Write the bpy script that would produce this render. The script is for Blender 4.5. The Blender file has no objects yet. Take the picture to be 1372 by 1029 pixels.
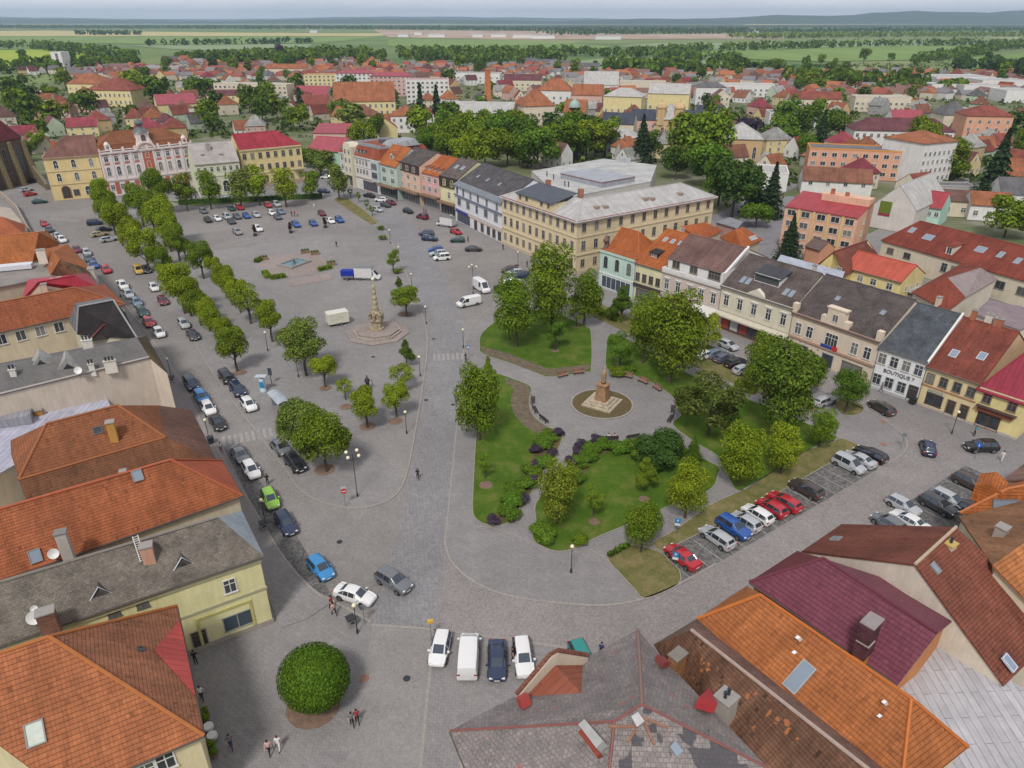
import bpy, bmesh, math, random
from mathutils import Vector, Matrix
R = random.Random(11)
S = bpy.context.scene
COL = S.collection
# ---------------------------------------------------------------- camera
CAM_H, FPX, HOR, PW, PH = 55.0, 953.0, 25.0, 1372.0, 1029.0
PITCH = math.atan((PH/2-HOR)/FPX)
CP, SP = math.cos(PITCH), math.sin(PITCH)
def P(u, v, z=0.0):
    x = (u-PW/2)/FPX; y = -(v-PH/2)/FPX
    d = Vector((x, CP+y*SP, -SP+y*CP)); t = (CAM_H-z)/-d.z
    return Vector((d.x*t, d.y*t, z))
def proj(p):
    dz = p[2]-CAM_H; zc = p[1]*CP-dz*SP; yc = p[1]*SP+dz*CP
    return PW/2+FPX*p[0]/zc, PH/2-FPX*yc/zc
def ppm(p):                       # photo pixels per metre at a point
    return FPX/(p[1]*CP-(p[2]-CAM_H)*SP)
cam = bpy.data.cameras.new('camera'); cam.sensor_width = 36; cam.lens = 36*FPX/PW; cam.clip_end = 60000; cam.clip_start = .5
co = bpy.data.objects.new('camera', cam); COL.objects.link(co); co.location = (0, 0, CAM_H)
co.rotation_euler = (math.pi/2-PITCH, 0, 0); S.camera = co
# ---------------------------------------------------------------- mesh builder
class MB:
    def __init__(s): s.v = []; s.f = []; s.m = []; s.k = 0
    def mat(s, k): s.k = k; return s
    def face(s, idx): s.f.append(tuple(idx)); s.m.append(s.k)
    def poly(s, pts):
        b = len(s.v); s.v += [tuple(p) for p in pts]; s.face(range(b, b+len(pts))); return s
    def prism(s, pts, z0, z1):      # counter-clockwise outline
        n = len(pts); b = len(s.v)
        s.v += [(p[0], p[1], z0) for p in pts]+[(p[0], p[1], z1) for p in pts]
        s.face([b+n-1-i for i in range(n)]); s.face([b+n+i for i in range(n)])
        for i in range(n):
            j = (i+1) % n; s.face((b+i, b+j, b+n+j, b+n+i))
        return s
    def box(s, x0, x1, y0, y1, z0, z1): return s.prism([(x0, y0), (x1, y0), (x1, y1), (x0, y1)], z0, z1)
    def hull8(s, lo, hi):           # two loops of the same length
        n = len(lo); b = len(s.v); s.v += [tuple(p) for p in lo]+[tuple(p) for p in hi]
        s.face([b+n-1-i for i in range(n)]); s.face([b+n+i for i in range(n)])
        for i in range(n):
            j = (i+1) % n; s.face((b+i, b+j, b+n+j, b+n+i))
        return s
    def tube(s, pts, rad, seg=6, cap=True):
        pts = [Vector(p) for p in pts]; rings = []
        for i, p in enumerate(pts):
            d = (pts[min(i+1, len(pts)-1)]-pts[max(i-1, 0)]).normalized()
            a = Vector((0, 0, 1)) if abs(d.z) < .9 else Vector((1, 0, 0))
            x = d.cross(a).normalized(); y = d.cross(x)
            r = rad[i] if isinstance(rad, (list, tuple)) else rad
            b = len(s.v)
            for k in range(seg):
                t = 2*math.pi*k/seg; s.v.append(tuple(p+x*(r*math.cos(t))+y*(r*math.sin(t))))
            rings.append(b)
        for a, b in zip(rings, rings[1:]):
            for k in range(seg):
                j = (k+1) % seg; s.face((a+k, b+k, b+j, a+j))
        if cap:
            s.face([rings[0]+k for k in range(seg)]); s.face([rings[-1]+seg-1-k for k in range(seg)])
        return s
    def lathe(s, prof, c=(0, 0, 0), seg=12, sx=1, sy=1, cap=True):
        rings = []
        for r, z in prof:
            b = len(s.v)
            for k in range(seg):
                t = 2*math.pi*k/seg; s.v.append((c[0]+sx*r*math.cos(t), c[1]+sy*r*math.sin(t), c[2]+z))
            rings.append(b)
        for a, b in zip(rings, rings[1:]):
            for k in range(seg):
                j = (k+1) % seg; s.face((a+k, a+j, b+j, b+k))
        if cap:
            s.face([rings[0]+seg-1-k for k in range(seg)]); s.face([rings[-1]+k for k in range(seg)])
        return s
    def ball(s, c, r, seg=10, rings=6, sz=1.0):
        return s.lathe([(max(1e-3, r*math.sin(math.pi*i/rings)), -r*sz*math.cos(math.pi*i/rings)) for i in range(rings+1)], c, seg)
    def solid(s, verts, faces, t):   # thick sheet: faces share verts; skirt along the open edges
        b = len(s.v); n = len(verts)
        s.v += [tuple(v) for v in verts]+[(v[0], v[1], v[2]-t) for v in verts]
        cnt = {}
        for f in faces:
            s.face([b+i for i in f]); s.face([b+n+i for i in reversed(f)])
            for i, a in enumerate(f):
                c = f[(i+1) % len(f)]; cnt[(a, c)] = 1
        for (a, c) in cnt:
            if (c, a) not in cnt: s.face((b+c, b+a, b+n+a, b+n+c))
        return s
    def mesh(s, name, mats, smooth=False, uv=True, ang=40):
        me = bpy.data.meshes.new(name); me.from_pydata(s.v, [], s.f)
        for m in mats: me.materials.append(m)
        if len(mats) > 1: me.polygons.foreach_set('material_index', s.m)
        if uv:
            lay = me.uv_layers.new(name='uv'); d = lay.data
            for p in me.polygons:
                nn = p.normal
                if abs(nn.z) > .985: h = Vector((1, 0, 0)); w = Vector((0, 1, 0))
                else: h = Vector((-nn.y, nn.x, 0)).normalized(); w = nn.cross(h)
                for li in p.loop_indices:
                    c = me.vertices[me.loops[li].vertex_index].co
                    d[li].uv = (c.dot(h), c.dot(w))
        if smooth:
            me.polygons.foreach_set('use_smooth', [True]*len(me.polygons))
            if ang < 180: me.set_sharp_from_angle(angle=math.radians(ang))
        return me
def link(name, me, parent=None, loc=None, rz=0, color=None, scale=None):
    o = bpy.data.objects.new(name, me); COL.objects.link(o)
    if parent is not None: o.parent = parent
    if loc is not None: o.location = loc
    if rz: o.rotation_euler = (0, 0, rz)
    if color: o.color = tuple(color[:3])+(1,)
    if scale: o.scale = scale
    return o
def obj(name, mb, mats, parent=None, color=None, smooth=False, loc=None, rz=0, ang=40):
    if not isinstance(mats, (list, tuple)): mats = [mats]
    return link(name, mb.mesh(name, mats, smooth, ang=ang), parent, loc, rz, color)
def tag(o, label, cat, group=None):
    o['label'] = label; o['category'] = cat
    if group: o['group'] = group
    return o
def thing(name, label, cat, loc=(0, 0, 0), rz=0, group=None):
    o = bpy.data.objects.new(name, None); COL.objects.link(o); o.location = loc; o.rotation_euler = (0, 0, rz)
    o.empty_display_size = .2
    return tag(o, label, cat, group)
def struct(name, mb, mats, kind='structure', **kw):
    o = obj(name, mb, mats, **kw); o['kind'] = kind; return o
def copy_tree(o, parent=None):
    c = o.copy(); COL.objects.link(c)
    if parent is not None: c.parent = parent
    for ch in list(o.children): copy_tree(ch, c)
    return c
# ---------------------------------------------------------------- materials
def srgb(r, g, b):
    f = lambda c: c/12.92/255 if c <= 10 else ((c/255+.055)/1.055)**2.4
    return (f(r), f(g), f(b), 1)
class NT:
    def __init__(s, name, rough=.8, spec=.3):
        s.m = bpy.data.materials.new(name); s.m.use_nodes = True; s.t = s.m.node_tree; s.n = s.t.nodes
        s.b = s.n['Principled BSDF']; s.b.inputs['Roughness'].default_value = rough; s.b.inputs['Specular IOR Level'].default_value = spec
    def add(s, ty, **kw):
        n = s.n.new('ShaderNode'+ty)
        for k, v in kw.items():
            if hasattr(n, k): setattr(n, k, v)
        return n
    def set(s, n, **kw):
        for k, v in kw.items(): n.inputs[k.replace('_', ' ')].default_value = v
        return n
    def l(s, a, b): s.t.links.new(a, b)
    def coord(s, out='Object'): return s.add('TexCoord').outputs[out]
    def mapping(s, src, scale, rot=0):
        n = s.add('Mapping'); n.inputs['Scale'].default_value = scale; n.inputs['Rotation'].default_value = (0, 0, rot); s.l(src, n.inputs['Vector']); return n.outputs[0]
    def noise(s, src, scale, detail=4, rough=.6):
        n = s.add('TexNoise'); n.inputs['Scale'].default_value = scale; n.inputs['Detail'].default_value = detail; n.inputs['Roughness'].default_value = rough
        if src is not None: s.l(src, n.inputs['Vector'])
        return n.outputs['Fac']
    def ramp(s, src, stops):
        n = s.add('ValToRGB'); e = n.color_ramp.elements
        while len(e) > len(stops): e.remove(e[0])
        while len(e) < len(stops): e.new(.5)
        for el, (p, c) in zip(e, stops): el.position = p; el.color = c if len(c) == 4 else tuple(c)+(1,)
        s.l(src, n.inputs[0]); return n.outputs[0]
    def grey(s, src, a, b, p0=.3, p1=.7): return s.ramp(src, [(p0, (a, a, a, 1)), (p1, (b, b, b, 1))])
    def mix(s, a, b, fac, mode='MIX'):
        n = s.add('Mix', data_type='RGBA', blend_type=mode)
        for sock, val in ((n.inputs[0], fac), (n.inputs[6], a), (n.inputs[7], b)):
            if hasattr(val, 'is_linked'): s.l(val, sock)
            elif isinstance(val, (int, float)): sock.default_value = val
            else: sock.default_value = tuple(val) if len(val) == 4 else tuple(val)+(1,)
        return n.outputs[2]
    def objcol(s): return s.add('ObjectInfo').outputs['Color']
    def out(s, col): s.l(col, s.b.inputs['Base Color']) if hasattr(col, 'is_linked') else setattr(s.b.inputs['Base Color'], 'default_value', col); return s.m
    def bump(s, h, strength=.4, dist=.05):
        n = s.add('Bump'); n.inputs['Strength'].default_value = strength; n.inputs['Distance'].default_value = dist
        s.l(h, n.inputs['Height']); s.l(n.outputs[0], s.b.inputs['Normal'])
M = {}
def mat_plain(key, col, rough=.6, spec=.3, metal=0, vary=0, scale=3):
    t = NT(key, rough, spec); t.b.inputs['Metallic'].default_value = metal
    c = t.objcol() if col is None else col
    if vary:
        n = t.noise(t.coord(), scale, 5); g = t.grey(n, 1-vary, 1+vary*.6)
        if col is not None:
            rg = t.add('RGB'); rg.outputs[0].default_value = col; c = rg.outputs[0]
        c = t.mix(c, g, 1, 'MULTIPLY')
    M[key] = t.out(c)
def build_materials():
    # walls: painted render with stains and streaks
    t = NT('plaster', .9, .15); uv = t.coord('UV'); oc = t.coord()
    n1 = t.noise(oc, .35, 6, .65); n2 = t.noise(t.mapping(uv, (1.6, .22, 1)), 1, 4, .7); n3 = t.noise(oc, 6, 3)
    c = t.mix(t.objcol(), t.grey(n1, 1.0, 1.22), 1, 'MULTIPLY'); c = t.mix(c, t.grey(n2, .86, 1.04), 1, 'MULTIPLY'); c = t.mix(c, t.grey(n3, .95, 1.03), 1, 'MULTIPLY')
    M['plaster'] = t.out(c)
    # clay tiles: rows up the slope, staggered columns, single tiles off-colour, lichen patches
    def tiles(key, tw, th, dirt, spots, joint=.58, gloss=.75, spotcol=(.4, .15, .06, 1)):
        t = NT(key, gloss, .25); uv = t.coord('UV'); oc = t.coord()
        br = t.add('TexBrick', offset=.5, squash=1); t.l(uv, br.inputs['Vector'])
        t.set(br, Scale=1, Mortar_Size=.014, Mortar_Smooth=.6, Bias=0, Brick_Width=tw, Row_Height=th); br.offset = 0
        br.inputs['Color1'].default_value = (.92, .92, .92, 1); br.inputs['Color2'].default_value = (1.07, 1.07, 1.07, 1); br.inputs['Mortar'].default_value = (joint, joint, joint, 1)
        n1 = t.noise(oc, .22, 6, .62); n2 = t.noise(t.mapping(uv, (1.1, .12, 1)), 1, 5, .7); n3 = t.noise(oc, 2.6, 4)
        c = t.mix(t.objcol(), br.outputs['Color'], 1, 'MULTIPLY'); sx = t.add('SeparateXYZ'); t.l(uv, sx.inputs[0]); fr = t.add('Math', operation='FRACT'); dv = t.add('Math', operation='DIVIDE'); dv.inputs[1].default_value = th; t.l(sx.outputs[1], dv.inputs[0]); t.l(dv.outputs[0], fr.inputs[0]); c = t.mix(c, t.ramp(fr.outputs[0], [(0, (.62, .6, .6, 1)), (.2, (1.03, 1.03, 1.03, 1)), (.85, (1.03, 1.03, 1.03, 1)), (1, (.62, .6, .6, 1))]), 1, 'MULTIPLY')
        c = t.mix(c, t.grey(n1, 1-dirt, 1.1, .32, .66), 1, 'MULTIPLY'); c = t.mix(c, t.grey(n2, 1-dirt*.8, 1.08, .35, .65), 1, 'MULTIPLY')
        c = t.mix(c, t.grey(n3, .82, 1.12), 1, 'MULTIPLY'); wn = t.add('TexWhiteNoise', noise_dimensions='2D'); sn = t.add('VectorMath', operation='SNAP'); sn.inputs[1].default_value = (tw, th, 1); t.l(uv, sn.inputs[0]); t.l(sn.outputs[0], wn.inputs['Vector']); c = t.mix(c, t.grey(wn.outputs['Value'], 1, .45, .955, .985), dirt*1.6 if dirt < .6 else 1, 'MULTIPLY')
        moss = t.grey(t.noise(oc, .9, 7, .75), 0, 1, .56, .72); ms = t.add('Math', operation='MULTIPLY'); ms.inputs[1].default_value = dirt*.9; t.l(moss, ms.inputs[0]); c = t.mix(c, (.085, .07, .05, 1), ms.outputs[0])
        if spots:
            vo = t.add('TexVoronoi', feature='F1'); t.set(vo, Scale=1/(tw*1.3)); t.l(t.mapping(uv, (1, .8, 1)), vo.inputs['Vector'])
            sep = t.add('SeparateColor'); t.l(vo.outputs['Color'], sep.inputs[0])
            n4 = t.noise(oc, .3, 3); ad = t.add('Math', operation='MULTIPLY'); t.l(sep.outputs[0], ad.inputs[0]); t.l(n4, ad.inputs[1])
            k = t.ramp(ad.outputs[0], [(.60-spots, (0, 0, 0, 1)), (.62-spots, (1, 1, 1, 1))])
            c = t.mix(c, spotcol, k)
        M[key] = t.out(c); t.bump(br.outputs['Fac'], .5, -.03)
    tiles('tiles', .26, .36, .28, 0)
    tiles('tiles_worn', .22, .3, .36, .0)
    tiles('tiles_patched', .22, .28, .6, .075, .62, .8, (.34, .125, .045, 1))
    tiles('tiles_new', .3, .38, .16, 0, .6, .6)
    tiles('metal_tiles', .32, .42, .12, 0, .45, .4)
    # slate / eternit with squares of different age
    t = NT('slates', .85, .25); uv = t.coord('UV'); oc = t.coord()
    br = t.add('TexBrick', offset=.5); t.l(uv, br.inputs['Vector']); t.set(br, Scale=1, Mortar_Size=.012, Mortar_Smooth=.3, Bias=0, Brick_Width=.3, Row_Height=.22)
    br.inputs['Color1'].default_value = (.82, .82, .84, 1); br.inputs['Color2'].default_value = (1.14, 1.12, 1.1, 1); br.inputs['Mortar'].default_value = (.5, .5, .5, 1)
    c = t.mix(t.objcol(), br.outputs['Color'], 1, 'MULTIPLY'); c = t.mix(c, t.grey(t.noise(oc, .5, 6, .7), .55, 1.3), 1, 'MULTIPLY'); c = t.mix(c, t.grey(t.noise(oc, 7, 4, .7), .7, 1.25), 1, 'MULTIPLY')
    M['slates'] = t.out(c); t.bump(br.outputs['Fac'], .4, -.02)
    for key, lo, hi in (('slates_patched', .40, .56), ('slates_mottled', .58, .72)):
     t = NT(key, .85, .25); uv = t.coord('UV'); oc = t.coord()
     br = t.add('TexBrick', offset=.5); t.l(uv, br.inputs['Vector']); t.set(br, Scale=1, Mortar_Size=.025, Mortar_Smooth=.2, Bias=0, Brick_Width=.34, Row_Height=.3)
     br.inputs['Color1'].default_value = (.84, .84, .85, 1); br.inputs['Color2'].default_value = (1.13, 1.1, 1.08, 1); br.inputs['Mortar'].default_value = (.66, .64, .62, 1)
     c = t.mix(t.objcol(), br.outputs['Color'], 1, 'MULTIPLY'); c = t.mix(c, t.grey(t.noise(oc, .6, 6, .7), .72, 1.25), 1, 'MULTIPLY'); c = t.mix(c, t.grey(t.noise(oc, 8, 4, .7), .7, 1.3), 1, 'MULTIPLY')
     sn = t.add('VectorMath', operation='SNAP'); sn.inputs[1].default_value = (.84, .8, 1); t.l(uv, sn.inputs[0])
     wn = t.add('TexWhiteNoise', noise_dimensions='2D'); t.l(sn.outputs[0], wn.inputs['Vector'])
     big = t.grey(t.noise(oc, .2, 3), 0, 1, lo, hi); ml = t.add('Math', operation='MULTIPLY'); t.l(wn.outputs['Value'], ml.inputs[0]); t.l(big, ml.inputs[1])
     c = t.mix(c, (.06, .058, .068, 1), t.grey(ml.outputs[0], 0, .85, .40, .46))
     wn2 = t.add('TexWhiteNoise', noise_dimensions='2D'); s2 = t.add('VectorMath', operation='SNAP'); s2.inputs[1].default_value = (.42, .4, 1); t.l(uv, s2.inputs[0]); t.l(s2.outputs[0], wn2.inputs['Vector'])
     c = t.mix(c, (.30, .13, .11, 1), t.grey(wn2.outputs['Value'], 0, .8, .980, .984))
     M[key] = t.out(c); t.bump(br.outputs['Fac'], .4, -.02)
    # standing-seam sheet roof
    t = NT('sheet_roof', .5, .4); uv = t.coord('UV'); oc = t.coord()
    br = t.add('TexBrick', offset=.5); t.l(t.mapping(uv, (1, 1, 1), math.pi/2), br.inputs['Vector']); t.set(br, Scale=1, Mortar_Size=.035, Mortar_Smooth=.4, Bias=0, Brick_Width=4.2, Row_Height=.62)
    br.inputs['Color1'].default_value = (.92, .92, .92, 1); br.inputs['Color2'].default_value = (1.06, 1.06, 1.06, 1); br.inputs['Mortar'].default_value = (.6, .6, .6, 1)
    c = t.mix(t.objcol(), br.outputs['Color'], 1, 'MULTIPLY'); c = t.mix(c, t.grey(t.noise(oc, .4, 6, .7), .78, 1.12), 1, 'MULTIPLY'); c = t.mix(c, t.grey(t.noise(t.mapping(uv, (2, .2, 1)), 1, 4), .86, 1.08), 1, 'MULTIPLY')
    M['sheet_roof'] = t.out(c); t.bump(br.outputs['Fac'], .5, -.04)
    t = NT('felt_roof', .9, .2); oc = t.coord()
    c = t.mix(t.objcol(), t.grey(t.noise(oc, .25, 6, .7), .7, 1.18), 1, 'MULTIPLY'); c = t.mix(c, t.grey(t.noise(oc, 3, 5, .7), .85, 1.1), 1, 'MULTIPLY'); M['felt_roof'] = t.out(c)
    mat_plain('paint', None, .6, .3, 0, .12, 2)
    mat_plain('car_paint', None, .28, .5)
    M['car_paint'].node_tree.nodes['Principled BSDF'].inputs['Coat Weight'].default_value = .6
    t = NT('glass', .08, .6); n = t.noise(t.coord(), 1.3, 2); rd = t.add('ObjectInfo').outputs['Random']; c = t.ramp(n, [(.35, (.02, .024, .03, 1)), (.65, (.055, .06, .07, 1))]); cu = t.ramp(rd, [(0, (.02, .025, .03, 1)), (.45, (.05, .055, .06, 1)), (.62, (.13, .13, .125, 1)), (.8, (.30, .28, .25, 1)), (.97, (.06, .08, .11, 1))]); M['glass'] = t.out(t.mix(c, cu, t.grey(rd, .25, .8)))
    mat_plain('car_glass', (.10, .12, .145, 1), .06, .6, .75)
    mat_plain('skylight_glass', (.22, .27, .33, 1), .12, .7)
    mat_plain('tyre', (.02, .02, .022, 1), .85)
    mat_plain('rim', (.42, .43, .45, 1), .35, .5, .7)
    mat_plain('lamp_glass', (.75, .76, .74, 1), .15, .6)
    mat_plain('tail_red', (.35, .012, .012, 1), .2, .5)
    mat_plain('plate', (.75, .75, .72, 1), .5)
    mat_plain('black_trim', (.018, .018, .02, 1), .6)
    mat_plain('white', (.72, .72, .71, 1), .6, .3, 0, .1)
    mat_plain('steel', (.23, .24, .25, 1), .45, .4, .4, .15)
    mat_plain('dark_iron', (.03, .034, .04, 1), .5, .4)
    mat_plain('globe', (.78, .72, .50, 1), .3, .5)
    mat_plain('wood', (.30, .16, .11, 1), .75, .3, 0, .3, 5)
    mat_plain('dark_wood', (.06, .05, .045, 1), .75, .3, 0, .3, 5)
    t = NT('sandstone', .95, .1); oc = t.coord(); c = t.mix(t.objcol(), t.grey(t.noise(oc, 1.6, 7, .75), .5, 1.25), 1, 'MULTIPLY'); n = t.noise(oc, 6, 5); c = t.mix(c, t.grey(n, .75, 1.15), 1, 'MULTIPLY'); M['sandstone'] = t.out(c); t.bump(n, .5, .06)
    t = NT('brickwork', .95, .1); br = t.add('TexBrick'); t.l(t.coord('UV'), br.inputs['Vector']); t.set(br, Scale=1, Mortar_Size=.02, Brick_Width=.5, Row_Height=.2)
    br.inputs['Color1'].default_value = (.75, .75, .75, 1); br.inputs['Color2'].default_value = (1.1, 1.1, 1.1, 1); br.inputs['Mortar'].default_value = (1.15, 1.1, 1.05, 1)
    c = t.mix(t.objcol(), br.outputs[0], 1, 'MULTIPLY'); c = t.mix(c, t.grey(t.noise(t.coord(), .8, 6), .7, 1.15), 1, 'MULTIPLY'); M['brickwork'] = t.out(c)
    # ground sheets
    def sett(key, a, b, size, patch=.25, joint=.55, wear=.18, rot=0, fan=0):
        t = NT(key, .88, .2); oc = t.coord()
        src = t.mapping(oc, (1, 1, 1), rot)
        vo = t.add('TexVoronoi', feature='DISTANCE_TO_EDGE', voronoi_dimensions='2D'); t.set(vo, Scale=1/size, Randomness=.55); t.l(src, vo.inputs['Vector'])
        vc = t.add('TexVoronoi', feature='F1', voronoi_dimensions='2D'); t.set(vc, Scale=1/size, Randomness=.55); t.l(src, vc.inputs['Vector'])
        sep = t.add('SeparateColor'); t.l(vc.outputs['Color'], sep.inputs[0])
        c = t.ramp(sep.outputs[0], [(0, a), (1, b)])
        c = t.mix(c, t.grey(vo.outputs['Distance'], joint, 1, .02, .12), 1, 'MULTIPLY')
        c = t.mix(c, t.grey(t.noise(oc, patch, 7, .68), 1.1-wear*.6, 1.1+wear*.4, .32, .68), 1, 'MULTIPLY')
        c = t.mix(c, t.grey(t.noise(oc, .035, 4, .6), .88, 1.1, .35, .65), 1, 'MULTIPLY')
        c = t.mix(c, t.grey(t.noise(oc, 1.7, 6, .75), .92, 1.07, .3, .7), 1, 'MULTIPLY')
        if fan:
            br = t.add('TexBrick', offset=.5); t.l(t.mapping(oc, (1, 1, 1), fan), br.inputs['Vector']); t.set(br, Scale=1, Mortar_Size=.03, Mortar_Smooth=.5, Bias=0, Brick_Width=1.1, Row_Height=.45); br.inputs['Color1'].default_value = (.95, .95, .95, 1); br.inputs['Color2'].default_value = (1.04, 1.04, 1.04, 1); br.inputs['Mortar'].default_value = (.84, .84, .84, 1); c = t.mix(c, br.outputs[0], 1, 'MULTIPLY')
        st = t.grey(t.noise(oc, .35, 8, .75), 1, .84, .58, .76); c = t.mix(c, st, 1, 'MULTIPLY')
        M[key] = t.out(c); t.bump(vo.outputs['Distance'], .35, .02)
    sett('setts', (.23, .215, .206, 1), (.28, .262, .252, 1), .17, .25, .7)
    sett('setts_blue', (.20, .195, .203, 1), (.258, .248, .252, 1), .22, .3, .72, .18, 0, 1.4)
    sett('setts_ring', (.205, .187, .180, 1), (.28, .258, .25, 1), .16, .3, .72)
    sett('setts_street', (.205, .191, .182, 1), (.255, .238, .228, 1), .19, .35, .75, .2)
    sett('setts_dark', (.10, .098, .098, 1), (.20, .192, .185, 1), .26, .9, .5, .45)
    sett('slabs', (.222, .210, .206, 1), (.25, .237, .233, 1), .3, .3, .8, .16, 0, .6)
    sett('slabs_pink', (.24, .20, .182, 1), (.30, .25, .23, 1), .3, .3, .75, .16)
    t = NT('asphalt', .92, .2); oc = t.coord(); n = t.noise(oc, 9, 5, .8)
    c = t.mix(t.grey(n, .185, .235), t.grey(t.noise(oc, .3, 6, .65), .8, 1.2), 1, 'MULTIPLY'); c = t.mix(c, (.98, .95, 1.0, 1), 1, 'MULTIPLY'); M['asphalt'] = t.out(c)
    t = NT('road_paint', .8, .2); oc = t.coord(); M['road_paint'] = t.out(t.ramp(t.noise(oc, 2.5, 6, .8), [(.38, (.23, .22, .21, 1)), (.6, (.36, .345, .33, 1))]))
    t = NT('kerb_stone', .9, .2); oc = t.coord(); M['kerb_stone'] = t.out(t.ramp(t.noise(oc, 2.2, 6, .8), [(.3, (.22, .2, .185, 1)), (.7, (.36, .33, .30, 1))]))
    def grass(key, a, b, c_, sc=.4):
        t = NT(key, .95, .1); oc = t.coord()
        c = t.ramp(t.noise(oc, sc, 7, .7), [(.3, a), (.5, b), (.72, c_)])
        c = t.mix(c, t.grey(t.noise(oc, 6, 5, .8), .62, 1.3, .3, .7), 1, 'MULTIPLY')
        M[key] = t.out(c); t.bump(t.noise(oc, 9, 3), .6, .06)
    grass('lawn', (.048, .098, .011, 1), (.072, .130, .014, 1), (.165, .17, .045, 1), .3)
    grass('dry_lawn', (.085, .105, .03, 1), (.17, .155, .06, 1), (.26, .2, .11, 1), .5)
    grass('verge', (.05, .09, .02, 1), (.12, .13, .04, 1), (.2, .17, .08, 1), .3)
    grass('mulch', (.10, .085, .055, 1), (.15, .12, .085, 1), (.21, .17, .12, 1), 1.2)
    grass('flower_bed', (.05, .075, .028, 1), (.13, .10, .05, 1), (.16, .085, .05, 1), 1.5)
    grass('yard', (.085, .12, .045, 1), (.15, .165, .085, 1), (.27, .25, .215, 1), .045)
    grass('bark_mulch', (.16, .105, .075, 1), (.20, .135, .1, 1), (.24, .17, .13, 1), 1.2)
    # open country: strips of crops
    t = NT('countryside', .95, .1); oc = t.coord()
    vo = t.add('TexVoronoi', feature='F1', voronoi_dimensions='2D'); t.set(vo, Scale=.0016, Randomness=.9); t.l(t.mapping(oc, (1, .55, 1), .12), vo.inputs['Vector'])
    sep = t.add('SeparateColor'); t.l(vo.outputs['Color'], sep.inputs[0])
    c = t.ramp(sep.outputs[0], [(0, (.09, .15, .05, 1)), (.3, (.14, .20, .07, 1)), (.5, (.19, .23, .09, 1)), (.7, (.12, .17, .06, 1)), (.9, (.22, .25, .11, 1)), (1, (.32, .31, .16, 1))])
    c = t.mix(c, t.grey(t.noise(oc, .004, 6, .6), .8, 1.2), 1, 'MULTIPLY'); M['countryside'] = t.out(c)
    def field(key, a, b):
        t = NT(key, .95, .1); oc = t.coord(); c = t.ramp(t.noise(t.mapping(oc, (.012, .003, 1), .3), 1, 6, .6), [(.35, a), (.65, b)])
        c = t.mix(c, t.grey(t.noise(oc, .08, 5), .9, 1.1), 1, 'MULTIPLY'); M[key] = t.out(c)
    field('field_green', (.15, .23, .06, 1), (.20, .28, .09, 1)); field('field_lime', (.26, .34, .04, 1), (.32, .38, .06, 1))
    field('field_wheat', (.42, .36, .16, 1), (.48, .42, .2, 1)); field('field_soil', (.34, .24, .18, 1), (.45, .35, .27, 1)); field('field_pale', (.20, .27, .14, 1), (.25, .3, .17, 1))
    grass('far_wood', (.022, .042, .012, 1), (.035, .06, .016, 1), (.055, .08, .024, 1), .012)
    # foliage: colour from the object, every leaf clump its own tint
    t = NT('leaves', 1, 0); geo = t.add('NewGeometry'); oi = t.objcol(); oc = t.coord()
    c = t.mix(oi, t.grey(geo.outputs['Random Per Island'], .42, 1.62, 0, 1), 1, 'MULTIPLY')
    hs = t.add('HueSaturation'); mr = t.add('MapRange'); mr.inputs[3].default_value = .475; mr.inputs[4].default_value = .525
    t.l(t.noise(oc, 2.2, 3), mr.inputs[0]); t.l(mr.outputs[0], hs.inputs['Hue']); t.l(c, hs.inputs['Color'])
    c = hs.outputs[0]; tr = t.add('BsdfTranslucent'); mx = t.add('MixShader'); mx.inputs[0].default_value = .2
    df = t.add('BsdfDiffuse'); t.l(c, df.inputs[0]); t.n.remove(t.b); t.l(t.mix(c, (1.35, 1.25, .5, 1), 1, 'MULTIPLY'), tr.inputs[0])
    t.l(df.outputs[0], mx.inputs[1]); t.l(tr.outputs[0], mx.inputs[2]); t.l(mx.outputs[0], t.n['Material Output'].inputs[0]); M['leaves'] = t.m
    t = NT('bark', .95, .1); n = t.noise(t.mapping(t.coord(), (6, 6, 1)), 2, 5); M['bark'] = t.out(t.ramp(n, [(.3, (.05, .04, .03, 1)), (.7, (.14, .115, .09, 1))])); t.bump(n, .6, .04)
    t = NT('water', .06, .6); n = t.noise(t.coord(), 3, 4); M['water'] = t.out(t.ramp(n, [(.4, (.05, .13, .17, 1)), (.7, (.10, .22, .27, 1))])); t.bump(n, .25, .05)
    for k, c in dict(skin=(.52, .33, .25, 1), cloth_dark=(.02, .02, .026, 1), cloth_blue=(.04, .06, .13, 1), cloth_white=(.66, .65, .64, 1), cloth_red=(.30, .04, .04, 1), cloth_pink=(.6, .35, .34, 1), cloth_grey=(.16, .16, .17, 1), hair=(.035, .022, .015, 1), hair_red=(.16, .02, .03, 1), cloth_teal=(.05, .28, .38, 1)).items(): mat_plain(k, c, .85, .15)
build_materials()
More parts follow.
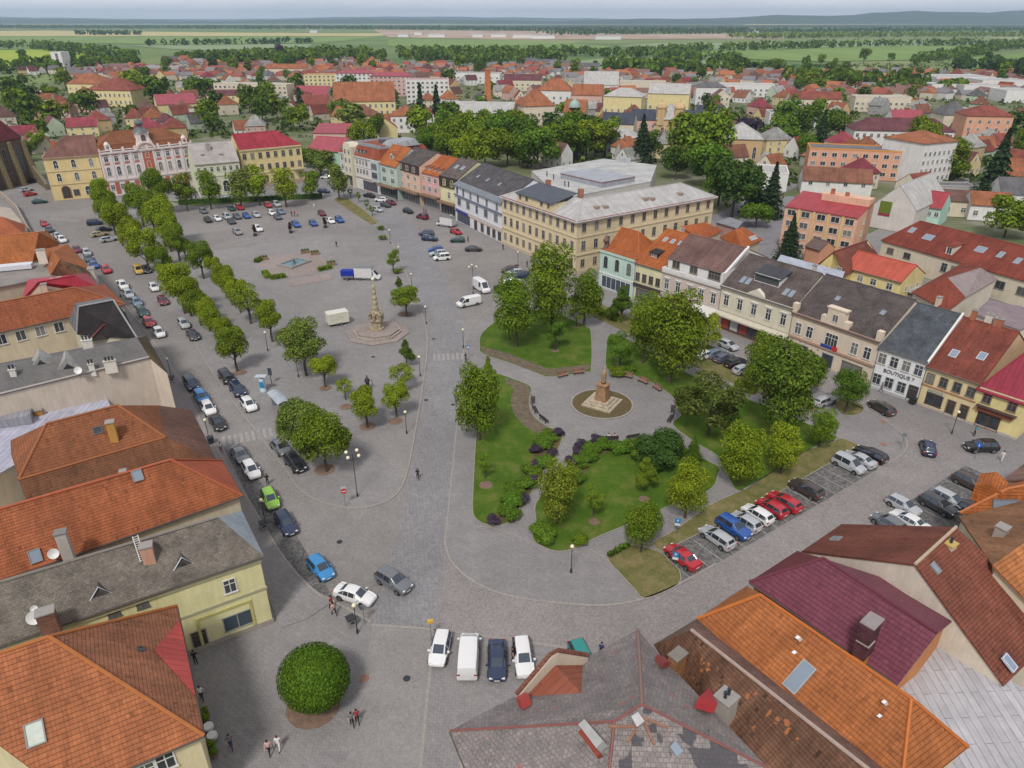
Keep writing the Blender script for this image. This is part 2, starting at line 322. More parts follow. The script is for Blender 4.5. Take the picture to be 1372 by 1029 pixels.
# ---------------------------------------------------------------- windows, doors and buildings
WC = {}
def win_mesh(kind, w, h, one):
    key = (kind, round(w, 2), round(h, 2), one)
    if key in WC: return WC[key]
    f = MB(); g = MB(); a = w/2; b = h/2; t = .11
    def arch(r0, r1, y0, y1, mb, n=8):
        for i in range(n):
            t0 = math.pi*i/n; t1 = math.pi*(i+1)/n; q = []
            for r, th in ((r0, t0), (r1, t0), (r1, t1), (r0, t1)): q.append((r*math.cos(th), b+r*math.sin(th)))
            mb.hull8([(x, y1, z) for x, z in q][::-1], [(x, y0, z) for x, z in q][::-1])
    if kind in ('std', 'hood', 'arch', 'casement', 'double'):
        f.box(-a-t, -a, -.07, .02, -b, b); f.box(a, a+t, -.07, .02, -b, b)
        f.box(-a-t-.06, a+t+.06, -.14, .02, -b-.13, -b)
        if kind == 'arch': arch(a, a+t, -.07, .02, f)
        else: f.box(-a-t, a+t, -.07, .02, b, b+t)
        if kind == 'hood': f.box(-a-.25, a+.25, -.24, .02, b+.32, b+.47); f.box(-a-.1, a+.1, -.1, .02, b+t, b+.32)
        s = .04
        f.box(-s, s, -.05, .01, -b, b)
        if kind == 'double': f.box(-a*.5-s*.6, -a*.5+s*.6, -.05, .01, -b, b); f.box(a*.5-s*.6, a*.5+s*.6, -.05, .01, -b, b)
        zc = b*.35 if kind != 'casement' else b*2
        if kind != 'casement': f.box(-a, -s, -.05, .01, zc-s, zc+s); f.box(s, a, -.05, .01, zc-s, zc+s)
        g.box(-a, a, -.025, .0, -b, b)
        if kind == 'arch':
            g.hull8([(a*math.cos(math.pi*i/8), 0, b+a*math.sin(math.pi*i/8)) for i in range(9)], [(a*math.cos(math.pi*i/8), -.025, b+a*math.sin(math.pi*i/8)) for i in range(9)])
    elif kind == 'shop':
        n = max(1, round(w/1.5)); f.box(-a-.1, a+.1, -.09, .02, b, b+.12); f.box(-a-.1, a+.1, -.09, .02, -b-.12, -b)
        for i in range(n+1):
            x = -a+i*w/n; f.box(x-.045, x+.045, -.08, .02, -b, b)
        g.box(-a+.045, a-.045, -.03, .0, -b, b)
    elif kind == 'door':
        f.box(-a-t, -a, -.09, .02, -b, b); f.box(a, a+t, -.09, .02, -b, b); f.box(-a-t, a+t, -.09, .02, b, b+t)
        g.box(-a, -.015, -.05, .0, -b, b*.62); g.box(.015, a, -.05, .0, -b, b*.62); g.box(-a, a, -.03, .0, b*.66, b)
    elif kind == 'gate':
        f.box(-a-.3, -a, -.12, .02, -b, b); f.box(a, a+.3, -.12, .02, -b, b); arch(a, a+.3, -.12, .02, f, 10)
        g.box(-a, -.02, -.05, .0, -b, b); g.box(.02, a, -.05, .0, -b, b)
        g.hull8([(a*math.cos(math.pi*i/10), 0, b+a*math.sin(math.pi*i/10)) for i in range(11)], [(a*math.cos(math.pi*i/10), -.05, b+a*math.sin(math.pi*i/10)) for i in range(11)])
    else:   # plain opening, thin frame
        f.box(-a-.06, -a, -.05, .02, -b, b); f.box(a, a+.06, -.05, .02, -b, b); f.box(-a-.06, a+.06, -.05, .02, b, b+.06); f.box(-a-.12, a+.12, -.1, .02, -b-.07, -b)
        f.box(-.03, .03, -.04, .01, -b, b); g.box(-a, a, -.025, .0, -b, b)
    pm = M['glass'] if kind not in ('door', 'gate') else M['dark_wood']
    if one:
        k = len(f.v); f.mat(1); f.v += g.v
        for q in g.f: f.face([i+k for i in q])
        r = (f.mesh('window', [M['paint'], pm]), None)
    else: r = (f.mesh('window', [M['paint']]), g.mesh('pane', [pm]))
    WC[key] = r; return r
WHITE = (.70, .69, .66)
def put_window(root, kind, w, h, loc, rz, col=WHITE, one=False, name=None):
    nm = name or {'shop': 'shopfront', 'door': 'door', 'gate': 'gate_door'}.get(kind, 'window')
    fm, gm = win_mesh(kind, w, h, one)
    o = link(nm, fm, root, loc, rz, col)
    if gm: link('pane' if kind not in ('door', 'gate') else 'leaf_panel', gm, o)
    return o
class Bld: pass
def V2(p, z=0): return P(p[0], p[1], z) if not isinstance(p, Vector) else p
def roof_faces(kind, W, D, ze, rise, oh, og, rf=.5, hip=None, mh=2.4, mi=1.0, a0=.5):
    k = rise/(D*rf); zf = ze-oh*k; k2 = rise/(D*(1-rf)); zb = ze-oh*k2; zr = ze+rise
    if kind == 'gable':
        y = D*rf; v = [(-og, -oh, zf), (W+og, -oh, zf), (W+og, y, zr), (-og, y, zr), (W+og, D+oh, zb), (-og, D+oh, zb)]
        return v, [(0, 1, 2, 3), (3, 2, 4, 5)]
    if kind == 'gabley':
        k = rise/(W/2); zf = ze-oh*k; x = W/2; v = [(-oh, -og, zf), (-oh, D+og, zf), (x, D+og, zr), (x, -og, zr), (W+oh, -og, zf), (W+oh, D+og, zf)]
        return v, [(0, 3, 2, 1), (3, 4, 5, 2)]
    if kind in ('hip', 'hipl', 'hipr'):
        if W >= D:
            i = hip if hip is not None else D/2; kx = rise/i; ze2 = ze-oh*rise/(D/2)
            l = -og if kind == 'hipr' else None; r = W+og if kind == 'hipl' else None
            v = [(l if l is not None else -oh, -oh, ze2), (r if r is not None else W+oh, -oh, ze2), (r if r is not None else W+oh, D+oh, ze2), (l if l is not None else -oh, D+oh, ze2),
                 (l if l is not None else i, D/2, zr), (r if r is not None else W-i, D/2, zr)]
            F = [(0, 1, 5, 4), (2, 3, 4, 5)]
            if l is None: F.append((3, 0, 4))
            if r is None: F.append((1, 2, 5))
            return v, F
        i = hip if hip is not None else W/2; ze2 = ze-oh*rise/(W/2)
        v = [(-oh, -oh, ze2), (W+oh, -oh, ze2), (W+oh, D+oh, ze2), (-oh, D+oh, ze2), (W/2, i, zr), (W/2, D-i, zr)]
        return v, [(1, 2, 5, 4), (3, 0, 4, 5), (0, 1, 4), (2, 3, 5)]
    if kind == 'pyramid':
        z = ze-oh*rise/(W/2); return [(-oh, -oh, z), (W+oh, -oh, z), (W+oh, D+oh, z), (-oh, D+oh, z), (W/2, D/2, zr)], [(0, 1, 4), (1, 2, 4), (2, 3, 4), (3, 0, 4)]
    if kind == 'shed':
        k = rise/D; return [(-og, -oh, ze-oh*k), (W+og, -oh, ze-oh*k), (W+og, D+oh, zr+oh*k), (-og, D+oh, zr+oh*k)], [(0, 1, 2, 3)]
    if kind == 'mansard':   # steep skirt, then a shallow hip
        m = mi; h = ze+mh; j = min(W, D)/2-.3
        if W >= D: a, b = (j, D/2), (W-j, D/2)
        else: a, b = (W/2, j), (W/2, D-j)
        v = [(-oh, -oh, ze-.1), (W+oh, -oh, ze-.1), (W+oh, D+oh, ze-.1), (-oh, D+oh, ze-.1), (m, m, h), (W-m, m, h), (W-m, D-m, h), (m, D-m, h), (a[0], a[1], h+rise), (b[0], b[1], h+rise)]
        F = [(0, 1, 5, 4), (1, 2, 6, 5), (2, 3, 7, 6), (3, 0, 4, 7)]
        F += [(4, 5, 9, 8), (6, 7, 8, 9), (7, 4, 8), (5, 6, 9)] if W >= D else [(5, 6, 9, 8), (7, 4, 8, 9), (4, 5, 8), (6, 7, 9)]
        return v, F
    if kind == 'knee':      # front slope starts with a steep attic face then a low gable
        return None
def bld(name, label, A, B, ze, D, roof='gable', rise=3.2, oh=.35, og=.06, wall=(.5, .45, .36), roofc=(.35, .12, .05), roofm='tiles', win=(), bands=(), chim=(), sky=(), rf=.5, hip=None,
        mh=2.4, mi=1.0, z0=0, cat='building', group=None, one=False, front=True, wallm='plaster', gablec=None, thick=.2, ridge=True, ridgec=None, plinth=None):
    a = V2(A, ze).copy(); b = V2(B, ze).copy(); a.z = b.z = z0
    d = b-a; W = d.length; rz = math.atan2(d.y, d.x)
    o = thing(name, label, cat, a, rz, group); r = Bld(); r.o = o; r.W = W; r.D = D; r.ze = ze; r.rise = rise; r.rz = rz; r.a = a; r.kind = roof; r.rf = rf; r.one = one
    m = MB()
    if roof == 'gable':
        y = D*rf; pr = [(0, 0), (D, 0), (D, ze), (y, ze+rise-.07), (0, ze)]
        m.hull8([(W, p, q) for p, q in pr][::-1], [(0, p, q) for p, q in pr][::-1])
    elif roof == 'gabley':
        pr = [(0, 0), (W, 0), (W, ze), (W/2, ze+rise-.07), (0, ze)]; m.hull8([(p, D, q) for p, q in pr], [(p, 0, q) for p, q in pr])
    elif roof == 'shed':
        pr = [(0, 0), (D, 0), (D, ze+rise-.07), (0, ze-.07)]; m.hull8([(W, p, q) for p, q in pr][::-1], [(0, p, q) for p, q in pr][::-1])
    elif roof == 'hipr':
        m.box(0, W, 0, D, 0, ze-.02); m.hull8([(.3, 0, ze-.02), (.3, D, ze-.02), (.3, D/2, ze+rise-.1)], [(0, 0, ze-.02), (0, D, ze-.02), (0, D/2, ze+rise-.1)])
    elif roof == 'hipl':
        m.box(0, W, 0, D, 0, ze-.02); m.hull8([(W, 0, ze-.02), (W, D, ze-.02), (W, D/2, ze+rise-.1)], [(W-.3, 0, ze-.02), (W-.3, D, ze-.02), (W-.3, D/2, ze+rise-.1)])
    else: m.box(0, W, 0, D, 0, ze)
    obj('wall', m, M[wallm], o, wall)
    if roof == 'flat':
        q = MB(); p = .3; h = ze+.45
        q.box(-.08, W+.08, -.08, p, ze, h); q.box(-.08, W+.08, D-p, D+.08, ze, h); q.box(-.08, p, p, D-p, ze, h); q.box(W-p, W+.08, p, D-p, ze, h)
        obj('parapet', q, M[wallm], o, gablec or wall)
        q = MB(); q.box(p, W-p, p, D-p, ze, ze+.12); obj('roof', q, M[roofm], o, roofc)
    else:
        v, F = roof_faces(roof, W, D, ze, rise, oh, og, rf, hip, mh, mi)
        q = MB(); q.solid(v, F, thick); ro = obj('roof', q, M[roofm], o, roofc); r.roof = ro
        if ridge:   # ridge and hip caps
            q = MB(); cnt = {}
            for f in F:
                for i, s in enumerate(f):
                    t = f[(i+1) % len(f)]; cnt.setdefault((min(s, t), max(s, t)), []).append(f)
            n = 0
            for (s, t), fs in cnt.items():
                if len(fs) == 2 and (Vector(v[s])-Vector(v[t])).length > .4:
                    q.tube([Vector(v[s])+Vector((0, 0, .02)), Vector(v[t])+Vector((0, 0, .02))], .13, 5); n += 1
            if n: obj('ridge_cap', q, M['paint'], ro, ridgec or tuple(min(1, c*.95) for c in roofc))
    if not one and roof == 'gable':
        q = MB(); k_ = ze-oh*rise/(D*rf)-.06; q.tube([(0, -oh-.06, k_), (W, -oh-.06, k_)], .07, 6); q.tube([(.12, -oh-.06, k_), (.12, -.12, k_-.5), (.12, -.12, .1)], .05, 6); obj('gutter', q, M['paint'], o, (.16, .14, .13))
    F = {'f': (lambda s, z: ((s*W, 0, z), 0)), 'r': (lambda s, z: ((W, s*D, z), math.pi/2)), 'l': (lambda s, z: ((0, (1-s)*D, z), -math.pi/2)), 'b': (lambda s, z: (((1-s)*W, D, z), math.pi))}
    r.F = F
    for w_ in win:
        fac, z, w, h, n = w_[:5]; kind = w_[5] if len(w_) > 5 else 'std'; c = w_[6] if len(w_) > 6 else WHITE
        ps = [(i+.5)/n for i in range(n)] if isinstance(n, int) else n
        for s in ps:
            loc, rr = F[fac](s, z); put_window(o, kind, w, h, loc, rr, c, one)
    for bd in bands:
        fac, z, h, pr = bd[:4]; c = bd[4] if len(bd) > 4 else wall; q = MB()
        L = W if fac in 'fb' else D; q.box(-.02, L+.02, -pr, .03, z, z+h)
        loc, rr = F[fac](0, 0) if fac in 'fr' else F[fac](0, 0)
        obj('cornice' if z > ze*.7 else ('plinth' if z < .1 else 'string_course'), q, M['paint'], o, c, loc=loc, rz=rr)
    for ch in chim:
        x, y, h = ch[:3]; c = ch[3] if len(ch) > 3 else (.30, .13, .08); sz = ch[4] if len(ch) > 4 else .7
        zb = roof_z(r, x, y)-.5; q = MB(); q.box(x-sz/2, x+sz/2, y-sz*.4, y+sz*.4, zb, zb+h+.5); cc = obj('chimney', q, M['plaster'] if c[0] > .32 else M['brickwork'], o, c)
        q = MB(); q.box(x-sz/2-.08, x+sz/2+.08, y-sz*.4-.08, y+sz*.4+.08, zb+h+.5, zb+h+.62); q.box(x-sz*.25, x+sz*.25, y-.12, y+.12, zb+h+.62, zb+h+.85); obj('chimney_cap', q, M['paint'], cc, (.3, .28, .26))
    for s_ in sky: skylight(r, *s_)
    return r
def roof_z(r, x, y):
    W, D, ze, rise = r.W, r.D, r.ze, r.rise
    if r.kind == 'gable': return ze+rise*(y/(D*r.rf) if y < D*r.rf else (D-y)/(D*(1-r.rf)))
    if r.kind == 'gabley': return ze+rise*(1-abs(x-W/2)/(W/2))
    if r.kind in ('hip', 'hipl', 'hipr', 'pyramid'):
        m = min(W, D)/2; e = []
        if r.kind in ('hip', 'pyramid', 'hipl'): e.append(x)
        if r.kind in ('hip', 'pyramid', 'hipr'): e.append(W-x)
        e += [y, D-y]; return ze+rise*max(0, min(1, min(e)/m))
    if r.kind == 'shed': return ze+rise*y/D
    if r.kind == 'mansard': return ze+2.4
    return ze
def skylight(r, x, s, w=.8, h=1.2, col=(.22, .2, .19), back=False):
    """roof window lying on the front slope of a gable or hip roof (ridge along x): x in metres, s = share of the way up"""
    D = r.D*r.rf if r.kind == 'gable' else r.D/2; k = math.atan2(r.rise, D); y = s*D; z = r.ze+r.rise*s
    q = MB(); a = w/2; b = h/2
    q.box(-a-.09, a+.09, -b-.09, -b, -.05, .1); q.box(-a-.09, a+.09, b, b+.09, -.05, .1); q.box(-a-.09, -a, -b, b, -.05, .1); q.box(a, a+.09, -b, b, -.05, .1)
    f = obj('roof_window', q, M['paint'], r.o, col); f.location = (x, y, z); f.rotation_euler = (k, 0, 0)
    q = MB(); q.box(-a, a, -b, b, -.02, .06); obj('pane', q, M['skylight_glass'], f)
def dormer(r, x, s, w=1.5, h=1.3, kind='gable', roofc=None, wall=None, roofm='tiles', wcol=WHITE):
    D = r.D*r.rf if r.kind == 'gable' else r.D/2; y = s*D; z = r.ze+r.rise*s; k = r.rise/D
    d = (h+.5)/k+.3; q = MB(); q.box(-w/2, w/2, 0, d, -.3, h)
    if kind == 'gable': q.hull8([(w/2, 0, h), (-w/2, 0, h), (0, 0, h+w*.42)], [(w/2, d, h), (-w/2, d, h), (0, d, h+w*.42)])
    o = obj('dormer', q, M['plaster'], r.o, wall or (.5, .47, .42), loc=(x, y, z))
    q = MB(); e = .18
    if kind == 'gable': q.solid([(-w/2-e, -e, h-.08), (0, -e, h+w*.42+.1), (w/2+e, -e, h-.08), (-w/2-e, d+.8, h-.08), (0, d+.8, h+w*.42+.1), (w/2+e, d+.8, h-.08)], [(0, 1, 4, 3), (1, 2, 5, 4)], .1)
    else: q.solid([(-w/2-e, -e, h), (w/2+e, -e, h), (w/2+e, d+.6, h+.5), (-w/2-e, d+.6, h+.5)], [(0, 1, 2, 3)], .1)
    obj('dormer_roof', q, M[roofm], o, roofc or (.3, .12, .06))
    put_window(o, 'plain', w*.6, h*.75, (0, 0, h*.45), 0, wcol, True)
# ---------------------------------------------------------------- trees
def crown_mesh(name, n, leaf, shape, seed, lobes=17):
    r = random.Random(seed); v = []; f = []
    cl = []
    if shape == 'globe': cl = [((0, 0, 0), 1.0)]
    elif shape == 'spruce':
        pass
    else:
        for i in range(lobes):
            th = r.uniform(0, 2*math.pi); u = r.uniform(-.75, .95)
            if shape == 'round': rad = .62*math.sqrt(max(.05, 1-u*u*.8)); c = (rad*math.cos(th), rad*math.sin(th), u*.66); s = r.uniform(.22, .44)
            elif shape == 'oval': rad = .5*math.sqrt(max(.04, 1-u*u*.9)); c = (rad*math.cos(th), rad*math.sin(th), u*1.0); s = r.uniform(.28, .45)
            elif shape == 'cone': w = .58*(1-(u+.75)/1.9); c = (w*math.cos(th), w*math.sin(th), u*1.25); s = r.uniform(.2, .34)*(1.25-(u+.75)/2)
            elif shape == 'umbrella': rad = .62*math.sqrt(r.random()); c = (rad*math.cos(th), rad*math.sin(th), .25-rad*.35); s = r.uniform(.28, .36)
            elif shape == 'loose': rad = .6*math.sqrt(max(.05, 1-u*u*.9)); c = (rad*math.cos(th), rad*math.sin(th), u*.95); s = r.uniform(.18, .36)
            else: rad = .62*math.sqrt(max(.05, 1-u*u*.8)); c = (rad*math.cos(th), rad*math.sin(th), u*.62); s = r.uniform(.3, .5)
            cl.append((c, s))
        if shape == 'round': cl.append(((0, 0, .1), .55))
        if shape == 'oval': cl += [((0, 0, -.6), .5), ((0, 0, -.05), .56), ((0, 0, .5), .45)]
        if shape == 'cone': cl += [((0, 0, .95), .22), ((0, 0, -.3), .45), ((0, 0, .35), .34)]
    tot = sum(s*s for c, s in cl) or 1
    for i in range(n):
        if shape == 'spruce':
            h = r.random()**1.35; tier = math.floor(h*11)/11; w = (1-h)*.62*(.62+.55*(1-(h-tier)*11))*r.uniform(.7, 1.08); th = r.uniform(0, 2*math.pi)
            bump = 1+.12*math.sin(th*5+tier*40); w *= bump; k = r.random()**.5
            p = Vector((w*1.2*k*math.cos(th), w*1.2*k*math.sin(th), h*2.6-1.3-.1*k)); nn = Vector((math.cos(th), math.sin(th), .5))
        else:
            x = r.random()*tot; j = 0
            while x > cl[j][1]**2 and j < len(cl)-1: x -= cl[j][1]**2; j += 1
            c, s = cl[j]; d = Vector((r.gauss(0, 1), r.gauss(0, 1), r.gauss(0, 1))).normalized()
            if shape != 'globe' and d.z < -.3 and r.random() < .6: d.z = -d.z
            kk = r.uniform(.72, 1.06) if shape != 'globe' else r.uniform(.93, 1.015)
            if r.random() < .06 and shape != 'globe': kk *= 1.16
            p = Vector(c)+d*s*kk
            if shape == 'globe': p = Vector((d.x*kk, d.y*kk, d.z*kk*.86)); nn = d
            else: nn = (d*.75+Vector(p)*.6)
        nn = (nn.normalized()+Vector((r.gauss(0, .42), r.gauss(0, .42), r.gauss(0, .42)+.15))*(.55 if shape == 'globe' else 1)).normalized()
        a = nn.cross(Vector((r.gauss(0, 1), r.gauss(0, 1), r.gauss(0, 1)))).normalized(); b = nn.cross(a)
        s = leaf*r.uniform(.6, 1.35); k = len(v)
        v += [p-a*s*.5, p-b*s*.32+nn*s*.08, p+a*s*.5, p+b*s*.32+nn*s*.08]; f.append((k, k+1, k+2, k+3))
    if shape == 'globe': q = MB(); q.ball((0, 0, 0), .9, 20, 12, .86); k = len(v); v += q.v; f += [tuple(i+k for i in g) for g in q.f]
    me = bpy.data.meshes.new(name); me.from_pydata([tuple(x) for x in v], [], f); me.materials.append(M['leaves']); return me
CROWN = {}
def crowns(kind, near):
    key = (kind, near)
    if key not in CROWN:
        n, lf = {0: (520, .30), 1: (3400, .13), 2: (10500, .076)}[near]
        if kind == 'globe': n, lf = 9000, .062
        if kind == 'loose': n = int(n*.45)
        CROWN[key] = [crown_mesh(kind+'_crown', n, lf, kind, 31*len(CROWN)+s) for s in range({0: 4, 1: 3, 2: 3}[near] if kind != 'globe' else 1)]
    return CROWN[key]
TRUNK = {}
def trunk_mesh(near):
    if near not in TRUNK:
        q = MB(); r = random.Random(5+near)
        q.tube([(0, 0, -.1), (.02, 0, .35), (-.015, .02, .7), (.01, 0, 1.0)], [.055, .04, .034, .018], 8 if near else 5)
        if near:
            for i in range(6):
                t = i*1.05+r.uniform(-.2, .2); z = r.uniform(.55, .8); l = r.uniform(.28, .42)
                q.tube([(0, 0, z-.12), (l*.4*math.cos(t), l*.4*math.sin(t), z+.06), (l*math.cos(t), l*math.sin(t), z+.3)], [.022, .015, .006], 5)
        TRUNK[near] = q.mesh('trunk', [M['bark']], True)
    return TRUNK[near]
GREEN = dict(lime=(.20, .265, .02), mid=(.14, .205, .02), deep=(.088, .145, .02), dark=(.052, .098, .022), yellow=(.165, .215, .026), spruce=(.035, .062, .028), copper=(.092, .115, .026), pale=(.15, .205, .042), purple=(.075, .055, .085), fresh=(.105, .19, .022), blue=(.05, .075, .06))
def jit(c, a=.12):
    k = 1+R.uniform(-a, a); return (c[0]*k*(1+R.uniform(-a, a)*.6), c[1]*k, c[2]*k)
NTREE = [0]
def tree(pos, h, r, label, col='mid', kind='round', near=2, bare=.25, name='tree', group=None, trunk=True, sq=None):
    """pos ground point, h full height, r crown radius, bare = share of the height without leaves"""
    o = thing(name, label, 'tree', pos, R.uniform(0, 6.28), group)
    ms = crowns(kind, near); NTREE[0] += 1
    hz = h*(1-bare)/2
    ext = {'round': 1.0, 'oval': 1.33, 'cone': 1.45, 'umbrella': .75, 'loose': 1.2, 'spruce': 1.3, 'globe': .87}[kind]
    SW_ = {'globe': 1.0, 'spruce': 1.45, 'cone': 1.35, 'loose': 1.2}.get(kind, 1.06); hz *= 1 if kind in ('globe', 'spruce') else 1.16; zc = h*bare+hz*.96
    c = link('crown', ms[NTREE[0] % len(ms)], o, (0, 0, zc), 0, jit(GREEN[col]) if isinstance(col, str) else col, (r*SW_*R.uniform(.95, 1.07), r*SW_*R.uniform(.95, 1.07), hz/ext))
    if trunk:
        th = h*bare+hz*.9; link('trunk', trunk_mesh(1 if near else 0), o, None, 0, None, (max(2.2, th*.9), max(2.2, th*.9), th))
    return o
def shrub(pos, h, r, label, col='fresh', near=1, group=None, name='shrub', kind='round'):
    o = thing(name, label, 'shrub', pos, R.uniform(0, 6), group)
    ms = crowns(kind, near); NTREE[0] += 1
    link('foliage', ms[NTREE[0] % len(ms)], o, (0, 0, h*.48), 0, jit(GREEN[col]) if isinstance(col, str) else col, (r, r, h*.52)); return o
# ---------------------------------------------------------------- cars
# station: x share, z bottom, z belt, z top, half width, half width of the top
CT = {
 'hatch': dict(L=4.15, W=1.78, wb=2.58, st=[(-.5, .42, .72, .76, .70, .60), (-.485, .27, .86, .92, .82, .66), (-.46, .24, .95, 1.02, .86, .66), (-.385, .22, .98, 1.42, .88, .60), (-.16, .2, .97, 1.49, .89, .63), (.07, .2, .95, 1.46, .89, .62), (.255, .2, .93, .97, .88, .66), (.40, .23, .82, .85, .84, .60), (.475, .27, .70, .74, .78, .55), (.5, .38, .58, .62, .66, .5)], cab=(3, 5), ws=5, rw=2),
 'sedan': dict(L=4.65, W=1.82, wb=2.75, st=[(-.5, .42, .75, .79, .70, .58), (-.48, .26, .92, .97, .83, .64), (-.44, .22, .96, 1.0, .87, .66), (-.33, .2, .97, 1.03, .90, .66), (-.20, .2, .97, 1.38, .91, .60), (-.06, .2, .95, 1.45, .91, .63), (.10, .2, .94, 1.41, .91, .61), (.26, .2, .92, .96, .89, .66), (.41, .23, .80, .84, .85, .6), (.48, .27, .68, .72, .78, .55), (.5, .38, .56, .6, .66, .5)], cab=(4, 6), ws=6, rw=3),
 'wagon': dict(L=4.65, W=1.82, wb=2.72, st=[(-.5, .42, .75, .8, .72, .62), (-.485, .27, .92, 1.0, .83, .67), (-.455, .23, .97, 1.08, .87, .67), (-.40, .22, .98, 1.43, .89, .61), (-.18, .2, .97, 1.49, .91, .64), (.06, .2, .95, 1.45, .91, .62), (.24, .2, .93, .97, .89, .66), (.40, .23, .82, .85, .85, .6), (.48, .27, .69, .73, .78, .55), (.5, .38, .57, .61, .66, .5)], cab=(3, 5), ws=5, rw=2),
 'suv': dict(L=4.5, W=1.86, wb=2.68, st=[(-.5, .48, .85, .9, .76, .66), (-.485, .32, 1.02, 1.1, .86, .70), (-.455, .28, 1.08, 1.2, .90, .70), (-.40, .26, 1.1, 1.6, .91, .63), (-.16, .25, 1.08, 1.68, .93, .66), (.07, .25, 1.06, 1.63, .93, .64), (.23, .25, 1.04, 1.08, .91, .70), (.42, .28, .95, .98, .88, .64), (.485, .32, .80, .84, .80, .58), (.5, .42, .66, .7, .70, .52)], cab=(3, 5), ws=5, rw=2),
 'mpv': dict(L=4.4, W=1.84, wb=2.75, st=[(-.5, .42, .85, .9, .78, .70), (-.49, .27, 1.05, 1.15, .86, .72), (-.465, .23, 1.08, 1.3, .89, .72), (-.42, .22, 1.1, 1.75, .91, .70), (-.16, .2, 1.08, 1.82, .92, .72), (.12, .2, 1.04, 1.74, .92, .68), (.30, .2, 1.0, 1.04, .90, .7), (.42, .24, .88, .92, .86, .64), (.485, .28, .74, .78, .8, .58), (.5, .4, .6, .64, .7, .52)], cab=(3, 5), ws=5, rw=2),
 'van': dict(L=5.3, W=2.0, wb=3.2, st=[(-.5, .5, 1.1, 1.85, .9, .80), (-.492, .35, 1.15, 1.97, .96, .84), (-.30, .3, 1.15, 2.02, .99, .86), (0, .28, 1.15, 2.03, .99, .86), (.22, .28, 1.12, 1.98, .99, .82), (.385, .28, 1.08, 1.14, .96, .78), (.455, .3, .95, 1.0, .92, .7), (.493, .35, .8, .85, .86, .62), (.5, .45, .65, .7, .78, .56)], cab=(3, 4), ws=4, rw=None, noglass=1),
 'tallvan': dict(L=5.7, W=2.05, wb=3.6, st=[(-.5, .5, 1.2, 2.35, .92, .84), (-.492, .35, 1.25, 2.46, .98, .87), (-.30, .3, 1.25, 2.52, 1.0, .89), (0, .28, 1.25, 2.53, 1.0, .89), (.24, .28, 1.2, 2.42, 1.0, .84), (.40, .28, 1.15, 1.22, .98, .8), (.46, .3, 1.0, 1.05, .94, .72), (.493, .35, .85, .9, .88, .64), (.5, .45, .7, .75, .8, .58)], cab=(3, 4), ws=4, rw=None, noglass=1),
}
CARM = {}
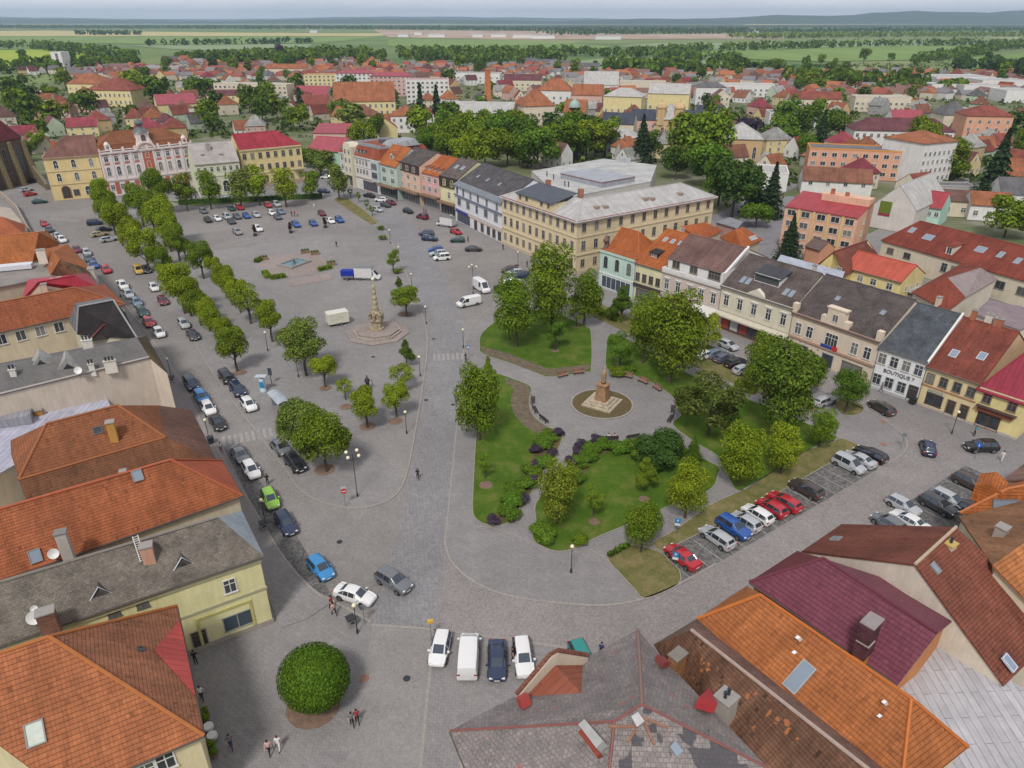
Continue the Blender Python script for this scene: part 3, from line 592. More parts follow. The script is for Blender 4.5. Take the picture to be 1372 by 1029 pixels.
def car_parts(ty):
    if ty in CARM: return CARM[ty]
    c = CT[ty]; L, st = c['L'], c['st']; m = MB(); rings = []
    for x, zb, zk, zt, hw, ht in st:
        half = [(hw*.86, zb), (hw*.98, zb+.12), (hw, zb+(zk-zb)*.55), (hw*.965, zk), (ht, zt-.05), (ht*.86, zt), (ht*.45, zt+.025)]
        ring = [(L*x, y, z) for y, z in half]+[(L*x, -y, z) for y, z in half[::-1]]
        rings.append(ring)
    n = 14; b = 0
    for rg in rings: m.v += rg
    for i in range(len(rings)-1):
        for k in range(n):
            j = (k+1) % n; m.face((i*n+k, (i+1)*n+k, (i+1)*n+j, i*n+j))
    m.face(range(n)); m.face([(len(rings)-1)*n+n-1-k for k in range(n)])
    m.mat(1)
    for sx in (-1, 1):                 # wheel arches
        for sy in (-1, 1):
            w = max(s[4] for s in st); xs = sx*c['wb']/2
            pts = [(xs+.39*math.cos(math.pi*2*k/14), .33+.39*math.sin(math.pi*2*k/14)) for k in range(14)]
            lo = [(x, sy*(w-.12), z) for x, z in pts]; hi = [(x, sy*(w+.006), z) for x, z in pts]
            m.hull8(lo, hi) if sy < 0 else m.hull8(lo[::-1], hi[::-1])
    out = {'body': m.mesh('body', [M['car_paint'], M['black_trim']], True, ang=28)}
    def patch(faces, inset, name, off=.012):
        q = MB()
        for ps in faces:
            ps = [Vector(p) for p in ps]; ce = sum(ps, Vector())/len(ps); nn = (ps[1]-ps[0]).cross(ps[2]-ps[0]).normalized()
            if nn.dot(ce-Vector((ce.x*.6, 0, .6))) < 0: nn = -nn; ps = ps[::-1]
            up = [ce+(p-ce)*inset+nn*off for p in ps]; dn = [p-nn*(off+.04) for p in up]; q.hull8(dn, up)
        return q.mesh(name, [M['car_glass']], True, ang=30)
    a, e = c['cab']; w = c['ws']
    ptop = lambda i: [rings[i][5], rings[i][8]]
    out['windscreen'] = patch([[rings[w][5], rings[w+1][5], rings[w+1][8], rings[w][8]]], .93, 'windscreen', .035)
    if c['rw'] is not None:
        q = c['rw']; out['rear_window'] = patch([[rings[q][5], rings[q+1][5], rings[q+1][8], rings[q][8]]], .86, 'rear_window', .035)
    for s, nm in ((0, 'l'), (1, 'r')):
        fs = []
        lo_i = a if not c.get('noglass') else a
        rng = range(max(0, a-1), e+1) if not c.get('noglass') else range(a+0, e+1)
        for i in rng:
            k0, k1 = (3, 4) if s == 0 else (10, 9)
            q = [rings[i][k0], rings[i+1][k0], rings[i+1][k1], rings[i][k1]]
            if c.get('noglass') and i == a:       # only the cab door
                q = [tuple(Vector(rings[i][k0]).lerp(Vector(rings[i+1][k0]), .3)), rings[i+1][k0], rings[i+1][k1], tuple(Vector(rings[i][k1]).lerp(Vector(rings[i+1][k1]), .3))]
            z = [p[2] for p in q]
            if max(z)-min(z) > .2: fs.append(q)
        out['side_'+nm] = patch(fs, .9, 'side_window', .035)
    x, zb, zk, zt, hw, ht = st[-2]; q = MB(); q.box(-.07, .07, -.17, .17, -.07, .07); out['headlight'] = q.mesh('headlight', [M['lamp_glass']])
    q = MB(); q.box(-.05, .05, -.15, .15, -.09, .09); out['tail'] = q.mesh('tail_light', [M['tail_red']])
    q = MB(); q.box(-.015, .015, -.26, .26, -.055, .055); out['plate'] = q.mesh('number_plate', [M['plate']])
    q = MB(); q.box(-.09, .09, -.11, .11, -.07, .07); out['mirror'] = q.mesh('mirror', [M['car_paint']])
    q = MB(); rr = .32 if ty not in ('suv', 'van', 'tallvan') else .35
    prof = [(.02, -.09), (rr*.9, -.1), (rr, -.06), (rr, .06), (rr*.9, .1), (rr*.6, .095), (.02, .09)]
    q.lathe(prof, seg=16, cap=False); me = q.mesh('wheel', [M['tyre']], True); me.transform(Matrix.Rotation(math.pi/2, 4, 'X')); out['wheel'] = me
    q = MB()
    for k in range(5):
        t = 2*math.pi*k/5; ca, sa = math.cos(t), math.sin(t); q.box(0, 0, 0, 0, 0, 0) if False else None
        p = [(rr*.08*-sa, rr*.08*ca), (rr*.62*ca-rr*.1*sa, rr*.62*sa+rr*.1*ca), (rr*.62*ca+rr*.1*sa, rr*.62*sa-rr*.1*ca), (rr*.08*sa, -rr*.08*ca)]
        q.prism(p[::-1], .085, .108)
    q.lathe([(rr*.58, .09), (rr*.66, .105), (rr*.66, .09)], seg=14, cap=False)
    me = q.mesh('rim', [M['rim']]); out['rim'] = me; out['rr'] = rr
    CARM[ty] = out; return out
def car_proto(ty, near):
    p = car_parts(ty); c = CT[ty]; st = c['st']; L = c['L']
    o = bpy.data.objects.new(dict(van='delivery_van', tallvan='delivery_van').get(ty, 'parked_car'), None); COL.objects.link(o); o['category'] = 'van' if 'van' in ty else 'car'
    link('body', p['body'], o)
    for k in ('windscreen', 'rear_window', 'side_l', 'side_r'):
        if k in p: link(p[k].name.split('.')[0], p[k], o)
    hw = max(s[4] for s in st)
    for sx in (-1, 1):
        for sy in (-1, 1):
            w = link('wheel', p['wheel'], o, (sx*c['wb']/2, sy*(hw-.075), p['rr']))
            if sy > 0: w.rotation_euler = (0, 0, math.pi)
            if near:
                r = link('rim', p['rim'], w); r.rotation_euler = (math.pi/2, 0, 0)
    if near:
        for sy in (-1, 1):
            x, zb, zk, zt, h, ht = st[-2]; link('headlight', p['headlight'], o, (L*x-.02, sy*h*.72, zk-.04))
            x, zb, zk, zt, h, ht = st[1]; link('tail_light', p['tail'], o, (L*x-.01, sy*h*.82, zk-.06))
            x = st[c['ws']+1][0]*L-.35; link('mirror', p['mirror'], o, (x, sy*(hw+.07), st[c['ws']+1][2]+.02))
        link('number_plate', p['plate'], o, (L*.5+.0, 0, .48)); link('number_plate', p['plate'], o, (-L*.5-.0, 0, .62))
    return o
PROTO = {}
PAINT = dict(white=(.72, .72, .72), silver=(.40, .42, .44), grey=(.14, .15, .165), dark=(.045, .048, .055), black=(.014, .014, .016), navy=(.018, .03, .075), blue=(.02, .085, .32), sky=(.03, .22, .5), red=(.42, .018, .03), maroon=(.15, .012, .03), green=(.02, .07, .06), lime=(.28, .55, .06), yellow=(.55, .35, .05), beige=(.38, .33, .17), brown=(.06, .045, .038), slate=(.085, .10, .14), teal=(.01, .22, .20), pewter=(.24, .24, .24), steelblue=(.15, .21, .30))
def car(pos, front, ty, col, label, group=None, near=True, name=None):
    key = (ty, near)
    o = PROTO[key] if False else None
    if key in PROTO: o = copy_tree(PROTO[key])
    else: PROTO[key] = o = car_proto(ty, near)
    o.location = pos; d = front-pos; o.rotation_euler = (0, 0, math.atan2(d.y, d.x)); o['label'] = label
    if name: o.name = name
    if group: o['group'] = group
    elif 'group' in o: del o['group']
    k = PAINT[col]
    for ch in o.children:
        if ch.name.split('.')[0] in ('body', 'mirror'): ch.color = (k[0], k[1], k[2], 1)
    return o
# ---------------------------------------------------------------- people
def skin_mesh(name, chains, mats, paint):
    bm = bmesh.new(); lay = bm.verts.layers.skin.verify(); key = {}; segs = []
    def vert(p, r):
        k = tuple(round(x, 4) for x in p)
        if k not in key:
            v = bm.verts.new(p); v[lay].radius = (r, r); key[k] = v; v[lay].use_root = len(key) == 1
        return key[k]
    for part, ch in chains:
        for (p, r), (q, s) in zip(ch, ch[1:]):
            a, b = vert(p, r), vert(q, s)
            if a is not b and not bm.edges.get((a, b)): bm.edges.new((a, b))
            segs.append((Vector(p), Vector(q), part))
    me = bpy.data.meshes.new(name+'_skeleton'); bm.to_mesh(me); bm.free()
    ob = bpy.data.objects.new(name+'_skeleton', me); COL.objects.link(ob)
    ob.modifiers.new('skin', 'SKIN').use_smooth_shade = True; sm = ob.modifiers.new('sub', 'SUBSURF'); sm.levels = sm.render_levels = 1
    dg = bpy.context.evaluated_depsgraph_get(); out = bpy.data.meshes.new_from_object(ob.evaluated_get(dg)); bpy.data.objects.remove(ob); bpy.data.meshes.remove(me)
    out.name = name; out.materials.clear()
    for m_ in mats: out.materials.append(m_)
    for p in out.polygons:
        best = None
        for a, b, part in segs:
            d = b-a; t = max(0, min(1, (p.center-a).dot(d)/max(1e-9, d.dot(d)))); e = (p.center-a-d*t).length
            if best is None or e < best[0]: best = (e, part)
        p.material_index = paint[best[1]]
    return out
def person_mesh(pose, top, legs, sleeves=True):
    """x forward, z up, 1.74 m; parts: 0 skin 1 top 2 legs 3 shoes"""
    ch = []; st = {'walk': (.26, -.28, .24, -.22), 'stand': (.02, -.02, .04, .02), 'sit': None}[pose]
    hip = .92 if pose != 'sit' else .50
    ch.append(('top', [((0, 0, hip), .135), ((0, 0, hip+.2), .125), ((.01, 0, hip+.40), .145), ((0, 0, hip+.52), .08)]))
    ch.append(('skin', [((0, 0, hip+.52), .08), ((.01, 0, hip+.60), .055), ((.03, 0, hip+.68), .085), ((.03, 0, hip+.78), .078)]))
    for k, s in ((0, 1), (1, -1)):
        y = s*.1
        if pose == 'sit':
            ch.append(('legs', [((0, 0, hip), .135), ((.03, y, hip-.02), .1), ((.42, y*1.2, hip), .07), ((.45, y*1.2, .1), .045)])); ch.append(('shoe', [((.45, y*1.2, .1), .045), ((.46, y*1.2, .04), .04), ((.62, y*1.2, .035), .035)]))
        else:
            f = st[k]; ch.append(('legs', [((0, 0, hip), .135), ((0, y, hip-.06), .1), ((f*.6+.03, y, .48), .065), ((f, y, .1), .045)])); ch.append(('shoe', [((f, y, .1), .045), ((f, y, .045), .04), ((f+.17, y*1.1, .035), .035)]))
        f = (st[1-k] if pose != 'sit' else .18)*.8; sh = (0, s*.19, hip+.46); el = (f*.3-.04, s*.25, hip+.18); wr = (f+.05, s*.24, hip-.02 if pose != 'sit' else hip+.1)
        ch.append(('top', [((.01, 0, hip+.40), .145), (sh, .07), (el, .045)])); ch.append(('skin', [(el, .045), (wr, .028), (tuple(Vector(wr)+Vector((.02, 0, -.08))), .036)]))
        base = Vector(wr)+Vector((.02, 0, -.08))
        for i, l in enumerate((.075, .085, .08, .062)):
            o = base+Vector((-.03+.02*i, -s*.008, -.015)); ch.append(('skin', [(tuple(base), .036), (tuple(o+Vector((0, 0, -l*.5))), .009), (tuple(o+Vector((.01, -s*.012, -l))), .008)]))
        ch.append(('skin', [(tuple(base), .036), (tuple(base+Vector((.045, -s*.02, -.01))), .01), (tuple(base+Vector((.06, -s*.025, -.045))), .009)]))
    return skin_mesh('body', ch, [M['skin'], top, legs, M['cloth_dark']], dict(skin=0, top=1, legs=2, shoe=3))
PM = {}
def person(pos, face, label, pose='walk', top='cloth_white', legs='cloth_dark', hair='hair', group=None, h=1.0):
    k = (pose, top, legs)
    if k not in PM: PM[k] = person_mesh(pose, M[top], M[legs])
    d = face-pos; o = thing('person', label, 'person', pos, math.atan2(d.y, d.x), group); o.scale = (h, h, h); link('body', PM[k], o)
    hip = .92 if pose != 'sit' else .50
    q = MB(); q.ball((.018, 0, hip+.755), .105, 10, 6, 1.05); hm = q.mesh('hair', [M[hair]], True)
    link('hair', hm, o)
    q = MB()
    for s in (-1, 1): q.box(.098, .108, s*.032-.012, s*.032+.012, hip+.715, hip+.73)
    q.hull8([(.10, -.012, hip+.68), (.10, .012, hip+.68), (.13, 0, hip+.675)], [(.10, -.01, hip+.715), (.10, .01, hip+.715), (.108, 0, hip+.715)]); q.box(.09, .105, -.025, .025, hip+.645, hip+.655)
    obj('face', q, M['hair'], o)
    return o
# ---------------------------------------------------------------- ground
def pl(pts, z=0): return [P(u, v, z) for u, v in pts]
def smooth(pts, n=4, closed=True):
    out = []; N = len(pts)
    for i in range(N if closed else N-1):
        g = lambda k: pts[k % N] if closed else pts[max(0, min(N-1, k))]
        a, b, c, d = g(i-1), g(i), g(i+1), g(i+2)
        for k in range(n):
            t = k/n; out.append(.5*((2*b)+(c-a)*t+(2*a-5*b+4*c-d)*t*t+(3*b-a-3*c+d)*t**3))
    if not closed: out.append(pts[-1])
    return out
def sheet(name, pts, z, mat, thick=.0, sm=0):
    w = [Vector((p.x, p.y, z)) for p in (pl(pts) if not isinstance(pts[0], Vector) else pts)]
    if sm: w = smooth(w, sm)
    a = sum(w[i].x*w[(i+1) % len(w)].y-w[(i+1) % len(w)].x*w[i].y for i in range(len(w)))
    if a < 0: w = w[::-1]
    m = MB()
    if thick: m.prism(w, z-thick, z)
    else: m.poly(w)
    return struct(name, m, M[mat])
def ribbon(name, pts, width, z, mat, closed=False, sm=4, thick=.12):
    w = pl(pts) if not isinstance(pts[0], Vector) else pts
    if sm: w = smooth(w, sm, closed)
    n = len(w); v = []; f = []
    for i, p in enumerate(w):
        d = ((w[(i+1) % n]-w[i-1]) if closed else (w[min(i+1, n-1)]-w[max(i-1, 0)])); d.z = 0; d.normalize(); s = Vector((-d.y, d.x, 0))*(width/2)
        v += [Vector((p.x, p.y, z))+s, Vector((p.x, p.y, z))-s]
    for i in range(n if closed else n-1):
        j = (i+1) % n; f.append((2*i, 2*i+1, 2*j+1, 2*j))
    m = MB(); m.solid([tuple(x) for x in v], f, thick); return struct(name, m, M[mat])
# one sheet to the horizon
m = MB(); N = 96
rings = [0, 1500, 4000, 9000, 20000, 45000]
m.v.append((0, 0, -.25))
for r_ in rings[1:]:
    for k in range(N): t = 2*math.pi*k/N; m.v.append((r_*math.cos(t), r_*math.sin(t), -.25))
for k in range(N): m.face((0, 1+k, 1+(k+1) % N))
for i in range(len(rings)-2):
    for k in range(N): a = 1+i*N; j = (k+1) % N; m.face((a+k, a+N+k, a+N+j, a+j))
struct('terrain', m, M['countryside'])
sheet('town_ground', [Vector(p+(0,)) for p in [(-520, -40), (520, -40), (640, 500), (560, 800), (300, 900), (0, 930), (-300, 860), (-560, 620)]], -.15, 'yard')
# the square
sheet('square_paving', [Vector(p+(0,)) for p in [(-195, 225), (-150, 150), (-90, 90), (-60, 30), (95, 30), (110, 80), (60, 160), (30, 215), (-20, 262), (-60, 315), (-200, 275)]], -.03, 'slabs')
LK = [(35, 235), (60, 292), (98, 330), (150, 388), (200, 450), (240, 507), (268, 562), (300, 617), (340, 682), (380, 747), (420, 791), (447, 806), (497, 834)]
RK = [(118, 262), (135, 290), (180, 330), (215, 380), (250, 440), (290, 507), (340, 574), (382, 628), (398, 652), (420, 668), (450, 678), (480, 681), (515, 673), (535, 657), (546, 630), (556, 580), (566, 520), (572, 470), (570, 436), (556, 398), (538, 352), (517, 312), (490, 283), (462, 264)]
sheet('street', LK+[(583, 841), (600, 700), (600, 600)]+RK[14::-1]+[(60, 240)], -.02, 'setts_street')
sheet('street_north', [(35, 235), (60, 262), (118, 262), (300, 268), (420, 262), (455, 262), (480, 250), (455, 236), (420, 228), (405, 247), (290, 258), (130, 262), (100, 255)], -.022, 'asphalt')
BL = [(497, 834), (516, 775), (540, 690), (548, 655), (556, 610), (566, 540), (574, 480), (573, 436), (559, 398), (541, 352), (521, 312), (495, 283), (466, 264), (452, 250)]
BR = [(478, 247), (503, 258), (540, 284), (566, 316), (586, 350), (601, 385), (615, 420), (622, 450), (618, 500), (612, 560), (606, 620), (600, 680), (597, 730), (583, 841)]
sheet('road', BL+BR, -.01, 'setts_blue')
RG = [(596, 726), (604, 751), (627, 774), (656, 790), (691, 800), (735, 806.5), (782, 810.5), (817, 810.5), (852, 805), (880, 796), (911, 782), (960, 755), (1048, 704), (1110, 668), (1176, 628), (1203, 613), (1214, 601), (1213, 588), (1195, 570), (1170, 554), (1120, 532), (1050, 500), (990, 472)]
sheet('ring_road', [(583, 841)]+RG+[(1010, 462), (1080, 492), (1160, 524), (1240, 562), (1290, 588), (1296, 615), (1217, 673), (1150, 715), (960, 850), (900, 905), (800, 880), (700, 862), (583, 843)], -.012, 'setts_ring')
sheet('paving', [(500, 838), (580, 845), (560, 1060), (455, 1060)], -.014, 'setts')
sheet('pavement', [(447, 806), (420, 791), (380, 747), (340, 682), (300, 617), (268, 562), (240, 507), (200, 450), (170, 440), (215, 520), (265, 610), (310, 690), (360, 800), (375, 842), (410, 830)], .06, 'slabs', .1)
sheet('parking_strip', [(300, 600), (318, 604), (352, 650), (405, 730), (432, 775), (447, 803), (420, 790), (380, 746), (340, 681)], -.008, 'setts_dark')
sheet('parking_bays', [(883, 743), (934, 716), (1054, 654), (1111, 621), (1150, 604), (1178, 627), (1110, 667.5), (1048, 703.5), (997, 733.5), (951, 760), (913, 784), (911, 768), (897, 752)], -.006, 'setts_dark')
sheet('parking_bays', [(1294, 623), (1217, 673), (1165, 708), (1180, 735), (1330, 735), (1345, 645)], -.006, 'setts_dark')
sheet('tip_paving', [(470, 586), (503, 604), (542, 646), (531, 660), (503, 668), (478, 640), (460, 610)], -.018, 'slabs')
sheet('tip_paving', [(476, 584), (545, 556), (560, 556), (553, 600), (543, 643), (505, 604)], -.019, 'setts')
sheet('car_park', [(285, 334), (500, 303), (505, 280), (440, 268), (240, 282)], -.02, 'setts_street')
sheet('street_paving', [(545, 285), (600, 300), (700, 350), (790, 392), (740, 400), (680, 405), (640, 432), (626, 448), (618, 420), (604, 385), (588, 350), (568, 316)], -.016, 'setts_street')
for a, b in (((285, 335), (505, 304)), ((505, 304), (440, 268)), ((310, 326), (470, 302))):
    ribbon('drain_line', [a, b], .22, -.004, 'asphalt', sm=0, thick=.01)
ribbon('kerb', RK[4:], .28, .08, 'kerb_stone'); ribbon('kerb', LK[2:], .28, .085, 'kerb_stone')
ribbon('kerb', RG[:12], .26, .05, 'kerb_stone'); ribbon('kerb', RG[14:], .26, .05, 'kerb_stone')
ribbon('kerb', [(596, 726), (601, 680), (607, 620), (613, 560), (619, 500), (624, 455), (638, 428), (672, 404), (720, 390)], .22, .0, 'kerb_stone', thick=.05)
ribbon('sett_edging', [(497, 837), (583, 843), (660, 853), (760, 868)], .3, -.002, 'kerb_stone', thick=.03)
ribbon('sett_edging', [(583, 843), (572, 940), (560, 1060)], .3, -.002, 'kerb_stone', thick=.03)
ribbon('sett_edging', [(634, 706), (655, 706), (690, 717), (735, 737)], .16, -.001, 'kerb_stone', thick=.03)
ribbon('sett_edging', [(790, 735), (815, 752), (863, 803)], .16, -.001, 'kerb_stone', thick=.03)
# park
LA = [(642.6, 465), (643.7, 450), (654.7, 438), (671, 427), (700, 417), (735, 416), (766, 428), (786, 438), (792, 446), (792.4, 492), (784, 499), (736, 505), (722, 501), (687, 488), (647, 474)]
LB = [(646, 504), (663, 500), (690, 509), (708, 516), (712, 523), (709, 536), (711.5, 552), (721, 563.5), (736, 573), (753, 580), (750, 597), (739, 615), (721, 643), (708, 667), (692, 687), (684, 699), (669, 704), (651, 703), (637, 695), (633, 682), (634, 652), (636, 610), (640, 555)]
LC = [(741, 647), (761, 620), (768, 604), (778, 593), (807, 588), (846, 591), (888, 581), (904, 588), (917, 599), (943, 615), (963, 626), (962, 637), (951, 657), (904, 675), (876, 688), (834, 706), (802, 719), (772, 734), (750, 739), (732, 735), (717, 726), (713, 716), (718, 698), (718, 674)]
LD = [(901, 569), (912, 557), (906, 545), (902, 533), (887, 521), (873, 513), (854, 505), (832, 498), (813, 495), (812, 470), (818, 447), (850, 459), (888, 482), (925, 502), (985, 528), (1040, 550), (1080, 567), (1105, 578), (1122, 589), (1085, 602), (1060, 616), (1020, 642), (990, 658), (976, 640), (962, 612), (930, 592)]
LE = [(813.5, 748), (829, 735), (845, 730), (883, 739), (897, 752), (910, 764), (911, 780), (895, 791), (864, 802), (851, 791), (834, 772)]
LF = [(1122, 588), (1142, 593), (1155, 602), (1111, 621), (1054, 654), (1000, 682), (934, 716), (908, 729), (890, 739), (874, 728), (905, 710), (935, 688), (960, 672), (988, 660), (1020, 642), (1060, 616), (1085, 602)]
for nm, pts, mt in (('lawn', LA, 'lawn'), ('lawn', LB, 'lawn'), ('lawn', LC, 'lawn'), ('lawn', LD, 'lawn'), ('dry_lawn', LE, 'dry_lawn'), ('dry_lawn', LF, 'dry_lawn')):
    o = sheet(nm, pts, .05, mt, .09, 3); ribbon('lawn_edging', smooth(pl(pts), 3), .12, .07, 'kerb_stone', True, 0, .1)
sheet('flower_border', [(643.5, 464), (666, 470), (681, 474), (736, 495), (790, 488), (791.5, 492), (784, 498), (736, 504), (722, 500), (687, 487), (647, 473)], .062, 'mulch')
sheet('flower_border', [(676, 506), (706, 516), (711, 523), (708, 536), (710, 552), (720, 564), (733, 573), (724, 583), (703, 572), (688, 555), (684, 537), (688, 522), (677, 512)], .062, 'mulch')
sheet('flower_border', [(1120, 543), (1126, 536), (1150, 540), (1157, 547), (1150, 554), (1130, 555)], .05, 'dry_lawn', .07, 3)
sheet('flower_border', [(785, 408), (800, 405), (835, 420), (900, 455), (960, 483), (1030, 512), (1100, 545), (1092, 552), (1020, 528), (950, 500), (880, 465), (820, 436), (790, 422)], .05, 'dry_lawn', .07)
sheet('grass_island', [(452, 264), (470, 268), (500, 290), (508, 298), (498, 301), (470, 283), (448, 268)], .04, 'dry_lawn', .08)
sheet('verge', [(228, 270), (250, 276), (330, 272), (430, 265), (430, 260), (330, 266), (250, 269)], .04, 'verge', .08)
sheet('flower_border', [(736, 574), (752, 581), (749, 597), (738, 615), (720, 643), (707, 667), (691, 687), (683, 697), (669, 702), (652, 701), (664, 690), (676, 676), (690, 652), (706, 628), (722, 597)], .062, 'flower_bed'); sheet('flower_border', [(769, 604), (779, 594), (807, 589.5), (845, 592.5), (848, 604), (815, 605), (795, 616), (780, 640), (766, 652), (760, 640), (762, 621)], .062, 'flower_bed')
c0 = P(806.5, 541)
m = MB(); m.lathe([(5.05, -.02), (5.05, .1), (4.75, .1), (4.75, -.02)], c0, 48, cap=False); struct('bed_rim', m, M['kerb_stone'])
m = MB(); m.lathe([(4.75, -.02), (4.75, .06), (2, .12), (.01, .13)], c0, 40, cap=False); struct('flower_bed', m, M['flower_bed'])
sheet('yard_paving', [(930, 345), (985, 300), (1010, 270), (1060, 262), (1180, 320), (1110, 372)], -.1, 'asphalt'); sheet('yard_paving', [(1150, 320), (1190, 300), (1372, 350), (1420, 460), (1230, 410)], -.092, 'slabs'); sheet('street', [(930, 300), (1010, 262), (1100, 225), (1110, 230), (1030, 268), (950, 310)], -.11, 'asphalt'); sheet('street', [(1210, 275), (1300, 235), (1400, 215), (1400, 225), (1310, 250), (1240, 285)], -.115, 'asphalt')
# painted markings
def stripe(name, a, b, w, mat='road_paint', z=.003): 
    d = (b-a).normalized(); s = Vector((-d.y, d.x, 0))*w/2
    return sheet(name, [a+s, a-s, b-s, b+s], z, mat)
a, b = P(951.4, 760), P(1177, 628); e = P(1082, 638.3)-P(1122.7, 660.2); L = (b-a).length; n = 17
for i in range(n+1):
    p = a+(b-a)*(i/n); stripe('bay_line', p, p+e*.96, .13)
q0, q1 = P(913, 784), P(951.4, 760); stripe('bay_line', q0.lerp(q1, .35), q0.lerp(q1, .35)+e*.7, .12)
a, b = P(1217, 673), P(1294, 623); L = (b-a).length; e2 = (b-a).normalized(); e2 = Vector((e2.y, -e2.x, 0))*5
for i in range(6): p = a+(b-a)*(i/5); stripe('bay_line', p, p+e2, .13)
def zebra(a, b, n, w, l):
    d = (b-a); s = d.normalized(); s = Vector((-s.y, s.x, 0))*l/2
    for i in range(n): p = a+d*((i+.5)/n); stripe('crossing_stripe', p-s, p+s, w)
zebra(P(66, 293), P(106, 296), 9, .5, 3.2); zebra(P(579, 479), P(622, 477), 7, .45, 2.8); zebra(P(296, 592), P(366, 578), 9, .5, 3)
for u, v in ((571, 536), (607, 542), (870, 777), (1190, 700), (500, 478), (581, 454), (455, 726), (545, 909)):
    p = P(u, v); m = MB(); m.lathe([(.36, 0), (.36, .012)], (p.x, p.y, 0), 14); struct('manhole', m, M['dark_iron'])
for u, v in ((1184, 595), (488, 909), (1183, 565)):
    p = P(u, v); m = MB(); m.lathe([(.45, 0), (.45, .014)], (p.x, p.y, 0), 14); o = struct('manhole', m, M['wood'])
# mulch rings round young trees
def ring(u, v, r=.9): p = P(u, v); m = MB(); m.lathe([(r, .02), (r*.8, .09), (.01, .12)], p, 16, cap=False); struct('mulch_ring', m, M['bark_mulch'])
for u, v, r in ((651, 650, 1.0), (744, 470, .8), (863, 669, .8), (796, 699, .8), (492, 571, 1.25), (530, 564, 1.1), (436, 520, 1.0), (322, 499, 1.1), (464, 545, 1.0), (543, 421, 1.5), (420, 946, 2.4), (772, 438, .7), (827, 488, .5), (435, 629, 1.4)): ring(u, v, r)
# fields and far country
def far(name, pts, mat, z): sheet(name, pts, z, mat)
far('field', [(-60, 70), (60, 66), (120, 71), (155, 77), (60, 88), (-60, 90)], 'field_lime', .5)
far('field', [(-80, 42), (60, 41), (200, 42.5), (330, 44), (560, 45), (500, 48.5), (-80, 48.5)], 'field_wheat', .4)
far('field', [(-80, 49), (520, 49), (430, 58), (250, 60), (60, 57), (-80, 55)], 'field_green', .45)
far('field', [(170, 61), (420, 59), (400, 72), (230, 66)], 'field_pale', .5)
far('field', [(500, 40), (720, 42), (880, 46), (1060, 45), (1050, 52), (700, 53), (520, 50)], 'field_soil', .42)
far('field', [(520, 52), (680, 54), (820, 62), (800, 69), (660, 66), (520, 62)], 'field_green', .5)
far('field', [(740, 86), (830, 76), (960, 81), (1010, 87), (900, 100), (760, 96)], 'field_pale', .55)
far('field', [(820, 62), (880, 58), (1100, 57), (1400, 52), (1400, 60), (1290, 64), (1000, 68)], 'field_pale', .46)
far('field', [(905, 70), (1020, 65), (1330, 59), (1260, 80), (1100, 83), (1010, 80)], 'field_green', .5)
far('field', [(1260, 84), (1300, 75), (1400, 72), (1400, 92), (1330, 94)], 'field_green', .52)
far('forest', [(-80, 32.5), (500, 32), (760, 33.5), (1400, 33), (1400, 36.2), (760, 38.5), (400, 37.5), (-80, 38)], 'far_wood', .3)
far('forest', [(-80, 28.6), (500, 28.4), (500, 29.6), (-80, 30)], 'far_wood', .3)
far('forest', [(780, 39.5), (1400, 37.5), (1400, 40), (800, 42)], 'far_wood', .35)
far('field', [(980, 31), (1400, 28.9), (1400, 32), (1000, 33.5)], 'field_wheat', .4)
far('field', [(0, 30.5), (500, 30.2), (900, 31.5), (700, 34), (0, 33)], 'field_pale', .4)
# hills along the horizon
def hill(name, d, pts, depth, seed):
    r = random.Random(seed); m = MB(); n = len(pts); rows = 6
    for j in range(rows+1):
        t = j/rows; prof = math.sin(math.pi*min(1, t*1.0))**.8 if t < 1 else 0
        for x, h in pts: m.v.append((x, d+depth*t+r.uniform(-60, 60), -2+(h*(1 if 0 < j < rows else 0)*prof)*(1+r.uniform(-.12, .12))))
    for j in range(rows):
        for i in range(n-1): a = j*n+i; m.face((a, a+1, a+n+1, a+n))
    struct(name, m, M['far_wood'], smooth=True, ang=180)
r_ = random.Random(3)
hill('hill', 9500, [(-8200+i*300, max(6, 42+18*math.sin(i*.37)+r_.uniform(-5, 5))) for i in range(46)], 3500, 1)
hill('hill', 9000, [(-600+i*260, 20+125*math.exp(-((i-30)/17)**2)+10*math.sin(i*.9)+r_.uniform(-4, 4)) for i in range(46)], 3600, 2)
hill('hill', 15500, [(-14000+i*560, 70+26*math.sin(i*.31+1)+r_.uniform(-6, 6)) for i in range(54)], 4500, 4)
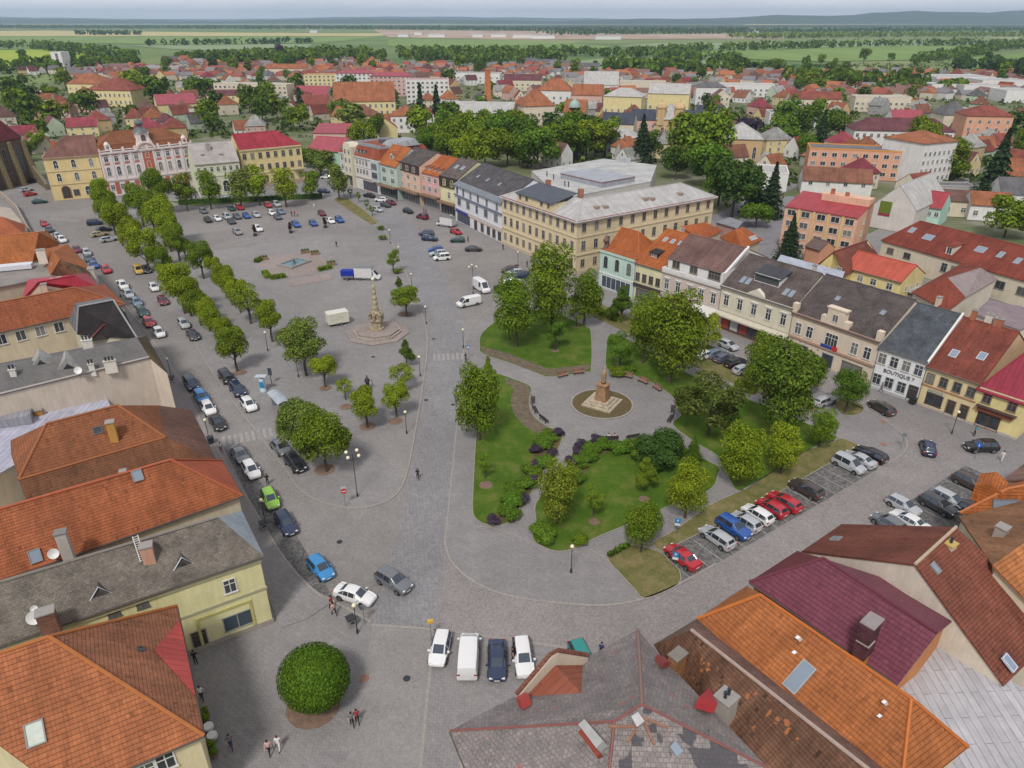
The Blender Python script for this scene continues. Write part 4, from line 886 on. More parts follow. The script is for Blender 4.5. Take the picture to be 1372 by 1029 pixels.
# ---------------------------------------------------------------- roofs traced from above: houses around the camera
def shift(p, q0, q1, k=1.0): return p+(q1-q0)*k
class PH_: pass
def poly_house(name, label, pts, faces, roofm='tiles', roofc=(.35, .12, .05), wall=(.5, .45, .36), cat='house', group=None, inset=.35, thick=.18, caps=(), capc=None, gutters=(), mats=None, cap_r=.14, walls=True, z0=0):
    """pts: name -> (u, v, z) or a world point; faces: tuples of names, or (tuple, material, colour)"""
    w = {k: (P(*p) if not isinstance(p, Vector) else p.copy()) for k, p in pts.items()}
    c = sum(w.values(), Vector())/len(w); c.z = z0
    o = thing(name, label, cat, c, 0, group); h = PH_(); h.o = o; h.w = w; h.c = c
    groups = {}
    for f in faces:
        if isinstance(f[0], tuple): fk, mt, colr = f[0], f[1], f[2]
        else: fk, mt, colr = f, roofm, roofc
        groups.setdefault((mt, colr), []).append(fk)
    ed = {}
    allf = []
    for (mt, colr), fl in groups.items():
        ks = []; F = []
        for f in fl:
            q = [w[k] for k in f]; nz = sum(q[i].x*q[(i+1) % len(q)].y-q[(i+1) % len(q)].x*q[i].y for i in range(len(q)))
            if nz < 0: f = f[::-1]
            for k in f:
                if k not in ks: ks.append(k)
            F.append(tuple(ks.index(k) for k in f)); allf.append(f)
        m = MB(); m.solid([w[k]-c for k in ks], F, thick); ob = obj('roof', m, M[mt], o, colr)
        if (mt, colr) == list(groups)[0]: h.roof = ob
    for f in allf:
        for i, a in enumerate(f): ed[(a, f[(i+1) % len(f)])] = 1
    out = [(a, b) for (a, b) in ed if (b, a) not in ed]
    if walls:
        cen = Vector((c.x, c.y, 0)); m = MB()
        nxt = dict(out); start = out[0][0]; loop = [start]; k = nxt[start]
        while k != start and len(loop) < 60: loop.append(k); k = nxt[k]
        n = len(loop); ins = []
        for i, k in enumerate(loop):
            p, a, b = w[k], w[loop[i-1]], w[loop[(i+1) % n]]
            d1 = Vector((p.x-a.x, p.y-a.y)).normalized(); d2 = Vector((b.x-p.x, b.y-p.y)).normalized()
            n1 = Vector((-d1.y, d1.x)); n2 = Vector((-d2.y, d2.x)); s = n1+n2
            s = s/max(.35, s.dot(n1)) if s.length > .01 else n1
            ins.append(Vector((p.x+s.x*inset, p.y+s.y*inset, p.z-thick*.6+ .0))-c)
        b0 = len(m.v)
        for q in ins: m.v += [(q.x, q.y, 0), (q.x, q.y, q.z)]
        for i in range(n):
            j = (i+1) % n; m.face((b0+2*i, b0+2*j, b0+2*j+1, b0+2*i+1))
        h.wall = obj('wall', m, M['plaster'], o, wall); h.loop = loop; h.ins = dict(zip(loop, [q+c for q in ins]))
    if caps:
        m = MB()
        for a, b in caps: m.tube([w[a]-c+Vector((0, 0, .03)), w[b]-c+Vector((0, 0, .03))], cap_r, 6)
        obj('ridge_cap', m, M['paint'], h.roof, capc or roofc)
    for a, b in gutters:
        m = MB(); m.tube([w[a]-c-Vector((0, 0, .12)), w[b]-c-Vector((0, 0, .12))], .09, 6); obj('gutter', m, M['paint'], o, (.10, .085, .08))
    return h
def wall_px(h, a, b, u, v):
    """where the sight line through a photo pixel meets the wall under the roof edge a-b"""
    A, B = h.ins[a], h.ins[b]; d = Vector((B.x-A.x, B.y-A.y, 0)); n = Vector((d.y, -d.x, 0)).normalized()
    q = P(u, v, 0); cam0 = Vector((0, 0, CAM_H)); r = q-cam0; t = (A-cam0).dot(n)/r.dot(n); p = cam0+r*t
    return p, n
def wwin(h, a, b, u, v, w, hh, kind='std', col=WHITE, one=False, name=None):
    p, n = wall_px(h, a, b, u, v); cen = h.c
    if n.dot(Vector((0, 0, CAM_H))-p) < 0: n = -n
    return put_window(h.o, kind, w, hh, p-cen, math.atan2(n.x, -n.y), col, one, name)
def chimney(h, u, v, z, w, d, hh, col, rz=0, cap=(.3, .28, .26), pots=0, label=None):
    p = P(u, v, z)-h.c; m = MB(); m.box(-w/2, w/2, -d/2, d/2, -1.2, hh); c = obj('chimney', m, M['brickwork'] if col[0] < .4 and col[0] > col[2]*1.5 else M['plaster'], h.o, col, loc=p, rz=rz)
    m = MB(); m.box(-w/2-.08, w/2+.08, -d/2-.08, d/2+.08, hh, hh+.12); obj('chimney_cap', m, M['paint'], c, cap)
    for i in range(pots):
        m = MB(); m.lathe([(.12, hh+.12), (.11, hh+.6), (.15, hh+.62), (.14, hh+.7)], ((i-(pots-1)/2)*.42, 0, 0), 10); obj('chimney_pot', m, M['dark_iron'], c)
    return c
def face_frame(h, f):
    q = [h.w[k] for k in f]; n = (q[1]-q[0]).cross(q[2]-q[0]).normalized()
    if n.z < 0: n = -n
    return q[0], n
def on_face(h, f, u, v):
    p0, n = face_frame(h, f); q = P(u, v, 0); c0 = Vector((0, 0, CAM_H)); r = q-c0; t = (p0-c0).dot(n)/r.dot(n); return c0+r*t, n
def roofwin(h, f, u, v, w, hh, fc=(.25, .24, .23), pane='skylight_glass', name='roof_window', pc=None):
    p, n = on_face(h, f, u, v); up = (Vector((0, 0, 1))-n*n.z).normalized(); x = up.cross(n)
    m = MB(); a, b = w/2, hh/2
    m.box(-a-.09, a+.09, -b-.09, -b, -.05, .13); m.box(-a-.09, a+.09, b, b+.09, -.05, .13); m.box(-a-.09, -a, -b, b, -.05, .13); m.box(a, a+.09, -b, b, -.05, .13)
    o = obj(name, m, M['paint'], h.o, fc); o.matrix_local = Matrix.Translation(p-h.c) @ Matrix((x, up, n)).transposed().to_4x4()
    m = MB(); m.box(-a, a, -b, b, -.02, .07); obj('pane', m, M[pane], o, pc)
    return o
def dish(h, f, u, v, r=.45):
    p, n = on_face(h, f, u, v); m = MB(); m.tube([(0, 0, -.3), (0, 0, 1.0)], .03, 6); o = obj('aerial_mast', m, M['steel'], h.o, loc=p-h.c)
    m = MB(); m.lathe([(.02, 0), (r*.6, .05), (r, .16), (r, .19), (r*.6, .08), (.02, .03)], seg=18, cap=False); d = obj('satellite_dish', m, M['white'], o, smooth=True); d.location = (0, -.1, 1.05); d.rotation_euler = (math.radians(65), 0, math.radians(25))
OR = (.35, .125, .055); OR2 = (.39, .135, .055); BRN = (.235, .095, .05); RED = (.33, .055, .045)
YEL = (.62, .56, .32); CRM = (.58, .50, .37)
# bottom left: orange hipped roof
w_ = dict(a=P(-70, 899, 15), b=P(66, 853, 15), c=P(237, 812, 8.5), d=P(273.5, 985.5, 8.5), e=P(60, 1098, 8.5)); w_['f'] = w_['c']+(w_['a']-w_['b'])*1.4; w_['e'] = w_['d']+(w_['a']-w_['b'])*1.45; w_['a'] = w_['b']+(w_['a']-w_['b'])*1.3
w_['g1'] = w_['c'].lerp(w_['d'], .12)+Vector((.02, 0, .02)); w_['g2'] = w_['c'].lerp(w_['d'], .72); w_['g3'] = P(206, 873, 10.6)
h = poly_house('corner_house', 'cream house with large orange hipped roof and single pale skylight, lower left corner', {k: w_[k] for k in 'abcdef'},
    [('a', 'b', 'd', 'e'), (('b', 'c', 'd'), 'tiles_worn', (.36, .15, .08)), ('a', 'f', 'c', 'b')], 'tiles', OR2, (.60, .52, .33), caps=[('b', 'd'), ('a', 'b'), ('b', 'c')], capc=(.40, .14, .04), gutters=[('c', 'd'), ('d', 'e')])
roofwin(h, ('b', 'd', 'e'), 47, 983, 1.0, 1.45, pane='paint', pc=(.5, .55, .48))
roofwin(h, ('b', 'c', 'd'), 188, 870, .35, .35, fc=(.08, .08, .08), pane='car_glass', name='vent')
q1, q2 = on_face(h, ('b', 'c', 'd'), 207, 872)[0], None
m = MB(); e1 = w_['c'].lerp(w_['d'], .13); e2 = w_['c'].lerp(w_['d'], .74); n_ = Vector((0, 0, .07)); m.hull8([q1-h.c, e1-h.c, e2-h.c][::-1], [q1-h.c+n_*1.4, e1-h.c+n_, e2-h.c+n_][::-1]); obj('roof_panel', m, M['sheet_roof'], h.o, (.46, .07, .06))
for u, v in ((222, 1020), (196, 1034)): wwin(h, 'd', 'e', u, v, 1.1, 1.5, 'std')
# yellow house with the grey roof
r1, r2 = P(292, 693, 12.4), P(-60, 798, 12.4); d, e = P(353.5, 745, 8.8), P(-60, 885.5, 8.8); c = P(324, 684, 8.8)
h = poly_house('yellow_house', 'pale yellow house with mossy grey roof, ladder and light blue metal hip', dict(r1=r1, r2=r2, d=d, e=e, c=c, f=c+(e-d)), [(('r1', 'd', 'e', 'r2'), 'slates', (.175, .155, .13)), (('r1', 'c', 'd'), 'sheet_roof', (.40, .45, .50)), (('r2', 'f', 'c', 'r1'), 'slates', (.175, .155, .13))],
    wall=(.64, .60, .33), caps=[('r1', 'r2')], capc=(.2, .18, .16), gutters=[('d', 'e')])
F_ = ('r1', 'd', 'e')
wwin(h, 'd', 'e', 308, 785, 1.0, 1.5, 'std'); wwin(h, 'd', 'e', 319, 831, 2.7, 1.7, 'shop', (.3, .33, .3)); wwin(h, 'd', 'e', 268, 857, 1.3, 2.3, 'door', (.4, .33, .26))
wwin(h, 'd', 'e', 191, 810, .9, .8, 'plain', (.1, .1, .1)); wwin(h, 'd', 'e', 153, 822, .9, .8, 'plain', (.1, .1, .1))
for zz, hh, pr in ((4.6, .25, .12), (8.1, .35, .2), (0, .55, .08)):
    A, B = h.ins['d']-h.c, h.ins['e']-h.c; dv_ = Vector((B.x-A.x, B.y-A.y, 0)); L_ = dv_.length; rz_ = math.atan2(dv_.y, dv_.x)+math.pi; m = MB(); m.box(-L_, .1, -pr, .05, zz, zz+hh)
    obj('cornice' if zz > 1 else 'plinth', m, M['paint'], h.o, (.42, .40, .26) if zz > 1 else (.34, .30, .25), loc=(A.x, A.y, 0), rz=rz_)
A, B = h.ins['d'], h.ins['e']; dd = Vector((B.x-A.x, B.y-A.y, 0)).normalized(); nn = Vector((-dd.y, dd.x, 0)); nn = nn if nn.y < 0 else -nn
m = MB(); q = Vector((A.x, A.y, 0))+dd*1.6-h.c
rz_ = math.atan2(dd.y, dd.x)+math.pi
m.box(-5.2, 0, -.1, .02, 3.7, 3.95); m.box(-5.2, -4.95, -.1, .02, .6, 3.7); m.box(-.25, 0, -.1, .02, .6, 3.7); obj('window_surround', m, M['paint'], h.o, (.50, .46, .16), loc=q, rz=rz_)
chimney(h, 205, 764, 9.6, 1.0, .9, 2.9, (.50, .29, .21), .4); chimney(h, 66, 835, 10, 1.3, 1.0, 1.3, (.22, .12, .09), .5)
dish(h, F_, 52, 838, .6); dish(h, F_, 52, 826, .3)
for u, v in ((246, 757), (135, 797)):
    p, n = on_face(h, F_, u, v); m = MB(); m.hull8([(-.95, 0, -.35), (.95, 0, -.35), (0, 0, .85)], [(-.95, 2.0, -.35), (.95, 2.0, -.35), (0, 2.0, .85)]); dr = obj('dormer', m, M['slates'], h.o, (.13, .12, .11), loc=p-h.c, rz=math.atan2(nn.x, -nn.y))
    m = MB(); m.tube([(-1.0, -.06, -.35), (0, -.06, .95), (1.0, -.06, -.35), (-1.0, -.06, -.35)], .07, 5); obj('dormer_frame', m, M['paint'], dr, (.55, .58, .66))
    m = MB(); m.hull8([(-.4, -.03, -.2), (.4, -.03, -.2), (0, -.03, .32)], [(-.4, -.01, -.2), (.4, -.01, -.2), (0, -.01, .32)]); obj('pane', m, M['glass'], dr)
p1, n1 = on_face(h, F_, 181, 718); p2, n2 = on_face(h, F_, 192, 752); m = MB(); sd = (p2-p1).normalized().cross(n1)*.22
for s in (-1, 1): m.tube([p1+sd*s+n1*.12-h.c, p2+sd*s+n1*.12-h.c], .035, 5)
for i in range(12): q = p1.lerp(p2, (i+.5)/12)+n1*.12-h.c; m.tube([q-sd, q+sd], .025, 4)
obj('ladder', m, M['white'], h.o)
# long orange tiled roof with red hip
r1, r2 = P(229, 616, 14), P(-80, 705, 14); d, e, c = P(325, 664, 9), P(-80, 806, 9), P(297, 617, 9)
h = poly_house('tiled_house', 'house with the long weathered orange tile roof and bright red hip end', dict(r1=r1, r2=r2, d=d, e=e, c=c, f=c+(e-d)), [('r1', 'd', 'e', 'r2'), (('r1', 'c', 'd'), 'tiles_new', (.42, .10, .045)), ('r2', 'f', 'c', 'r1')], 'tiles_worn', (.40, .125, .05), CRM, caps=[('r1', 'r2'), ('r1', 'd'), ('r1', 'c')], capc=(.38, .10, .045), gutters=[('d', 'e'), ('c', 'd')])
F_ = ('r1', 'd', 'e'); roofwin(h, F_, 184, 637, .8, 1.0); roofwin(h, F_, 47, 745, .85, 1.1); chimney(h, 92, 745, 10, .9, .8, 2.8, (.44, .40, .36), .4, (.2, .19, .18)); chimney(h, 167, 640, 13, .55, .5, .8, (.45, .42, .34), .4); dish(h, F_, 77, 752, .5)
m = MB(); A = w_ = None
# brown-orange hipped mansard roof
pts = dict(r1=P(62, 568, 15), r2=P(158, 543, 15), b1=P(25, 643, 11.8), b2=P(222, 586, 11.8), b3=P(211, 543, 11.8), b4=P(14, 590, 11.8), e2=P(291, 619, 8.6), e3=P(256, 549, 8.6))
pts['e1'] = pts['b1']+Vector((-2.0, -5.2, -3.2)); pts['e5'] = pts['e2']+(pts['b1']-pts['b2'])*1.28; pts['e1'] = pts['e5']; pts['e4'] = pts['e3']+(pts['b4']-pts['b3'])*1.3
h = poly_house('hipped_house', 'house with the brown orange hipped roof in two steps and a yellow chimney', pts, [('r1', 'r2', 'b2', 'b1'), ('r2', 'b3', 'b2'), ('r1', 'b4', 'b3', 'r2'), ('r1', 'b1', 'b4'), (('b1', 'b2', 'e2', 'e1'), 'tiles_worn', (.20, .085, .04)), (('b2', 'b3', 'e3', 'e2'), 'tiles_worn', (.205, .105, .075)), (('b3', 'b4', 'e4', 'e3'), 'tiles_worn', (.205, .105, .075)), ('b4', 'b1', 'e1', 'e4')], 'tiles', (.265, .095, .04), CRM, caps=[('r1', 'r2'), ('r2', 'b2'), ('r1', 'b1'), ('b1', 'b2')], capc=(.30, .11, .04), gutters=[('e2', 'e3')])
chimney(h, 152, 583, 13.2, .8, .8, 1.7, (.46, .26, .07), .4); roofwin(h, ('r1', 'r2', 'b2'), 131, 577, .8, .8, (.12, .12, .13), 'glass')
# lavender metal roof behind it
h = poly_house('low_annex', 'low annex with lavender grey sheet metal roof below the beige gable wall', dict(a=P(-60, 590, 7.5), b=P(134, 513, 7.5), c=P(150, 548, 6.6), d=P(-60, 668, 6.2)), [('a', 'b', 'c', 'd')], 'sheet_roof', (.43, .43, .52), CRM)
chimney(h, 62, 544, 7.2, .7, .7, 2.2, (.40, .2, .05), .4); chimney(h, 53, 556, 7.2, 1.0, .8, .8, (.40, .2, .05), .4)
p = P(15, 566, 7.2); m = MB(); m.box(-2.6, 2.6, -1.6, 1.6, -.6, 1.3); b_ = obj('roof_hatch', m, M['sheet_roof'], h.o, (.30, .30, .33), loc=p-h.c, rz=.45)
# grey felt roof with the beige side wall
h = poly_house('beige_house', 'house with the broad beige windowless side wall and dark grey felt roof', dict(k1=P(-70, 508.5, 13.5), k2=P(184, 453, 13.5), n1=P(-70, 545, 11.6), n2=P(200, 478.5, 11.6), s1=P(225, 500, 9.4), s2=P(196, 449, 9.4), f=P(-70, 500, 11.6)), [('n1', 'n2', 'k2', 'k1'), (('n2', 's1', 's2', 'k2'), 'tiles_worn', (.16, .12, .06)), ('k1', 'k2', 's2', 'f')], 'felt_roof', (.15, .145, .14), (.55, .47, .39), inset=.12, caps=[('n1', 'n2')], capc=(.4, .37, .34))
F_ = ('n1', 'n2', 'k2'); chimney(h, 20, 507, 12.3, .7, .5, 1.3, (.60, .58, .54), .4, (.6, .58, .55), 2); chimney(h, 148, 489, 12, 1.5, .45, .6, (.62, .58, .50), .4, (.55, .5, .42), 3); chimney(h, 123, 493, 12, .7, .45, .6, (.62, .6, .54), .4, (.55, .5, .42), 2); chimney(h, 119, 466, 13, 1.3, .7, 1.2, (.60, .56, .52), .4, (.6, .58, .54), 3)
for u, v, w in ((55, 487, 1.2), (92, 494, 1.7)):
    p, n = on_face(h, F_, u, v); m = MB(); m.hull8([(-w, 0, -.3), (w, 0, -.3), (0, 0, w*.9)], [(-w, 3, -.3), (w, 3, -.3), (0, 3, w*.9)]); dr = obj('dormer', m, M['sheet_roof'], h.o, (.36, .35, .33), loc=p-h.c, rz=.52); m = MB(); m.hull8([(-w*.5, -.04, -.2), (w*.5, -.04, -.2), (0, -.04, w*.45)], [(-w*.5, -.01, -.2), (w*.5, -.01, -.2), (0, -.01, w*.45)]); obj('pane', m, M['glass'], dr)
dish(h, F_, 108, 505, .5)
# the black roofed corner
h = poly_house('turret_house', 'house with the black slate mansard and red edged dormer beside the street', dict(k1=P(105, 411, 14.2), k2=P(152, 402, 14.2), k3=P(148, 398, 14.2), k4=P(101, 406, 14.2), n1=P(103, 447, 9.8), n2=P(184, 453, 9.4), f2=P(168, 419, 9.4), f1=P(92, 430, 9.4)), [(('n1', 'n2', 'k2', 'k1'), 'slates', (.035, .03, .032)), (('n2', 'f2', 'k3', 'k2'), 'slates', (.05, .045, .045)), (('k1', 'k2', 'k3', 'k4'), 'felt_roof', (.15, .15, .155)), (('k4', 'k3', 'f2', 'f1'), 'slates', (.035, .03, .032)), (('f1', 'n1', 'k1', 'k4'), 'slates', (.16, .16, .17))], wall=(.5, .46, .36), caps=[('k1', 'k2'), ('k2', 'n2'), ('k1', 'n1')], capc=(.30, .30, .31))
p, n = on_face(h, ('n1', 'n2', 'k2'), 143, 447); m = MB(); m.hull8([(-2.9, 0, -.9), (2.9, 0, -.9), (0, 0, 1.6)], [(-2.9, 3.5, -.9), (2.9, 3.5, -.9), (0, 3.5, 1.6)]); dr = obj('dormer', m, M['slates'], h.o, (.07, .06, .058), loc=p-h.c, rz=.5)
m = MB(); m.tube([(-2.9, -.05, -.85), (0, -.05, 1.65), (2.9, -.05, -.85)], .1, 5); obj('dormer_frame', m, M['paint'], dr, (.25, .04, .04))
# row further up the left side
h = poly_house('long_house', 'cream house with the long orange roof and four double windows', dict(r1=P(-60, 417, 13.2), r2=P(100, 385, 13.2), e1=P(-60, 458.5, 9), e2=P(168, 407.5, 9), s=P(140, 381, 9), f=P(-60, 415, 9)), [('r1', 'r2', 'e2', 'e1'), ('r2', 's', 'e2'), ('r1', 'f', 's', 'r2')], 'tiles', (.37, .115, .05), (.60, .51, .36), caps=[('r1', 'r2'), ('r2', 'e2')], capc=OR, gutters=[('e1', 'e2')])
for u, v in ((2, 455), (28, 449.5), (54, 443.5), (79, 438)): wwin(h, 'e1', 'e2', u, v, 1.3, 1.6, 'casement')
for u, v in ((101, 395), (42, 408)): chimney(h, u, v, 11.6, .9, .8, .9, (.30, .15, .1), .4)
h = poly_house('crimson_house', 'house with the bright crimson red metal roof between orange roofs', dict(r1=P(50, 378, 13), r2=P(100, 369, 13), e1=P(30, 400, 9.6), e2=P(138, 388, 9.6), s=P(116, 366, 9.6), f=P(36, 374, 9.6)), [('r1', 'r2', 'e2', 'e1'), ('r2', 's', 'e2'), ('r1', 'f', 's', 'r2'), ('r1', 'e1', 'f')], 'sheet_roof', (.42, .035, .06), (.5, .42, .34), caps=[('r1', 'r2')])
for u, v in ((60, 387), (72, 380), (80, 378), (92, 378)): chimney(h, u, v, 11.8, .9, .7, .9, (.52, .42, .34), .4)
h = poly_house('flat_roofed_house', 'house with the flat brownish grey roof and long white roof light', dict(a=P(-60, 365, 10), b=P(73, 349, 10), c=P(76, 369, 10), d=P(-60, 396, 10)), [('a', 'b', 'c', 'd')], 'felt_roof', (.26, .235, .22), (.46, .38, .30))
p = P(10, 361, 10.2); m = MB(); m.box(-9, 4.5, -1, 1, 0, .9); b_ = obj('roof_light', m, M['paint'], h.o, (.62, .64, .68), loc=p-h.c, rz=.35)
h = poly_house('mottled_house', 'small orange hipped house with mottled brown roof face near the street', dict(r1=P(72, 337, 13.5), r2=P(80, 348, 13.5), a=P(50, 333, 9.5), b=P(91, 327, 9.5), c=P(123, 362, 9.5), d=P(113, 374, 9.5), e=P(66, 372, 9.5)), [('r1', 'a', 'b'), ('r1', 'b', 'c', 'r2'), (('r2', 'c', 'd', 'e'), 'tiles_patched', (.26, .15, .08)), ('r2', 'e', 'a', 'r1')], 'tiles', (.42, .14, .045), (.55, .46, .36))
chimney(h, 57, 345, 12, 1.6, 1, 1.6, (.62, .57, .50), .4); chimney(h, 125, 372, 8, 1.2, 2.2, 2.0, (.52, .46, .42), .4); chimney(h, 75, 364, 10, .9, .8, 1.6, (.6, .58, .55), .4)
h = poly_house('broad_roofed_house', 'house with the broad plain orange roof near the crossing', dict(r1=P(-60, 323, 14), r2=P(52, 311, 14), e1=P(-60, 366, 9.5), e2=P(44, 349.5, 9.5), e3=P(80, 326, 9.5), s=P(62, 309, 9.5), f=P(-60, 322, 9.5)), [('r1', 'r2', 'e3', 'e2', 'e1'), ('r2', 's', 'e3'), ('r1', 'f', 's', 'r2')], 'tiles', (.42, .14, .045), (.58, .5, .38), caps=[('r1', 'r2')])
h = poly_house('small_orange_house', 'small house with orange and red roofs at the left edge', dict(r1=P(-50, 296, 12), r2=P(2, 290, 12), e1=P(-50, 322, 8.5), e2=P(32, 313, 8.5), s=P(34, 301, 8.5), f=P(-50, 296, 8.5)), [('r1', 'r2', 'e2', 'e1'), ('r2', 's', 'e2'), ('r1', 'f', 's', 'r2')], 'tiles', (.40, .12, .05), (.55, .47, .36))
h = poly_house('flat_cream_house', 'plain house with pale flat roof above the street at the left edge', dict(a=P(-60, 268, 9), b=P(14, 279, 9), c=P(30, 298, 9), d=P(-60, 300, 9)), [('a', 'b', 'c', 'd')], 'felt_roof', (.42, .36, .30), (.40, .33, .27))
# ---- bottom right
K1, K2 = P(823, 967, 14), P(860, 944, 14.6); N_, W_ = P(854.5, 844, 9), P(603, 979.5, 9)
S_ = P(812, 1075, 11.2); SW = P(660, 1120, 9); SE = P(1036, 1033, 12.6); B_ = P(1060, 1064, 9.5); NE2 = P(905, 902, 9.4); NE3 = P(985, 988, 9.4); SS = P(1000, 1150, 9)
h = poly_house('slate_roofed_house', 'large corner house with the pinkish grey slate roof patched in dark squares', dict(N=N_, W=W_, K1=K1, K2=K2, S=S_, SW=SW, SE=SE, B=B_, NE2=NE2, NE3=NE3, SS=SS), [('N', 'W', 'K1', 'K2'), ('W', 'SW', 'S', 'K1'), ('N', 'K2', 'SE', 'B', 'NE3', 'NE2'), (('K1', 'S', 'SS', 'SE', 'K2'), 'slates_patched', (.24, .215, .21))], 'slates_mottled', (.225, .203, .198), (.55, .5, .42), cat='building', caps=[('W', 'K1'), ('K1', 'K2'), ('K1', 'S'), ('K2', 'SE')], capc=(.22, .085, .075), gutters=[('N', 'W'), ('W', 'SW')], inset=.5, cap_r=.1)
m = MB(); m.tube([N_-h.c+Vector((0, 0, .03)), K2-h.c+Vector((0, 0, .03))], .14, 6); obj('ridge_cap', m, M['paint'], h.roof, (.26, .17, .14))
def slab_on(h, f, pts, z0, z1, mat, col, name):
    q = [on_face(h, f, u, v) for u, v in pts]; n = q[0][1]; a = [p+n*z0-h.c for p, _ in q]; b = [p+n*z1-h.c for p, _ in q]; m = MB(); m.hull8(a, b); return obj(name, m, M[mat], h.o, col)
FA = ('N', 'W', 'K1'); FB = ('W', 'SW', 'K1'); FC = ('N', 'K2', 'SE'); FD = ('K1', 'S', 'SE')
# stepped gable over the eave with its red metal roof
g = [P(691, 935, 9.2), P(783, 884, 9.2)]; top = [P(712, 918, 10.4), P(722, 915, 11.2), P(778, 873, 11.2), P(784, 880, 10.4)]
dv_ = (g[1]-g[0]).normalized(); nb = Vector((-dv_.y, dv_.x, 0)); L_ = (g[1]-g[0]).length
prof = [(0, -4), (L_, -4), (L_, 2.2), (L_*.86, 2.2), (L_*.86, 3.0), (L_*.14, 3.0), (L_*.14, 2.2), (0, 2.2)]; prof = [(0, -5), (L_, -5), (L_, .6), (L_*.55, 2.9), (L_*.45, 2.9), (0, .6)]
m = MB(); m.hull8([(x, 0, z) for x, z in prof][::1], [(x, -.45, z) for x, z in prof]); gb = obj('gable', m, M['plaster'], h.o, (.55, .48, .38), loc=g[0]-h.c, rz=math.atan2(dv_.y, dv_.x))
m = MB(); m.tube([(-.1, -.22, .7), (L_*.45, -.22, 3.05), (L_*.55, -.22, 3.05), (L_+.1, -.22, .7)], .19, 6); obj('coping', m, M['tiles_worn'], gb, (.25, .1, .07))
m = MB(); m.solid([(.2, -.5, 0), (L_/2, -.5, 1.9), (L_-.2, -.5, 0), (L_/2, -5.4, 2.2)], [(0, 3, 1), (1, 3, 2)], .1); obj('gable_roof', m, M['sheet_roof'], gb, (.26, .075, .04))
slab_on(h, FB, [(782, 978), (790, 971), (815, 1000), (806, 1010)], .1, .9, 'paint', (.36, .36, .35), 'roof_hatch'); slab_on(h, FB, [(778, 984), (784, 980), (808, 1014), (803, 1018)], .05, .5, 'paint', (.24, .05, .03), 'hatch_board')
slab_on(h, FD, [(844, 960), (853, 954), (862, 966), (852, 974)], .1, .7, 'paint', (.42, .42, .42), 'roof_hatch'); slab_on(h, FD, [(896, 1000), (903, 992), (914, 1006), (905, 1013)], .05, .5, 'skylight_glass', (.4, .4, .4), 'roof_hatch')
slab_on(h, FA, [(695, 948), (708, 941), (713, 945), (701, 953)], .1, .8, 'paint', (.36, .06, .05), 'roof_hatch'); slab_on(h, FC, [(876, 886), (884, 888), (894, 896), (886, 897)], .1, .6, 'paint', (.22, .05, .05), 'roof_hatch')
slab_on(h, FC, [(929, 950), (944, 936), (955, 958)], .1, .9, 'paint', (.34, .035, .04), 'roof_hatch')
for i, (u, v, l) in enumerate(((835, 975, 1.4), (848, 985, 1.0), (866, 976, 1.8), (874, 968, 1.5))):
    p, n = on_face(h, FD, u, v); m = MB(); m.box(-l*.7, l*.7, -.09, .09, .05, .15); b_ = obj('board', m, M['wood'], h.o, loc=p-h.c, rz=i*.9); 
# old mottled tile roof
h = poly_house('mossy_house', 'house with the old mottled brown tile roof scattered with orange tiles', dict(e1=P(877, 863, 8), e2=P(935, 828.5, 8), r1=P(926, 834+10, 11.6), r2=P(1175, 1040, 12.5), n1=P(1010, 1075, 8), f1=P(1215, 1048, 8.5)), [(('e1', 'r1', 'r2', 'n1'), 'tiles_patched', (.23, .115, .07)), (('e1', 'e2', 'r1'), 'tiles_worn', (.25, .16, .12)), (('r1', 'e2', 'f1', 'r2'), 'tiles_worn', (.25, .155, .125))], caps=[('r1', 'r2')], capc=(.38, .29, .25), wall=(.5, .42, .34), gutters=[('e1', 'e2')])
chimney(h, 906, 893, 9.8, 1.25, .85, 1.3, (.34, .17, .08), .7, (.2, .18, .155), 0); chimney(h, 968, 962, 9.8, 1.3, 1.2, 2.2, (.38, .35, .31), .7, (.3, .28, .26), 2); slab_on(h, ('e1', 'r1', 'r2'), [(975, 955), (993, 965), (982, 975), (966, 966)], .3, .8, 'sheet_roof', (.3, .31, .32), 'roof_hatch')
slab_on(h, ('e1', 'r1', 'r2'), [(1096, 998), (1104, 994), (1106, 999), (1098, 1003)], .05, .2, 'paint', (.7, .7, .75), 'roof_window')
# orange hipped roof
h = poly_house('orange_house', 'house with the clean bright orange hipped roof and one long skylight', dict(a=P(934, 829, 9), b=P(1000.5, 785, 9), r1=P(1018, 797, 12), r2=P(1221, 936, 12.6), c=P(1297, 1001, 9), d=P(1205, 1075, 9)), [(('a', 'b', 'r1'), 'tiles', (.44, .155, .05)), ('a', 'r1', 'r2', 'd'), ('r2', 'c', 'd'), ('b', 'c', 'r2', 'r1')], 'tiles', (.41, .14, .045), CRM, caps=[('a', 'r1'), ('r1', 'r2'), ('r2', 'd'), ('r2', 'c')], capc=(.46, .14, .03), gutters=[('a', 'b'), ('a', 'd')])
F_ = ('a', 'r1', 'r2'); roofwin(h, F_, 1071, 907, 1.0, 2.4, (.34, .37, .38))
for u, v in ((1072, 858), (1065, 875), (1187, 944), (1179, 960)): slab_on(h, F_, [(u-4, v), (u, v-3), (u+4, v), (u, v+3)], .1, .7 if v in (858, 944) else .2, 'white', None, 'vent')
